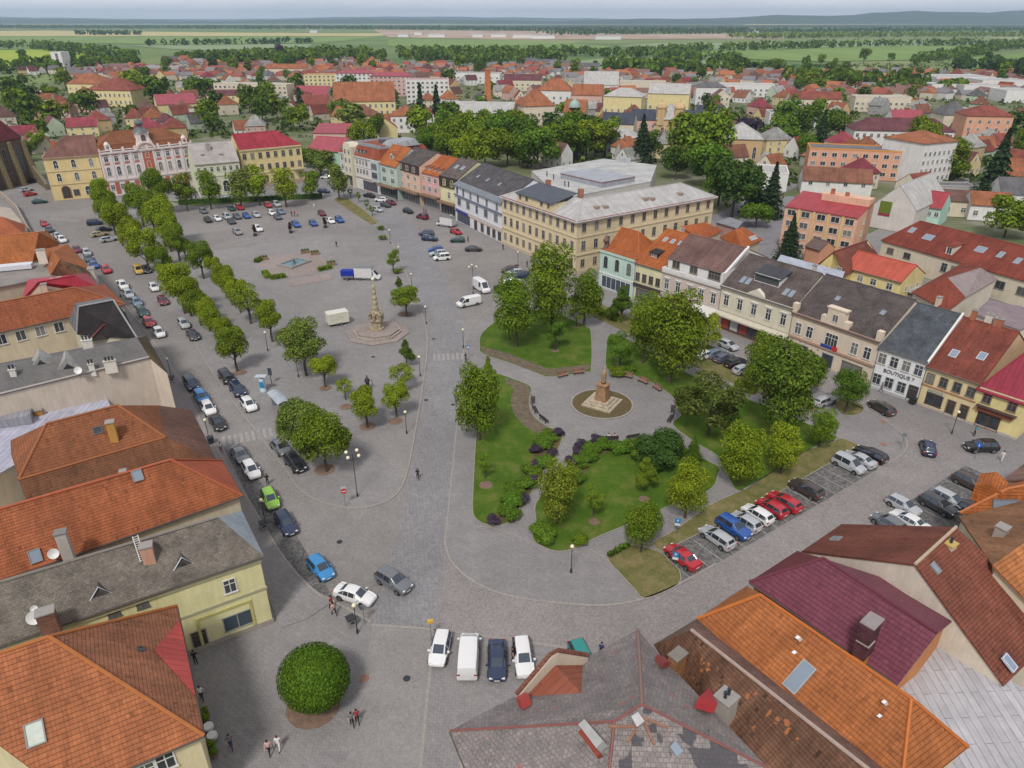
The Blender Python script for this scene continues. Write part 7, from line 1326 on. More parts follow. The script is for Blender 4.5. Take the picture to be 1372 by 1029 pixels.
r1 = dirpx((376, 600), (396, 622)); r2 = dirpx((303, 505), (334, 543))
cars([(396, 622, r1, 'suv', 'black'), (376.5, 600, r1, 'sedan', 'grey')], 'beside the wide dark green tree on the tip', 'the tip', 'cars along the avenue kerb')
cars([(334, 543, r2, 'hatch', 'white'), (319, 523, r2, 'suv', 'navy'), (304, 506, r2, 'suv', 'black')], 'on the avenue kerb left of the bus shelter', 'the shelter', 'cars along the avenue kerb')
r3 = dirpx((247, 433), (259, 449))
cars([(259, 449, r3, 'sedan', 'dark'), (247, 434, r3, 'hatch', 'silver'), (219, 403, r3, 'hatch', 'maroon'), (207, 385, r3, 'hatch', 'white'), (197, 361, r3, 'hatch', 'black'), (186, 362, r3, 'mpv', 'yellow')], 'under the avenue trees facing down the street', 'the bus shelter', 'cars along the avenue kerb')
cars([(147, 322, (12, -2), 'wagon', 'silver'), (134, 315, (12, -2), 'wagon', 'beige'), (140, 309, (12, -2), 'hatch', 'black'), (128, 300, (12, -1), 'mpv', 'navy')], 'parked sideways near the far end of the avenue', 'the near side', 'cars at the far end of the avenue', False)
cars([(54, 271, (12, -1), 'wagon', 'green'), (41, 261, (12, -2), 'hatch', 'red'), (36, 255, (12, -2), 'wagon', 'silver'), (49, 243, (12, -2), 'sedan', 'black')], 'in front of the dark church', 'the crossing', 'cars beside the church', False)
q_ = (9, 6.5)
cars([(273, 284, q_, 'hatch', 'grey'), (279, 296, q_, 'hatch', 'black'), (291.5, 294, q_, 'hatch', 'white'), (310.5, 280.5, q_, 'hatch', 'green'), (321.5, 279, q_, 'suv', 'red'), (304.7, 292, q_, 'mpv', 'silver'), (318, 291.5, q_, 'hatch', 'slate'), (310.5, 298, q_, 'hatch', 'dark'), (330.5, 290.5, q_, 'hatch', 'blue'), (343.5, 289, q_, 'wagon', 'silver'), (318.5, 312, q_, 'wagon', 'pewter'), (346, 308, q_, 'suv', 'white')], 'on the left half of the open car park', 'the avenue', 'cars on the open square', False)
cars([(359.5, 276, q_, 'hatch', 'red'), (371, 275, q_, 'suv', 'silver'), (364.5, 286.5, q_, 'hatch', 'white'), (376.5, 285, q_, 'hatch', 'steelblue'), (372.5, 292, q_, 'hatch', 'slate'), (397, 302, q_, 'wagon', 'blue'), (420, 300.5, q_, 'hatch', 'blue'), (431.5, 287, q_, 'hatch', 'maroon'), (443, 297, q_, 'sedan', 'white'), (455, 296, q_, 'suv', 'blue')], 'on the right half of the open car park', 'the hedge', 'cars on the open square', False)
cars([(308, 267, (12, -1), 'hatch', 'silver'), (434, 257, (12, 1), 'wagon', 'navy'), (437, 238, (-12, 0), 'hatch', 'white')], 'on the street behind the long hedge', 'the town hall', 'cars on the north street', False)
cars([(495, 263, (12, 2), 'sedan', 'black'), (511, 269, (-12, -1), 'suv', 'white'), (517, 276, (12, 3), 'hatch', 'dark'), (524, 273, (12, 3), 'hatch', 'maroon'), (506.5, 282, (12, 4), 'hatch', 'silver'), (547, 284, (12, 4), 'hatch', 'black'), (566, 292, (-12, -3), 'mpv', 'maroon'), (611, 312, (12, 4), 'hatch', 'red')], 'on the north street before the coloured shop houses', 'the mint house', 'cars on the north street', False)
cars([(571.5, 314, (-12, 0), 'suv', 'slate'), (576, 321, (12, 1), 'wagon', 'navy'), (613, 323, (-12, 0), 'hatch', 'green'), (634.5, 335, (12, 0), 'sedan', 'dark'), (584, 336, (-12, 1), 'hatch', 'blue'), (587, 341, (-12, 1), 'wagon', 'silver'), (592, 347, (-12, 1), 'mpv', 'white')], 'in the paved bays before the white commercial house', 'the street', 'cars before the school and store', False)
cars([(682, 361, (-12, 1), 'hatch', 'brown'), (690, 365, (-12, 1), 'hatch', 'silver'), (697, 369, (-12, 2), 'wagon', 'navy'), (687, 377, (12, 0), 'sedan', 'white'), (671, 389, (12, 8), 'hatch', 'black')], 'in front of the school entrance', 'the entrance', 'cars before the school and store')
cars([(628, 406, (-14, 3), 'van', 'white')], 'driving across the paved junction by the park', 'the park', 'vans by the park'); cars([(645, 386, (14, 9), 'tallvan', 'white')], 'parked under the tall double lamp near the school', 'the school', 'vans by the park')
sd = P(1010, 462); e_ = dirpx((960, 478), (985, 490)); n_ = Vector((-e_.y, e_.x, 0))
cars([(945, 476, n_, 'hatch', 'white'), (959, 474, n_, 'wagon', 'steelblue'), (970, 480, n_, 'wagon', 'slate'), (985, 487, n_, 'suv', 'black'), (995, 496, n_, 'hatch', 'silver')], 'in the row behind the park trees facing the shops', 'the left', 'cars behind the park trees')
cars([(975, 463, dirpx((960, 455), (990, 468)), 'hatch', 'silver')], 'driving past the long shop canopy', 'the shops', 'cars behind the park trees'); cars([(1104, 538, n_, 'wagon', 'silver')], 'hidden behind the massive dark tree', 'the tree', 'cars behind the park trees')
eb = (P(1081.9, 638.3)-P(1122.7, 660.2)).normalized(); fb = -eb
cars([(913.5, 748, eb, 'sedan', 'red'), (960, 722, eb, 'wagon', 'silver'), (982, 709, fb, 'suv', 'blue'), (998, 701, eb, 'hatch', 'silver'), (1014, 691, eb, 'hatch', 'white'), (1033, 682, eb, 'hatch', 'red'), (1050, 674, eb, 'wagon', 'red'), (1079, 657, eb, 'suv', 'brown'), (1136, 624, fb, 'mpv', 'silver'), (1150, 617, eb, 'sedan', 'silver'), (1165, 610, eb, 'wagon', 'black')], 'in the angled bays below the park', 'the dry grass triangle', 'cars in the bays below the park')
ob = dirpx((1209, 668), (1240, 685))
cars([(1189, 703, -ob, 'hatch', 'grey'), (1217, 700, -ob, 'sedan', 'white'), (1209, 679, ob, 'hatch', 'silver'), (1255, 679, ob, 'suv', 'dark'), (1271, 671, ob, 'wagon', 'silver'), (1299, 649, ob, 'suv', 'brown'), (1304, 688, ob, 'hatch', 'black')], 'in the right hand bays beside the tiled roofs', 'the brown gable roof', 'cars in the right hand bays')
cars([(1180, 547, dirpx((1180, 546), (1160, 534)), 'wagon', 'brown')], 'driving past the white boutique', '', 'cars on the ring road'); cars([(1242, 601, dirpx((1242, 601), (1236, 580)), 'hatch', 'navy')], 'alone in the middle of the right hand street', '', 'cars on the ring road'); cars([(1313, 600, (-14, 0), 'suv', 'black')], 'parked before the yellow corner house', '', 'cars on the ring road')
cars([(590, 871, P(584, 900)-P(597, 845), 'hatch', 'white'), (628, 882, Vector((0, 1, 0)), 'van', 'white'), (666, 887, Vector((.02, -1, 0)), 'sedan', 'navy'), (701, 884, Vector((.1, -1, 0)), 'suv', 'white'), (780, 884, Vector((.3, -1, 0)), 'hatch', 'teal')], 'in the short row at the bottom beside the slate roof', 'the yellow post', 'cars in the bottom row')
# cargo: box truck, delivery truck, trailers
def wheels(o, xs, w, r=.35):
    for x in xs:
        for s in (-1, 1):
            q = MB(); q.lathe([(.02, -.1), (r*.9, -.11), (r, -.06), (r, .06), (r*.9, .11), (.02, .1)], seg=14, cap=False); me = q.mesh('wheel', [M['tyre']], True); me.transform(Matrix.Rotation(math.pi/2, 4, 'X')); wl_ = link('wheel', me, o, (x, s*w, r)); q = MB(); q.lathe([(r*.55, -.12), (.02, -.125)], seg=12); q.lathe([(r*.55, .12), (.02, .125)], seg=12, cap=False); me = q.mesh('rim', [M['rim']]); me.transform(Matrix.Rotation(math.pi/2, 4, 'X')); link('rim', me, wl_)
def box_truck(pos, d, label, h=3.0, L=4.2):
    o = car(pos, pos+d, 'tallvan', 'white', label, None, True, 'box_truck'); o['category'] = 'truck'; o.scale = (1, 1, .88)
    m = MB(); m.box(-3.1, -3.1+L, -1.12, 1.12, .75, h+.5); obj('cargo_box', m, M['paint'], o, (.62, .61, .60)); m = MB(); m.box(-3.15, -3.1+L+.05, -1.15, 1.15, h+.45, h+.58); m.box(-3.15, -3.1+L+.05, -1.15, 1.15, .68, .8); obj('cargo_frame', m, M['steel'], o); return o
box_truck(P(494, 374), Vector((1, -.05, 0)), 'white box truck with the blue trailer behind it on the square', 3.0); box_truck(P(597, 303), Vector((-1, .6, 0)), 'white delivery truck parked in front of the blue shopfront', 2.8, 4.4)
o = thing('covered_trailer', 'small trailer under blue tarpaulin behind the box truck', 'trailer', P(467, 374), math.atan2(-.05, 1)); m = MB(); m.box(-1.5, 1.4, -.85, .85, .55, 1.1); obj('body', m, M['steel'], o); m = MB(); m.box(-1.55, 1.45, -.88, .88, 1.05, 2.25); obj('tarpaulin', m, M['paint'], o, (.012, .03, .32)); m = MB(); m.tube([(1.4, 0, .6), (2.5, 0, .55)], .05); obj('drawbar', m, M['steel'], o); wheels(o, (0,), .9, .3)
d = dirpx((440, 436), (467, 431)); o = thing('sales_trailer', 'cream white box trailer standing alone on the square', 'trailer', P(453, 434), math.atan2(d.y, d.x)); m = MB(); m.box(-2.1, 2.1, -1.05, 1.05, .5, 2.7); obj('body', m, M['paint'], o, (.66, .64, .52)); m = MB(); m.hull8([(-2.15, -1.1, 2.7), (2.15, -1.1, 2.7), (2.15, 1.1, 2.7), (-2.15, 1.1, 2.7)], [(-1.9, -.8, 2.85), (1.9, -.8, 2.85), (1.9, .8, 2.85), (-1.9, .8, 2.85)]); obj('roof', m, M['paint'], o, (.6, .59, .52)); m = MB(); m.tube([(-2.1, 0, .55), (-3.2, 0, .5)], .06); obj('drawbar', m, M['steel'], o); m = MB(); m.box(-1.6, 1.0, -1.07, -1.04, 1.3, 2.4); obj('hatch', m, M['paint'], o, (.6, .585, .48)); wheels(o, (-.4, .4), 1.0, .3)
# ---------------------------------------------------------------- monuments
pc = P(506, 446); o = thing('plague_column', 'sandstone plague column with saints and slender spire on octagonal steps', 'monument', pc)
for i, (r_, z0, z1) in enumerate(((6.3, -.02, .18), (4.7, .18, .5), (4.3, .5, .85))): m = MB(); m.lathe([(r_, z0), (r_, z1)], seg=8); obj('step', m, M['slabs_pink'] if i != 1 else M['sandstone'], o, (.42, .38, .33))
m = MB(); m.lathe([(1.45, .85), (1.45, 1.25), (1.2, 1.3), (1.15, 2.5), (1.4, 2.7), (1.4, 2.9), (.95, 3.1), (.85, 4.1), (1.0, 4.25), (.95, 4.4), (.6, 4.6)], seg=8); obj('plinth', m, M['sandstone'], o, (.44, .37, .26))
m = MB(); prof = [(.75, 4.5)]+[(.62-.042*i+(.10 if i % 2 else 0), 4.8+.52*i) for i in range(11)]+[(.1, 10.5), (.08, 10.8)]; m.lathe(prof, seg=10)
r_ = random.Random(4)
for i in range(18): t = r_.uniform(0, 6.28); z = r_.uniform(4.7, 8); q = .55-.04*(z-4.8)/.52; m.ball((q*math.cos(t), q*math.sin(t), z), r_.uniform(.1, .19), 7, 5, 1.3)
obj('spire', m, M['sandstone'], o, (.46, .39, .27)); m = MB(); m.ball((0, 0, 11.05), .3, 10, 7); obj('finial', m, M['globe'], o)
for i in range(6):
    t = i*math.pi/3+.3; m = MB(); m.lathe([(.34, 0), (.38, .3), (.3, .9), (.36, 1.25), (.2, 1.5), (.1, 1.55), (.15, 1.7), (.12, 1.85), (.03, 1.93)], (0, 0, 0), 9); m.tube([(.1, .3, 1.3), (.35, .3, 1.0), (.4, .05, 1.2)], .09, 6); obj('saint_statue', m, M['sandstone'], o, (.38, .32, .23), loc=(1.15*math.cos(t), 1.15*math.sin(t), 2.9), rz=t, smooth=True)
o = thing('monument', 'brown stone figure on a tall pedestal in the round flower bed', 'monument', c0, -.55)
for a_, z0, z1 in ((2.5, 0, .35), (2.0, .35, .62), (1.55, .62, .9)): m = MB(); m.box(-a_, a_, -a_, a_, z0, z1); obj('step', m, M['sandstone'], o, (.48, .41, .31))
m = MB(); m.hull8([(-1.0, -1.0, .9), (1.0, -1.0, .9), (1.0, 1.0, .9), (-1.0, 1.0, .9)], [(-.72, -.72, 3.5), (.72, -.72, 3.5), (.72, .72, 3.5), (-.72, .72, 3.5)]); m.box(-.88, .88, -.88, .88, 3.45, 3.62); obj('pedestal', m, M['sandstone'], o, (.36, .22, .125))
ch = [('r', [((0, 0, 3.6), .42), ((0, 0, 4.3), .36), ((.05, 0, 5.0), .33), ((.05, 0, 5.5), .16), ((.08, 0, 5.72), .13), ((.08, 0, 5.95), .12)]), ('r', [((.05, 0, 5.0), .33), ((.05, .32, 5.2), .14), ((.2, .36, 4.75), .1), ((.42, .15, 4.85), .07)]), ('r', [((.05, 0, 5.0), .33), ((.05, -.32, 5.2), .14), ((.02, -.4, 4.7), .1), ((.1, -.38, 4.3), .07)])]
link('figure', skin_mesh('figure', ch, [M['sandstone']], dict(r=0)), o, (0, 0, -1.15), 0, (.42, .30, .18), (1.32, 1.32, 1.32))
# fountain
A, B, C_, D_ = P(376, 353), P(398, 345.5), P(414, 354), P(390, 363); fc = (A+B+C_+D_)/4; fx = ((C_-A)+(B-D_)*0).normalized()
sheet('fountain_terrace', [(345, 352), (360, 343), (428, 337), (442, 357), (418, 368), (368, 373)], .012, 'slabs_pink'); sheet('brick_patch', [(385, 376), (440, 366), (446, 374), (392, 384)], .013, 'slabs_pink')
ux = (P(414, 354)-P(390, 363)).normalized(); o = thing('fountain', 'rectangular stone fountain basin with blue water on the square', 'fountain', fc, math.atan2(ux.y, ux.x)); m = MB(); m.box(-3.4, 3.4, -2.5, -2.05, 0, .5); m.box(-3.4, 3.4, 2.05, 2.5, 0, .5); m.box(-3.4, -2.95, -2.05, 2.05, 0, .5); m.box(2.95, 3.4, -2.05, 2.05, 0, .5); obj('rim', m, M['kerb_stone'], o); m = MB(); m.box(-2.95, 2.95, -2.05, 2.05, .02, .32); obj('water', m, M['water'], o); m = MB(); m.lathe([(.5, .1), (.45, .5), (.2, .6), (.2, 1.0), (.7, 1.15), (.75, 1.25), (.1, 1.2), (.08, 1.6)], seg=12); obj('spout', m, M['sandstone'], o, (.2, .24, .2))
for i, (a, b) in enumerate((((363, 374), (383, 371)), ((427, 363), (444, 359)), ((343, 352), (348, 349)), ((355, 366), (360, 373)))): hedge('hedge', P(*a), P(*b), 1.3, .9, f'low clipped hedge by the fountain, {("front left", "front right", "back left", "left corner")[i]} piece', 'mid')
for i, (u, v) in enumerate(((353, 348), (409, 339), (422, 341), (444, 355))):
    o = thing('planter', f'brown stone planter box by the fountain, {("left", "back", "back right", "right")[i]} one', 'planter', P(u, v), .4); m = MB(); m.hull8([(-1.0, -.5, 0), (1.0, -.5, 0), (1.0, .5, 0), (-1.0, .5, 0)], [(-1.2, -.65, .7), (1.2, -.65, .7), (1.2, .65, .7), (-1.2, .65, .7)]); obj('trough', m, M['sandstone'], o, (.33, .24, .16)); m = MB(); m.box(-1.05, 1.05, -.5, .5, .68, .76); obj('soil', m, M['mulch'], o)
    for k in range(3): link('plant', crowns('round', 0)[k % 4], o, (-.7+.7*k, 0, .95), k, jit(GREEN['mid']), (.35, .35, .3))
for i, (u, v) in enumerate(((342, 316), (390, 312), (436, 305))):
    o = thing('potted_shrub', f'dark brown columnar shrub in a tub on the square, {("beside the white car", "beside the blue estate car", "beside the white saloon")[i]}', 'shrub', P(u, v)); m = MB(); m.lathe([(.5, 0), (.6, .6), (.5, .6)], seg=12); obj('tub', m, M['dark_iron'], o); link('foliage', crowns('oval', 1)[i], o, (0, 0, 1.9), i, (.055, .035, .03), (.75, .75, 1.1))
# ---------------------------------------------------------------- street furniture
def lamp(u, v, label, h=3.6, globes=1, group='globe lamps of the square'):
    o = thing('street_lamp', label, 'lamp', P(u, v), R.uniform(0, 6), group); m = MB(); m.lathe([(.13, 0), (.11, .5), (.055, .6), (.04, h-.25), (.08, h-.2), (.08, h-.1)], seg=10); obj('post', m, M['dark_iron'], o, smooth=True)
    gm = MB(); gm.ball((0, 0, 0), .23, 14, 9)
    if 'globe' not in WC: WC['globe'] = gm.mesh('globe', [M['globe']], True)
    if globes == 1: link('globe', WC['globe'], o, (0, 0, h+.1))
    else:
        for k in range(globes):
            t = 2*math.pi*k/globes; m = MB(); m.tube([(0, 0, h-.9), (.5*math.cos(t), .5*math.sin(t), h-.75), (.95*math.cos(t), .95*math.sin(t), h-.3)], .035, 6); obj('arm', m, M['dark_iron'], o); link('globe', WC['globe'], o, (.95*math.cos(t), .95*math.sin(t), h))
    return o
lamp(479, 665, 'tall dark lamp with four globes on the tip of the square', 6.5, 4, None); lamp(634, 394, 'tall lamp with three globes above the parked white van', 6.5, 3, None)
for u, v, l in ((545, 581, 'globe lamp on the kerb beside the lime green tree'), (765, 767, 'globe lamp on the paving below the lower lawn'), (563, 504, 'globe lamp on the kerb above the zebra crossing'), (571, 434, 'globe lamp on the kerb right of the plague column'), (552, 388, 'globe lamp beside the flat topped tree'), (535, 350, 'globe lamp by the slim young street tree'), (523, 326, 'globe lamp by the stone road near the fountain'), (621, 466, 'globe lamp at the left edge of the park by the crossing'), (683, 455, 'globe lamp in front of the broad tree on the upper lawn'), (356, 703, 'globe lamp on the left pavement beside the lime hatchback'), (281, 592, 'globe lamp on the left pavement by the black saloon'), (479, 848, 'globe lamp with hanging basket beside the white saloon'), (1275, 581, 'globe lamp in front of the yellow shop houses'), (230, 507, 'globe lamp at the foot of the beige wall'), (162, 398, 'globe lamp on the left pavement by the white off-roader'), (400, 505, 'globe lamp under the big round chestnut'), (359, 470, 'globe lamp between the chestnut and the avenue'), (605, 305, 'globe lamp before the white commercial house'), (694, 357, 'globe lamp in front of the school')): lamp(u, v, l)
m = MB(); m.ball((0, 0, 2.5), .45, 10, 7); 
def sign(u, v, label, kind, h=2.4, face=None, name='road_sign'):
    d = (face or Vector((0, 0, 0)))-P(u, v); o = thing(name, label, 'sign', P(u, v), math.atan2(d.y, d.x)+math.pi/2); m = MB(); m.tube([(0, 0, 0), (0, 0, h)], .035, 8); obj('post', m, M['steel'], o)
    m = MB()
    if kind in ('noentry', 'blueround', 'back'):
        m.lathe([(.36, -.015), (.36, .015)], seg=24); me = m.mesh('disc', [M['paint']]); me.transform(Matrix.Rotation(math.pi/2, 4, 'X')); link('disc', me, o, (0, -.05, h-.3), 0, dict(noentry=(.55, .015, .02), blueround=(.02, .12, .5), back=(.2, .22, .24))[kind])
        if kind == 'noentry': m = MB(); m.box(-.25, .25, -.08, -.06, h-.36, h-.24); obj('bar', m, M['white'], o); m = MB(); m.box(-.34, .34, -.07, -.03, h+.12, h+.42); obj('plate', m, M['paint'], o, (.45, .48, .5))
        if kind == 'blueround': m = MB(); m.hull8([(-.05, -.075, h-.52), (.05, -.075, h-.52), (.05, -.075, h-.1), (-.05, -.075, h-.1)], [(-.05, -.09, h-.52), (.05, -.09, h-.52), (.05, -.09, h-.1), (-.05, -.09, h-.1)]); obj('arrow', m, M['white'], o)
    elif kind == 'parking':
        m.box(-.32, .32, -.06, -.03, h-.7, h); obj('plate', m, M['paint'], o, (.03, .22, .5)); text(o, 'P', .5, (0, -.07, h-.35), 0, (.75, .75, .75)); m = MB(); m.box(-.32, .32, -.06, -.03, h-1.05, h-.74); obj('plate', m, M['white'], o)
    elif kind == 'walk':
        m.box(-.32, .32, -.06, -.03, h-.64, h); obj('plate', m, M['paint'], o, (.03, .22, .5)); m = MB(); m.hull8([(-.24, -.07, h-.55), (.24, -.07, h-.55), (0, -.07, h-.1)], [(-.24, -.075, h-.55), (.24, -.075, h-.55), (0, -.075, h-.1)]); obj('triangle', m, M['white'], o)
    elif kind == 'yellow': m.box(-.28, .28, -.15, .15, h-.2, h+.1); obj('plate', m, M['paint'], o, (.6, .36, .03))
    return o
sign(463, 678, 'round red no entry sign on the tip of the square', 'noentry', 2.6); sign(906, 716, 'blue parking sign in the dry grass left of the silver estate', 'parking'); sign(903, 762, 'blue parking sign beside the red saloon', 'parking'); sign(1207, 601, 'grey back of a round sign on two posts at the bend', 'back', 2.6); sign(1306, 614, 'round blue direction sign by the black off-roader', 'blueround', 2.5); sign(628, 481, 'blue crossing sign at the edge of the park', 'walk', 2.8); sign(578, 858, 'post with yellow top beside the white hatchback', 'yellow', 2.6, name='yellow_post'); sign(489, 836, 'slim grey traffic sign beside the lamp with hanging basket', 'back', 2.6)
def bench(u, v, at, label, col, group='park benches'):
    d = P(*at)-P(u, v); o = thing('park_bench', label, 'bench', P(u, v), math.atan2(d.y, d.x)-math.pi/2, group); mt = M['wood'] if col == 'wood' else M['dark_wood']
    m = MB(); 
    for k in range(3): m.box(-1.0, 1.0, -.2+.17*k, -.05+.17*k, .42, .47)
    obj('seat', m, mt, o)
    m = MB()
    for k in range(3): m.box(-1.0, 1.0, -.32+.0, -.28, .55+.15*k, .67+.15*k)
    obj('backrest', m, mt, o)
    for s in (-.8, .8): m = MB(); m.box(s-.04, s+.04, -.32, -.26, 0, .98); m.box(s-.04, s+.04, .2, .26, 0, .42); m.box(s-.04, s+.04, -.26, .2, .36, .41); obj('leg', m, M['dark_iron'], o)
    return o
ctr = (806, 541)
for u, v, c, l in ((754, 505, 'wood', 'brown bench at the lower edge of the upper lawn, left of its pair'), (775, 501, 'wood', 'brown bench at the lower edge of the upper lawn, right of its pair'), (840, 506, 'wood', 'brown bench right of the circle, nearest the upper path'), (861, 513, 'wood', 'brown bench in the middle of the three right of the circle'), (880, 522, 'wood', 'brown bench of the three right of the circle, nearest the bronze tree'), (714, 538, 'grey', 'dark bench on the left of the circle, uppermost of three'), (717, 551, 'grey', 'dark bench on the left of the circle, middle of three'), (729, 564, 'grey', 'dark bench on the left of the circle, lowest of three'), (819, 590, 'grey', 'dark bench with two people seated below the circle'), (847, 588, 'grey', 'empty dark bench next to the seated couple'), (898, 563, 'grey', 'dark bench at the right edge of the circle, lower of two'), (901, 550, 'grey', 'dark bench at the right edge of the circle, upper of two')): bench(u, v, ctr, l, c)
p = (P(357, 524, 2.6)+P(387, 538, 2.6)+P(370, 518.6, 2.6)+P(377, 545.6, 2.6))/4; sx = dirpx((357, 524), (377, 545.6)); o = thing('bus_shelter', 'glass bus shelter with curved grey roof on the avenue kerb', 'shelter', (p.x, p.y, 0), math.atan2(sx.y, sx.x))
m = MB()
for k in range(6): t0, t1 = k/6, (k+1)/6; y = lambda t: -.95+1.9*t; z = lambda t: 2.45+.28*math.sin(math.pi*t); m.hull8([(-2.4, y(t0), z(t0)), (2.4, y(t0), z(t0)), (2.4, y(t1), z(t1)), (-2.4, y(t1), z(t1))], [(-2.4, y(t0), z(t0)+.06), (2.4, y(t0), z(t0)+.06), (2.4, y(t1), z(t1)+.06), (-2.4, y(t1), z(t1)+.06)])
obj('roof', m, M['sheet_roof'], o, (.40, .44, .48)); m = MB(); m.box(-2.3, 2.3, .78, .82, .2, 2.4); obj('back_pane', m, M['skylight_glass'], o)
for s in (-2.28, 2.28): m = MB(); m.box(s-.02, s+.02, -.5, .78, .2, 2.4); obj('side_pane', m, M['skylight_glass'], o)
for x in (-2.3, 0, 2.3): m = MB(); m.box(x-.05, x+.05, .75, .85, 0, 2.5); obj('post', m, M['dark_iron'], o)
m = MB(); m.box(-1.6, 1.6, .3, .7, .42, .48); obj('seat', m, M['dark_wood'], o)
o = thing('information_pillar', 'blue and white information pillar with flat top by the shelter', 'pillar', P(353, 524)); m = MB(); m.lathe([(.55, 0), (.5, .5), (.35, .8), (.5, 1.3), (.45, 2.2), (.3, 2.3)], seg=14); obj('body', m, M['paint'], o, (.50, .62, .72), smooth=True); m = MB(); m.box(-.9, .9, -.5, .5, 2.7, 2.85); m.tube([(0, 0, 2.2), (0, 0, 2.75)], .08); obj('top', m, M['paint'], o, (.46, .50, .56)); m = MB(); m.box(-.3, .3, -.52, -.4, .9, 1.9); obj('panel', m, M['paint'], o, (.03, .25, .5))
o = thing('timetable_post', 'dark timetable post beside the information pillar', 'post', P(364, 514)); m = MB(); m.tube([(0, 0, 0), (0, 0, 2.8)], .06, 8); obj('post', m, M['dark_iron'], o); m = MB(); m.box(-.3, .3, -.08, .08, 1.6, 2.9); obj('board', m, M['paint'], o, (.06, .07, .1))
o = thing('iron_pump', 'black cast iron pump on the paving among the young trees', 'pump', P(493, 521)); m = MB(); m.lathe([(.7, 0), (.7, .2), (.35, .3), (.3, 1.3), (.45, 1.4), (.4, 1.8), (.12, 2.1), (.1, 2.5)], seg=12); obj('column', m, M['dark_iron'], o, smooth=True); m = MB(); m.tube([(.3, 0, 1.5), (.75, 0, 1.7), (.85, 0, .9)], .05); obj('handle', m, M['dark_iron'], o); m = MB(); m.box(-1.1, -.3, -.35, .35, 0, .5); obj('trough', m, M['dark_iron'], o)
for u, v, l, c in ((471, 838, 'grey box shaped litter bin beside the lamp with hanging basket', (.3, .3, .29)), (354, 709, 'grey litter bin beside the lamp near the lime hatchback', (.26, .28, .3)), (283, 594, 'dark litter bin on the left pavement', (.06, .06, .07)), (692, 361, 'light litter bin before the school wall', (.5, .5, .5)), (231, 512, 'pale grey litter bin at the foot of the beige wall', (.4, .42, .45)), (1222, 541, 'black litter bin beside the boutique door', (.03, .03, .03))): o = thing('litter_bin', l, 'bin', P(u, v), .6); m = MB(); m.hull8([(-.35, -.35, 0), (.35, -.35, 0), (.35, .35, 0), (-.35, .35, 0)], [(-.42, -.42, 1.0), (.42, -.42, 1.0), (.42, .42, 1.0), (-.42, .42, 1.0)]); obj('body', m, M['paint'], o, c); m = MB(); m.box(-.45, .45, -.45, .45, 1.0, 1.12); m.box(-.2, .2, -.47, -.44, .6, .85); obj('lid', m, M['dark_iron'], o)
# cafe corner by the left edge
for i, (u, v, c) in enumerate(((281, 980, 'cloth_white'), (286, 992, 'cloth_white'))):
    o = thing('cafe_table', f'small round cafe table with white cloth by the corner house, {("farther", "nearer")[i]} one', 'table', P(u, v)); m = MB(); m.lathe([(.42, .72), (.42, .76)], seg=16); m.lathe([(.43, .765), (.45, .5), (.44, .5), (.42, .76)], seg=16, cap=False); obj('table_top', m, M[c], o); m = MB(); m.lathe([(.25, 0), (.03, .05), (.03, .72)], seg=8); obj('leg', m, M['dark_iron'], o)
for i, (u, v) in enumerate(((278, 967), (285, 1003), (288, 1013), (276, 960))): o = thing('flower_tub', f'green potted plant by the corner house wall, {ORD[i+1]} along the wall', 'plant', P(u, v)); m = MB(); m.lathe([(.2, 0), (.28, .4), (.22, .4)], seg=10); obj('pot', m, M['wood'], o); link('foliage', crowns('round', 0)[i], o, (0, 0, .7), i, jit(GREEN['mid']), (.42, .42, .4))
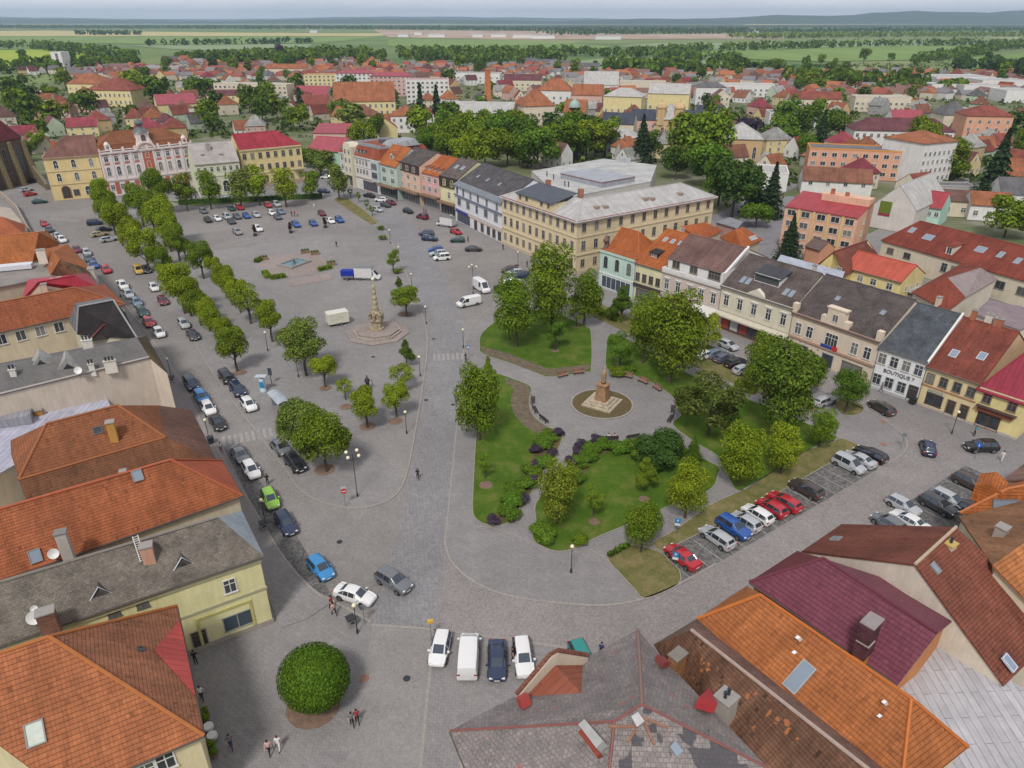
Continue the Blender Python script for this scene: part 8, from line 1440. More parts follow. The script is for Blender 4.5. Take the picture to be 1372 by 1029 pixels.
# ---------------------------------------------------------------- people
def face(u, v, a, b): return P(u, v)+dirpx(a, b)
for u, v, d, l, ps, tp, lg, hr in ((560, 642, (2, 20), 'person in black walking down the stone road', 'walk', 'cloth_dark', 'cloth_dark', 'hair'), (445, 815, (20, 10), 'person in dark top walking behind the white saloon', 'walk', 'cloth_red', 'cloth_dark', 'hair'), (448, 824, (20, 14), 'person in pink top walking behind the white saloon', 'walk', 'cloth_pink', 'cloth_dark', 'hair'), (472, 972, (4, 20), 'person in dark clothes walking with a bag by the ball tree', 'walk', 'cloth_grey', 'cloth_dark', 'hair'), (479, 968, (4, 20), 'person in black and red walking right of the ball tree', 'walk', 'cloth_red', 'cloth_dark', 'hair'), (361, 1010, (-4, 20), 'person in pink top and dark trousers below the ball tree', 'walk', 'cloth_pink', 'cloth_dark', 'hair'), (374, 1004, (-4, 20), 'red haired person in white clothes below the ball tree', 'walk', 'cloth_white', 'cloth_white', 'hair_red'), (271, 937, (0, 20), 'person in white top beside the corner house', 'walk', 'cloth_white', 'cloth_dark', 'hair'), (310, 1002, (0, 20), 'person in brown pushing forward beside the corner house', 'walk', 'cloth_grey', 'cloth_blue', 'hair'), (263, 889, (0, 10), 'person in dark clothes by the arched door of the yellow house', 'stand', 'cloth_dark', 'cloth_dark', 'hair'), (297, 606, (6, 20), 'person in white and red on the left pavement', 'walk', 'cloth_white', 'cloth_red', 'hair'), (359, 649, (2, 10), 'person in black standing behind the lime hatchback', 'stand', 'cloth_dark', 'cloth_dark', 'hair'),
    (451, 331, (4, 10), 'person in black crossing the open square', 'walk', 'cloth_dark', 'cloth_dark', 'hair'), (391, 290, (1, 10), 'person in dark blue in a group of three on the car park', 'stand', 'cloth_blue', 'cloth_dark', 'hair'), (395, 290, (0, 10), 'person in red in a group of three on the car park', 'stand', 'cloth_red', 'cloth_blue', 'hair'), (399, 290, (-1, 10), 'person in pink in a group of three on the car park', 'stand', 'cloth_pink', 'cloth_blue', 'hair'), (421, 279, (1, 10), 'person in white alone near the car park hedge', 'stand', 'cloth_white', 'cloth_white', 'hair'), (568, 286, (5, 5), 'person in red on the pavement before the pink house', 'walk', 'cloth_red', 'cloth_dark', 'hair'), (571, 287, (5, 5), 'person in maroon and blue before the pink house', 'walk', 'cloth_red', 'cloth_blue', 'hair'), (531, 270, (5, 5), 'person in dark clothes before the mint green house', 'walk', 'cloth_dark', 'cloth_dark', 'hair'), (706, 358, (-5, -5), 'person in blue near the school entrance', 'walk', 'cloth_blue', 'cloth_blue', 'hair'), (674, 335, (5, 5), 'person in black by the store front', 'stand', 'cloth_dark', 'cloth_dark', 'hair'), (627, 324, (5, 5), 'person in red by the store door', 'walk', 'cloth_red', 'cloth_dark', 'hair'), (624, 484, (5, 5), 'person in dark blue at the crossing by the park', 'stand', 'cloth_blue', 'cloth_dark', 'hair'), (1341, 618, (-10, 5), 'person in white shirt beside the black off-roader', 'walk', 'cloth_white', 'cloth_white', 'hair'), (1180, 525, (-10, -3), 'person in grey walking before the boutique windows', 'walk', 'cloth_grey', 'cloth_grey', 'hair'), (1305, 584, (-10, 3), 'person in green grey standing before the yellow corner house', 'stand', 'cloth_teal', 'cloth_dark', 'hair'), (805, 878, (5, -10), 'person in blue beside the eaves of the slate roof', 'stand', 'cloth_blue', 'cloth_dark', 'hair'), (687, 884, (-8, 2), 'person in black leaning at the navy saloon', 'stand', 'cloth_dark', 'cloth_dark', 'hair')):
    person(P(u, v), P(u, v)+dirpx((u, v), (u+d[0], v+d[1])), l, ps, tp, lg, hr)
for s, tp, l in ((-.45, 'cloth_white', 'person in white seated on the bench, left of the couple'), (.4, 'cloth_pink', 'person in pink seated on the bench, right of the couple')):
    d = (P(*ctr)-P(819, 590)).normalized(); x = Vector((d.y, -d.x, 0)); q = P(819, 590)+x*s-d*.12; person(q, q+d, l, 'sit', tp, 'cloth_blue')
# ---------------------------------------------------------------- the town beyond the square
OCC = []
LM = {}
WCOL = dict(cream=(.62, .55, .43), white=(.66, .65, .63), yellow=(.66, .56, .30), pink=(.58, .38, .33), grey=(.38, .37, .36), ochre=(.52, .37, .2), green=(.42, .50, .38), salmon=(.62, .34, .23))
RCOL = dict(orange=(.40, .15, .07), red=(.30, .085, .06), brown=(.21, .115, .09), crimson=(.34, .065, .085), grey=(.17, .165, .17), pale=(.44, .43, .41), maroon=(.18, .065, .075), blue=(.075, .085, .12), rust=(.28, .12, .075))
def far(label, u, v, wpx, h, D, roof, rise, rc, wc, ang=0, win=(), lm=None, name='house', oh=.4, roofm=None, cat='building', **kw):
    p = P(u, v); L = wpx/ppm(p); a = math.radians(ang)-math.atan2(p.x, p.y)*.0; L /= max(.5, math.cos(a)); d = Vector((math.cos(a), math.sin(a), 0))
    r = bld(name, label, p-d*L/2, p+d*L/2, h, D, roof, rise, oh, wall=WCOL[wc], roofc=RCOL[rc], roofm=roofm or ('sheet_roof' if rc in ('pale', 'crimson') else 'felt_roof' if roof == 'flat' else 'tiles_worn'), one=True, ridge=False, win=win, cat=cat, **kw)
    c = p+Vector((-d.y, d.x, 0))*D/2; OCC.append((c.x, c.y, min(max(L, D)*.45, D*.75)))
    k = int(L/D) if L > D*1.5 else 0
    for i in range(k): q = c+d*(L*((i+.5)/k-.5)); OCC.append((q.x, q.y, D*.7))
    if lm: LM[lm] = (u, v-8)
    return r
LM['the town hall turret'] = (190, 165); LM['the dark church'] = (10, 200); LM['the school'] = (800, 250); LM['the salmon office block'] = (1105, 300); LM['the green gabled house'] = (432, 195); LM['the bay fronted corner building'] = (485, 215); LM['the billboard gable'] = (1195, 265)
for u, v, r_ in ((1100, 300, 13), (1130, 320, 10), (1170, 345, 9), (1120, 335, 8), (1200, 265, 13), (1215, 250, 12), (1250, 270, 9), (1240, 325, 14), (1300, 335, 14), (1360, 350, 14), (1275, 395, 12), (1340, 420, 12), (920, 300, 12), (955, 310, 12), (1000, 325, 12), (1060, 340, 6), (1040, 330, 8), (1080, 350, 10), (860, 250, 14), (920, 265, 12)): q_ = P(u, v); OCC.append((q_.x, q_.y, r_))
def rows(n, z, w=1.2, h=1.4, f='f', k='std', col=WHITE): return [(f, zz, w, h, n, k, col) for zz in z]
for c in ((-150, 245, 25), (-120, 262, 25), (-95, 268, 25), (-80, 275, 20), (-50, 262, 20), (-30, 240, 22), (-10, 215, 22), (10, 200, 25), (30, 200, 25), (55, 170, 25), (75, 150, 25), (95, 130, 40), (110, 150, 40), (80, 185, 20), (-178, 262, 22), (-185, 290, 22), (100, 205, 25)): OCC.append(c)
far('tall white tower block with dark blue glass strip at the left edge of town', 81, 97, 15, 21, 14, 'flat', 0, 'pale', 'white', -8, [('f', 3+2.6*i, 3.2, 2.2, [.55], 'plain', (.05, .08, .3)) for i in range(7)], 'the white tower block')
far('big yellow institute with broad brick red hipped roof left of the tall trees', 151, 143, 60, 11, 26, 'hip', 7, 'red', 'yellow', -8, rows(9, (3, 7.5), 1.2, 2), 'the yellow institute'); far('yellow hall with orange hipped roof behind the yellow institute', 116, 128, 50, 9, 22, 'hip', 7, 'orange', 'yellow', -8, rows(6, (5,)))
far('warehouse with crimson roof and yellow side wall beyond the town hall', 240, 152, 44, 6, 26, 'gable', 5, 'crimson', 'yellow', 28, lm='the crimson warehouse'); far('bright yellow building with dark red roof near the long cream block', 304, 141, 48, 7, 11, 'gable', 3, 'maroon', 'yellow', 6, rows(5, (2, 5)))
far('long cream panel block with rows of balconies left of the yellow blocks', 338, 139, 104, 13, 12, 'flat', 0, 'pale', 'cream', -12, rows(16, (2, 5, 8, 11), 1.7, 1.3, 'f', 'casement'), 'the long cream block')
far('yellow panel block with orange topped roof', 433, 121, 46, 12, 14, 'flat', 0, 'orange', 'yellow', 4, rows(8, (2, 5, 8, 10.8), 1.6, 1.3, 'f', 'casement'))
far('white panel block with flat red roof, left of the pink one', 478, 124, 54, 15, 13, 'hip', 2, 'crimson', 'white', -6, rows(9, (2, 5, 8, 11, 13.6), 1.6, 1.3, 'f', 'casement')); far('pinkish panel block with flat red roof in the middle of the three', 524, 129, 54, 15, 13, 'hip', 2.4, 'crimson', 'pink', -6, rows(9, (2, 5, 8, 11, 13.6), 1.6, 1.3, 'f', 'casement'), 'the red topped blocks'); far('white panel block with pink edged roof, right of the pink one', 574, 139, 56, 16, 13, 'flat', 0, 'crimson', 'white', 8, rows(9, (2, 5, 8, 11, 14), 1.6, 1.3, 'f', 'casement'))
far('large yellow hall with the huge bright orange roof', 490, 158, 80, 10, 24, 'gable', 10, 'orange', 'yellow', 8, rows(11, (3, 7), 1.2, 2), 'the huge orange roof'); far('cream house with smooth bright red roof beside the huge orange roof', 420, 156, 40, 7, 20, 'gable', 5, 'red', 'cream', -4, rows(4, (4,))); far('cream house with long crimson roof behind the bright red one', 417, 140, 46, 7, 16, 'gable', 5, 'crimson', 'cream', -6)
far('brown and orange hipped villa below the huge orange roof', 488, 172, 40, 7, 16, 'hip', 5, 'rust', 'yellow', 12); far('white villa with orange hipped roof right of the huge orange roof', 543, 178, 36, 9, 15, 'hip', 4.5, 'orange', 'white', 4, rows(4, (3, 6.5), 1.2, 1.6)); far('small yellow house with orange gable roof facing the square', 518, 188, 30, 6, 14, 'gabley', 4.5, 'orange', 'yellow', 14); far('small white pavilion with pale pyramid roof', 576, 176, 24, 5, 13, 'pyramid', 4, 'pale', 'cream', 0)
st = thing('chimney_stack', 'tall square brick factory chimney rising from the trees', 'chimney', P(654, 143)); m = MB(); m.hull8([(-2.3, -2.3, 0), (2.3, -2.3, 0), (2.3, 2.3, 0), (-2.3, 2.3, 0)], [(-1.9, -1.9, 24), (1.9, -1.9, 24), (1.9, 1.9, 24), (-1.9, 1.9, 24)]); obj('shaft', m, M['brickwork'], st, (.50, .19, .09)); m = MB(); m.box(-2.2, 2.2, -2.2, 2.2, 23.2, 24.4); obj('crown_band', m, M['brickwork'], st, (.42, .16, .08)); LM['the brick chimney stack'] = (654, 130)
far('long cream building with pale whitish roof right of the brick chimney', 640, 168, 92, 7, 22, 'gable', 5, 'pale', 'cream', -10, rows(12, (3.5,), 1.2, 2), 'the long whitish roof'); far('low house with dull red roof below the long whitish roof', 668, 180, 44, 5, 12, 'gable', 3, 'crimson', 'cream', -6)
far('low pink house with solar panels on crimson roof behind the green gabled house', 448, 192, 56, 5, 24, 'gable', 3, 'crimson', 'pink', -4)
for a in (('white house with large orange mansard roofs', 742, 143, 44, 11, 16, 'hip', 7, 'orange', 'white', -10), ('yellow corner house with tall orange pyramid roof', 722, 168, 42, 11, 16, 'hip', 8, 'orange', 'cream', 14), ('orange roofed house with row of white gables', 785, 148, 40, 10, 14, 'gable', 6, 'orange', 'pink', -14), ('big hall with steep whitish roof', 805, 130, 46, 9, 22, 'gable', 9, 'pale', 'white', -4), ('cream tenement with pale roof and yellow end wall', 832, 162, 48, 14, 16, 'hip', 4, 'pale', 'yellow', -18), ('yellow tenement with pale metal roof', 893, 157, 52, 14, 18, 'gable', 5, 'pale', 'yellow', -16), ('very long salmon terrace with dark blue roof', 905, 176, 118, 6, 13, 'gable', 4.5, 'blue', 'pink', -9), ('grey house with dark blue grey gable roof', 826, 184, 42, 7, 14, 'gable', 4.5, 'blue', 'cream', -16), ('pale green villa with whitish hipped roof beside the spruce', 831, 210, 38, 8, 14, 'hip', 3.5, 'pale', 'green', -16), ('white villa with several storeys and grey roof', 950, 143, 38, 13, 12, 'hip', 3, 'grey', 'white', -6), ('small cream villa with dark gable', 966, 145, 20, 8, 10, 'gabley', 4, 'brown', 'cream', 0), ('low white workshop with blue grey roof', 951, 155, 36, 4, 10, 'gable', 2, 'blue', 'white', -6)): far(a[0], *a[1:10], a[10], rows(max(3, a[3]//8), (2.5, 5.8) if a[4] > 7 else (2.5,), 1.2, 1.5), {'white house with large orange mansard roofs': 'the orange mansard roofs', 'very long salmon terrace with dark blue roof': 'the dark blue terrace', 'yellow tenement with pale metal roof': 'the yellow tenement'}.get(a[0]))
sy = far('ochre synagogue with small green dome and orange roof', 768, 182, 28, 12, 22, 'gable', 5, 'orange', 'ochre', -10, [('f', 6, 2, 4, [.5], 'arch')], 'the synagogue dome'); m = MB(); m.lathe([(3, 0), (2.8, 1.5), (2, 2.8), (.6, 3.6), (.1, 4.5)], (sy.W/2, 2, 14), 14); obj('dome', m, M['sheet_roof'], sy.o, (.32, .45, .40), smooth=True)
ch = far('ochre church with two small turrets and pale roofs behind the big tree', 893, 205, 32, 15, 22, 'hip', 5, 'pale', 'ochre', -12, [('f', 9, 1.4, 3, 2, 'arch')], 'the ochre church')
for s in (.15, .85): m = MB(); m.lathe([(2.2, 12), (2.2, 19), (2.5, 19.2), (2.5, 19.8), (1.8, 21), (.4, 21.6), (.1, 23)], (ch.W*s, 1.5, 0), 8); obj('turret', m, M['plaster'], ch.o, WCOL['ochre'])
far('ochre church wing with pale curved roof right of the big tree', 990, 222, 50, 11, 20, 'hip', 5, 'pale', 'ochre', -12, [('f', 5, 1.3, 4, 3, 'arch')])
far('orange panel block with grey flat roof and white windows', 1146, 240, 122, 10.5, 13, 'flat', 0, 'grey', 'salmon', -16, rows(10, (2.2, 5.3, 8.6), 1.7, 1.4, 'f', 'casement'), 'the orange panel block').o.children[0].color = (.62, .27, .07, 1)
far('long white block with maroon hipped roof and chimneys', 1205, 205, 124, 10, 15, 'hip', 4.5, 'maroon', 'white', -8, rows(14, (3, 7.5), 1.2, 1.5), 'the maroon roofed block'); far('white end block with orange top right of the orange panel block', 1248, 246, 56, 15, 18, 'hip', 3, 'orange', 'white', 24, rows(7, (2, 5, 8, 11), 1, 1.3))
far('cream house with rusty red roof and stepped white parapets', 1118, 262, 84, 5, 12, 'gable', 3.5, 'rust', 'white', -16, rows(4, (4,))); far('whitish house with low flat roof beside the spruces', 1020, 255, 60, 6, 16, 'flat', 0, 'pale', 'white', -16)
far('grey gabled villa with dark roof near the factory halls', 1277, 176, 34, 9, 13, 'hip', 6, 'grey', 'cream', 0); far('salmon tenement with red hipped roof at the right edge', 1317, 192, 56, 13, 16, 'hip', 4, 'red', 'salmon', -10, rows(5, (3, 6.5, 10))); far('small house with bright crimson roof left of the grey villa', 1214, 181, 40, 7, 14, 'gable', 5, 'crimson', 'white', -4)
far('yellow house with orange roof at the right edge above the round tree', 1362, 262, 44, 7, 14, 'gable', 4.5, 'orange', 'yellow', -14); far('white house with grey roof at the right edge', 1358, 280, 40, 5, 12, 'gable', 4, 'grey', 'white', -14)
for a in (('low tan house with brown roof beside the mint green house', 1288, 291, 54, 5, 9, 'shed', 1.5, 'brown', 'cream', -16), ('white house with orange roof behind the long rust red roof', 1322, 296, 46, 5, 9, 'gable', 3, 'orange', 'white', -16), ('small cream house with red roof this side of the orange panel block', 1240, 268, 36, 5, 9, 'gable', 3.4, 'red', 'cream', 24), ('flat grey garage row by the lane right of the white gable', 1275, 262, 50, 3, 7, 'flat', 0, 'grey', 'grey', -10)): far(*a, rows(3, (2.2,)) if a[4] > 3 else ())
for i, (u, v, w, h, rf, rc, wc) in enumerate(((215, 100, 56, 8, 'flat', 'pale', 'grey'), (385, 104, 60, 9, 'gable', 'orange', 'cream'), (640, 112, 60, 9, 'flat', 'grey', 'white'), (700, 122, 50, 9, 'gable', 'maroon', 'cream'), (860, 128, 60, 10, 'flat', 'pale', 'cream'), (1000, 130, 70, 9, 'flat', 'pale', 'white'), (1090, 152, 66, 9, 'gable', 'red', 'cream'), (1180, 150, 70, 9, 'flat', 'pale', 'cream'), (1060, 172, 60, 8, 'flat', 'grey', 'white'))): far(f'pale apartment slab or school block in the far town, {ORD[i] if i else "first"} from the left', u, v, w, h, 13, rf, 4, rc, wc, -8, rows(w//7, (2, 5), 1.5, 1.3))
for i, (u, v, w, D) in enumerate(((1292, 117, 76, 40), (1345, 122, 60, 30), (1312, 130, 44, 25), (1366, 138, 40, 25), (1262, 128, 30, 20))): far(f'wide white factory hall with flat roof, {("largest of the group", "second largest, at the right edge", "low one in the middle", "right of the round trees", "smallest, on the left")[i]}', u, v, w, 8, D, 'flat', 0, 'pale', 'white', -6, lm='the factory halls' if i == 0 else None)
for i, (u, v, w) in enumerate(((540, 50, 14), (560, 47, 10), (585, 50, 22), (640, 50, 14), (668, 50, 20), (700, 51, 26), (728, 52, 30), (815, 53, 34), (1010, 44, 12), (420, 44, 10))): far(f'pale industrial shed far out on the plain, {ORD[i] if i else "first"} from the left' if i else 'pale industrial shed far out on the plain, first from the left', u, v, w, 9, 40, 'gable', 2, 'pale', 'white', 0)
for i, (u, v, w) in enumerate(((730, 90, 30), (760, 92, 34), (708, 88, 22), (790, 96, 26))): far(f'low grey storehouse by the fields right of the brick chimney, {ORD[i+1]} along', u, v, w, 6, 22, 'gable', 3, 'grey', 'grey', -6)
# ordinary houses fill the streets: one of each kind is built, the others are copies
KIND = []
for i, (rf, W_, D_, h_, ri) in enumerate((('gable', 12, 10, 4.2, 4.4), ('hip', 12, 11, 5.2, 4.4), ('gabley', 9.5, 12, 4.4, 4.4), ('gable', 15, 10, 6.2, 4.2), ('hip', 14, 12, 6.6, 4.6))):
    a = Vector((-W_/2, -D_/2, 0)); r = bld('house', 'x', a, a+Vector((W_, 0, 0)), h_, D_, rf, ri, .45, win=rows(3, (2,) if h_ < 5 else (1.9, 4.6), 1.1, 1.3)+[('r', 2, 1.1, 1.3, 2), ('l', 2, 1.1, 1.3, 2)]+([('f', 6, 1.1, 1.2, 1)] if rf == 'gabley' else []), roofm='tiles_worn', one=True, ridge=False, chim=[(W_*.35, D_*.55, 1.2)]); KIND.append([r.o, rf, max(W_, D_), True])
rr = random.Random(77)
def free(x, y, r): return all((x-a)**2+(y-b)**2 > (r+c)**2 for a, b, c in OCC)
def green(u, v):   # where the photo shows trees rather than roofs
    z = [(600, 205, 110, 22), (770, 195, 60, 22), (330, 90, 60, 14), (560, 82, 150, 12), (40, 115, 60, 14), (200, 125, 30, 16), (1070, 190, 50, 20), (1190, 128, 160, 8), (850, 98, 160, 6), (450, 95, 60, 10), (345, 160, 40, 16)]
    return any(((u-a)/c)**2+((v-b)/d)**2 < 1 for a, b, c, d in z)
HN = {}
placed = 0
for t in range(16000):
    if placed >= 285: break
    v = 84+168*rr.random()**1.95; u = rr.uniform(-25, 1397)
    lim = 250 if u < 60 else 196 if u < 440 else 205 if u < 700 else 225 if u < 960 else 300
    if v > lim or green(u, v) or (u < 220 and v < 92) or (u > 780 and v < 106) or (520 < u < 780 and v < 98): continue
    p = P(u, v); k = rr.randrange(5); r = KIND[k][2]*.40
    if not free(p.x, p.y, r): continue
    sx = rr.uniform(.62, .98); OCC.append((p.x, p.y, r*sx*.9)); first = KIND[k][3]
    o = KIND[k][0] if first else copy_tree(KIND[k][0]); KIND[k][3] = False
    d_ = rr.choice((25, 30, -55, -60, 20, -50, 5))+rr.uniform(-8, 8); o.location = p; o.rotation_euler = (0, 0, math.radians(d_)); o.scale = (sx, rr.uniform(.7, 1.0), rr.uniform(.8, 1.05))
    # local origin of the kind is the front corner: shift so that the copy stands on its spot
    c_ = Matrix.Rotation(math.radians(d_), 4, 'Z') @ Vector((KIND[k][0].get('w', 6)*sx, 5, 0)); o.location = p-c_
    wn = rr.choice(('cream', 'cream', 'white', 'white', 'yellow', 'pink', 'grey', 'ochre', 'green')); rn = rr.choice(('orange', 'orange', 'red', 'red', 'brown', 'rust', 'crimson', 'grey', 'maroon', 'pale', 'pale' if u > 600 else 'orange'))
    f1, f2 = rr.uniform(.8, 1.1), rr.uniform(.75, 1.15)
    for ch in o.children:
        b = ch.name.split('.')[0]
        if b == 'wall': ch.color = tuple(x*f1 for x in WCOL[wn])+(1,)
        if b == 'roof': ch.color = tuple(x*f2 for x in RCOL[rn])+(1,)
    l = min(LM, key=lambda q: (LM[q][0]-u)**2+4*(LM[q][1]-v)**2); du, dv = u-LM[l][0], v-LM[l][1]
    rel = ('right of' if du > 0 else 'left of') if abs(du) > 1.7*abs(dv) else ('behind' if dv < 0 else 'this side of')
    lb = f'{wn} house with {rn} {dict(gable="gable", hip="hipped", gabley="front gabled")[KIND[k][1]]} roof {rel} {l}'
    HN[lb] = HN.get(lb, [])+[(abs(du)+abs(dv), o)]; o['label'] = lb; o['group'] = 'houses of the town'; placed += 1
for lb, lst in HN.items():
    if len(lst) > 1:
        for i, (q, o) in enumerate(sorted(lst, key=lambda e: e[0])): o['label'] = lb+(', nearest one' if i == 0 else f', {ORD[i]} nearest')
# trees between the houses
TL = {}
def far_tree(u, v, h, r, col, kind, near=0):
    p = P(u, v); o = tree(p, h, r, '', col, kind, near, .1 if kind != 'spruce' else .03, group='trees of the town', trunk=near > 0 or kind != 'spruce')
    l = min(LM, key=lambda q: (LM[q][0]-u)**2+4*(LM[q][1]-v)**2); du, dv = u-LM[l][0], v-LM[l][1]
    rel = ('right of' if du > 0 else 'left of') if abs(du) > 1.7*abs(dv) else ('behind' if dv < 0 else 'this side of')
    lb = f'{dict(dark="dark green", deep="deep green", mid="green", spruce="blackish", purple="purple", lime="light green", pale="pale green", blue="bluish", fresh="fresh green")[col]} {dict(round="round tree", oval="tall tree", spruce="spruce", loose="loose tree", cone="poplar")[kind]} {rel} {l}'
    TL[lb] = TL.get(lb, [])+[(abs(du)+abs(dv), o)]
for u, v, h, r, c, k in ((600, 222, 15, 7, 'mid', 'round'), (625, 228, 14, 7, 'lime', 'round'), (650, 225, 15, 8, 'mid', 'round'), (680, 222, 14, 7, 'mid', 'round'), (612, 205, 16, 8, 'mid', 'round'), (640, 208, 16, 8, 'mid', 'round'), (670, 205, 17, 8, 'fresh', 'round'), (700, 205, 16, 8, 'deep', 'round'), (720, 228, 16, 9, 'fresh', 'round'), (752, 218, 16, 10, 'mid', 'round'), (785, 212, 16, 10, 'lime', 'round'), (810, 210, 16, 8, 'mid', 'round'), (760, 198, 16, 8, 'deep', 'round'), (590, 205, 13, 6, 'mid', 'round'), (578, 212, 11, 6, 'fresh', 'round'), (655, 188, 14, 7, 'mid', 'round'), (690, 190, 15, 7, 'mid', 'round'), (622, 190, 14, 7, 'mid', 'round'),
    (858, 222, 21, 6, 'spruce', 'spruce'), (932, 232, 24, 13, 'mid', 'round'), (945, 252, 15, 9, 'fresh', 'round'), (905, 240, 12, 6, 'deep', 'round'), (980, 290, 17, 9, 'dark', 'round'), (1010, 285, 15, 5, 'spruce', 'spruce'), (1030, 290, 17, 5, 'spruce', 'spruce'), (1012, 305, 7, 5, 'fresh', 'round'), (962, 275, 14, 8, 'deep', 'round'), (1212, 240, 17, 4.5, 'spruce', 'spruce'), (1325, 268, 24, 7, 'spruce', 'spruce'), (1345, 318, 11, 7, 'mid', 'round'), (1070, 195, 18, 5, 'spruce', 'spruce'), (1098, 195, 17, 5, 'spruce', 'spruce'), (1045, 195, 14, 9, 'fresh', 'round'), (1122, 192, 15, 8, 'deep', 'round'), (1000, 195, 13, 8, 'purple', 'round'), (975, 180, 10, 6, 'fresh', 'round'),
    (430, 235, 9, 7, 'pale', 'round'), (412, 225, 8, 5, 'mid', 'round'), (118, 158, 15, 9, 'deep', 'round'), (78, 170, 13, 8, 'mid', 'round'), (40, 150, 15, 10, 'dark', 'round'), (72, 140, 12, 7, 'mid', 'round'), (190, 138, 20, 12, 'mid', 'round'), (215, 142, 18, 10, 'deep', 'round'), (178, 132, 18, 10, 'mid', 'round'), (276, 135, 15, 9, 'deep', 'round'), (262, 130, 14, 8, 'deep', 'round'), (372, 160, 13, 8, 'mid', 'round'), (394, 172, 11, 6, 'fresh', 'round'), (404, 158, 18, 5, 'blue', 'spruce'), (360, 148, 14, 8, 'deep', 'round'), (565, 172, 24, 5, 'spruce', 'spruce'), (586, 166, 22, 5, 'spruce', 'spruce'), (604, 170, 13, 7, 'deep', 'round'), (456, 164, 12, 7, 'deep', 'round'), (470, 176, 13, 9, 'pale', 'round'), (376, 83, 22, 7, 'purple', 'round'), (636, 76, 17, 2.2, 'dark', 'cone'), (666, 76, 18, 2.2, 'dark', 'cone'), (55, 205, 9, 5, 'mid', 'round'), (20, 130, 14, 9, 'deep', 'round')): far_tree(u, v, h, r, c, k, 1 if v > 185 else 0)
n = 0
for t in range(6000):
    if n >= 165: break
    v = 84+165*rr.random()**1.7; u = rr.uniform(-20, 1392); g = green(u, v); lim = 245 if u < 50 else 190 if u < 440 else 235 if u < 960 else 270
    if v > lim or (not g and rr.random() < .55): continue
    p = P(u, v); r = rr.uniform(4, 7.5)
    if not free(p.x, p.y, r*.55): continue
    OCC.append((p.x, p.y, r*.5)); n += 1; far_tree(u, v, r*rr.uniform(1.9, 2.5), r, rr.choice(('deep', 'deep', 'mid', 'dark', 'mid', 'fresh')), rr.choice(('round', 'round', 'oval')), 1 if v > 190 else 0)
for lb, lst in TL.items():
    for i, (q, o) in enumerate(sorted(lst, key=lambda e: e[0])): o['label'] = lb if len(lst) == 1 else lb+(', nearest one' if i == 0 else f', {ORD[i] if i < 20 else "farther"} nearest')
# woods and hedgerows that read as one mass
def wood(pts, depth, h, n, leaf, col, label, seed):
    r = random.Random(seed); m = MB(); w = pl(pts); L = [0]
    for a, b in zip(w, w[1:]): L.append(L[-1]+(b-a).length)
    cl = []
    for i in range(max(6, int(L[-1]*depth/(h*h*.9)))):
        s = r.random()*L[-1]; k = max(j for j in range(len(w)-1) if L[j] <= s); p = w[k].lerp(w[k+1], (s-L[k])/(L[k+1]-L[k])); d = (w[k+1]-w[k]).normalized(); cl.append((p+Vector((-d.y, d.x, 0))*r.uniform(0, depth), h*r.uniform(.35, .55), h*r.uniform(.4, .72)))
    for i in range(n):
        p, s, z = r.choice(cl); d = Vector((r.gauss(0, 1), r.gauss(0, 1)-.3, r.gauss(0, 1)+.35)).normalized(); q = p+Vector((d.x*s, d.y*s, z+d.z*z*.75)); 
        nn = (d+Vector((r.gauss(0, .4), r.gauss(0, .4), r.gauss(0, .4)))).normalized(); a = nn.cross(Vector((r.gauss(0, 1), r.gauss(0, 1), r.gauss(0, 1)))).normalized(); b = nn.cross(a); k = leaf*r.uniform(.6, 1.3); m.poly([q-a*k, q-b*k, q+a*k, q+b*k])
    me = m.mesh('wood', [M['leaves']], uv=False); o = link('wood', me, None, None, 0, GREEN[col]); o['label'] = label; o['category'] = 'woodland'; o['kind'] = 'stuff'
for a in (([(380, 90), (450, 84), (520, 78), (600, 84), (690, 88)], 130, 15, 6500, 2.6, 'deep', 'broad green wood beyond the blocks'), ([(-30, 66), (40, 66), (90, 72), (150, 80)], 40, 14, 2200, 2.8, 'deep', 'dark tree belt above the lime green field'), ([(-30, 100), (60, 98), (130, 96), (200, 90)], 60, 13, 3000, 2.2, 'deep', 'trees along the left edge of town'), ([(560, 78), (700, 74), (860, 78), (960, 84)], 50, 13, 3200, 2.6, 'deep', 'tree belt crossing behind the fields'), ([(800, 97), (870, 102), (960, 99), (1040, 101)], 70, 13, 4200, 2.4, 'deep', 'wood right of the brick chimney'), ([(1040, 112), (1150, 122), (1240, 130)], 50, 12, 2400, 2.0, 'deep', 'wood this side of the factory halls'), ([(860, 74), (1000, 68), (1180, 63), (1400, 60)], 45, 13, 2600, 3, 'deep', 'hedgerow across the far right fields'), ([(1245, 88), (1300, 78), (1345, 68), (1400, 62)], 30, 13, 2200, 2.4, 'deep', 'diagonal hedgerow at the far right'), ([(1330, 98), (1400, 96)], 60, 13, 1500, 2.4, 'dark', 'wood at the far right edge'),
    ([(-40, 38), (200, 38.5), (500, 39.5), (760, 42), (1000, 43)], 160, 16, 5200, 6, 'dark', 'dark forest strip across the plain'), ([(760, 48), (900, 46), (1100, 44), (1400, 42)], 200, 16, 3200, 5, 'dark', 'forest strip on the right plain'), ([(200, 62), (300, 60), (420, 58)], 30, 12, 900, 3, 'dark', 'thin row of field trees on the left'), ([(100, 47), (180, 47)], 60, 14, 700, 4, 'dark', 'copse in the wheat fields'), ([(1000, 52), (1180, 50), (1400, 49)], 120, 14, 3000, 4, 'mid', 'light wood on the right plain'), ([(260, 84), (340, 80), (400, 76)], 50, 12, 2200, 2.4, 'deep', 'trees at the far edge of town')): wood(*a, 5)

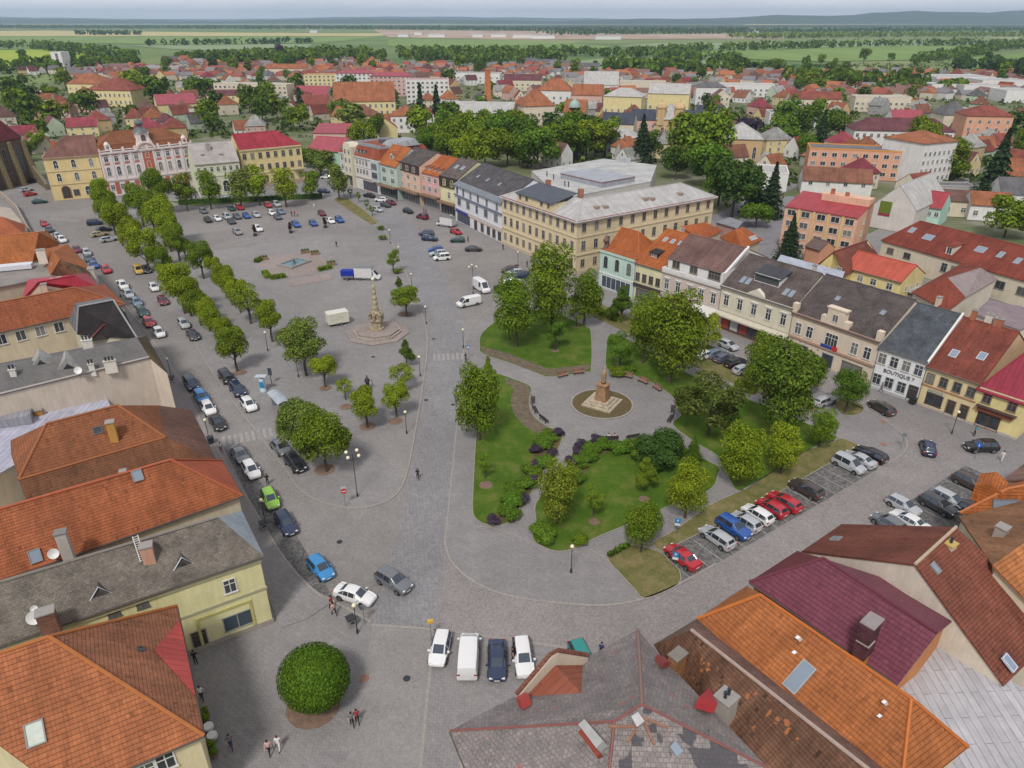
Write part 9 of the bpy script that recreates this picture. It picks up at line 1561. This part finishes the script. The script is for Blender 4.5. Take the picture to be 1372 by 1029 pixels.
# low garden greenery between the houses
r = random.Random(9); m = MB()
for i in range(5200):
    v = 88+160*r.random()**1.8; u = r.uniform(-20, 1392); lim = 240 if u < 50 else 186 if u < 440 else 200 if u < 700 else 225 if u < 960 else 285
    if v > lim: continue
    p = P(u, v)
    if not free(p.x, p.y, -1.2): continue
    s = r.uniform(1.2, 3.2)
    for k in range(7):
        d = Vector((r.gauss(0, 1), r.gauss(0, 1), abs(r.gauss(0, .8)))); q = p+d*s*.6; nn = (d+Vector((0, 0, .4))).normalized(); a = nn.cross(Vector((r.gauss(0, 1), r.gauss(0, 1), r.gauss(0, 1)))).normalized(); b = nn.cross(a); w = s*r.uniform(.3, .6); m.poly([q-a*w, q-b*w, q+a*w, q+b*w])
o = link('garden_greenery', m.mesh('garden_greenery', [M['leaves']], uv=False), None, None, 0, (.075, .115, .03)); o['kind'] = 'stuff'; o['label'] = 'low garden bushes between the houses of the town'; o['category'] = 'greenery'

# roofs too small and too many to count at the far edge of town
r = random.Random(21); m = MB()
for i in range(1500):
    u = r.uniform(100, 1392); v = 82+(26 if u < 780 else 52)*r.random()
    if (u > 780 and v < 100) or (520 < u < 780 and v < 90) or (u < 220 and v < 92): continue
    p = P(u, v)
    if not free(p.x, p.y, 3.5): continue
    OCC.append((p.x, p.y, 4)); a = r.uniform(0, 3.1); w, d, h, t = r.uniform(4, 7), r.uniform(3.5, 5), r.uniform(3, 5.5), r.uniform(2.4, 3.6); ca, sa = math.cos(a), math.sin(a); f = lambda x, y, z: (p.x+x*ca-y*sa, p.y+x*sa+y*ca, z)
    m.mat(r.randrange(3)); m.hull8([f(-w, -d, 0), f(w, -d, 0), f(w, d, 0), f(-w, d, 0)], [f(-w, -d, h), f(w, -d, h), f(w, d, h), f(-w, d, h)]); m.mat(3+r.randrange(4)); m.hull8([f(-w-.3, -d-.3, h), f(w+.3, -d-.3, h), f(w+.3, d+.3, h), f(-w-.3, d+.3, h)], [f(-w, -.05, h+t), f(w, -.05, h+t), f(w, .05, h+t), f(-w, .05, h+t)])
for k, c in (('far_cream', (.58, .52, .42, 1)), ('far_white', (.62, .61, .58, 1)), ('far_ochre', (.55, .42, .25, 1)), ('far_orange', (.36, .14, .07, 1)), ('far_red', (.28, .085, .065, 1)), ('far_brown', (.2, .12, .1, 1)), ('far_grey', (.2, .19, .2, 1))): mat_plain(k, c, .9, .1)
o = link('distant_houses', m.mesh('distant_houses', [M[k] for k in ('far_cream', 'far_white', 'far_ochre', 'far_orange', 'far_red', 'far_brown', 'far_grey')], uv=False)); o['kind'] = 'stuff'; o['label'] = 'sea of small houses at the far edge of the town'; o['category'] = 'houses'
HAZE = 7.5e-5; SKY = .064; SUN = 1.5; SUNANG = 10; EXPO = .78
CL0 = (5.3, 5.3, 5.75); CL1 = (7.3, 7.15, 7.4)
# ---------------------------------------------------------------- air, light, sky
m = MB(); m.box(-22000, 22000, -400, 21000, -5, 260)
t = bpy.data.materials.new('haze'); t.use_nodes = True; n = t.node_tree.nodes; n.remove(n['Principled BSDF'])
pv = n.new('ShaderNodeVolumePrincipled'); pv.inputs['Color'].default_value = (.56, .73, 1.0, 1); pv.inputs['Density'].default_value = HAZE; pv.inputs['Anisotropy'].default_value = .2
t.node_tree.links.new(pv.outputs[0], n['Material Output'].inputs['Volume'])
hz = struct('haze', m, t, 'stuff')
W = bpy.data.worlds.new('World'); S.world = W; W.use_nodes = True; nt = W.node_tree; bg = nt.nodes['Background']
sky = nt.nodes.new('ShaderNodeTexSky'); sky.sky_type = 'NISHITA'; sky.sun_disc = False
EL, AZ = math.radians(52), math.radians(196)
sky.sun_elevation = EL; sky.sun_rotation = AZ; sky.air_density = 1.0; sky.dust_density = 2.0; sky.ozone_density = 1.0
tc = nt.nodes.new('ShaderNodeTexCoord'); mp = nt.nodes.new('ShaderNodeMapping'); mp.inputs['Scale'].default_value = (1, 1, 7)
nz = nt.nodes.new('ShaderNodeTexNoise'); nz.inputs['Scale'].default_value = 2.2; nz.inputs['Detail'].default_value = 7; nz.inputs['Roughness'].default_value = .6
cr = nt.nodes.new('ShaderNodeValToRGB'); cr.color_ramp.elements[0].position = .36; cr.color_ramp.elements[0].color = (CL0[0], CL0[1], CL0[2], 1); cr.color_ramp.elements[1].position = .66; cr.color_ramp.elements[1].color = (CL1[0], CL1[1], CL1[2], 1)
mx = nt.nodes.new('ShaderNodeMix'); mx.data_type = 'RGBA'; mx.inputs[0].default_value = .86
lk = nt.links.new
lk(tc.outputs['Generated'], mp.inputs[0]); lk(mp.outputs[0], nz.inputs['Vector']); lk(nz.outputs['Fac'], cr.inputs[0])
lk(sky.outputs[0], mx.inputs[6]); sp = nt.nodes.new('ShaderNodeSeparateXYZ'); lk(tc.outputs['Generated'], sp.inputs[0]); mr = nt.nodes.new('ShaderNodeMapRange'); mr.inputs[1].default_value = .0; mr.inputs[2].default_value = .16; mr.inputs[3].default_value = 1.6; mr.inputs[4].default_value = 1.0; lk(sp.outputs[2], mr.inputs[0]); vm = nt.nodes.new('ShaderNodeVectorMath'); vm.operation = 'SCALE'; lk(cr.outputs[0], vm.inputs[0]); lk(mr.outputs[0], vm.inputs['Scale']); lk(vm.outputs[0], mx.inputs[7]); lk(mx.outputs[2], bg.inputs['Color']); bg.inputs['Strength'].default_value = SKY
sl = bpy.data.lights.new('sun', 'SUN'); sl.energy = SUN; sl.angle = math.radians(SUNANG); sl.color = (1, .96, .90)
so = bpy.data.objects.new('sun', sl); COL.objects.link(so)
# towards the sun (Nishita rotation runs clockwise from +Y)
dv = Vector((math.sin(AZ)*math.cos(EL), math.cos(AZ)*math.cos(EL), math.sin(EL)))
so.rotation_euler = dv.to_track_quat('Z', 'Y').to_euler()
S.view_settings.view_transform = 'Standard'; S.view_settings.look = 'None'; S.view_settings.gamma = 1; S.view_settings.exposure = EXPO; S.view_settings.use_curve_mapping = False
S.cycles.max_bounces = 6; S.cycles.diffuse_bounces = 2; S.cycles.glossy_bounces = 2; S.cycles.transmission_bounces = 2; S.cycles.volume_bounces = 1; S.cycles.use_denoising = True
S.cycles.volume_step_rate = 1; S.cycles.caustics_reflective = False; S.cycles.caustics_refractive = False
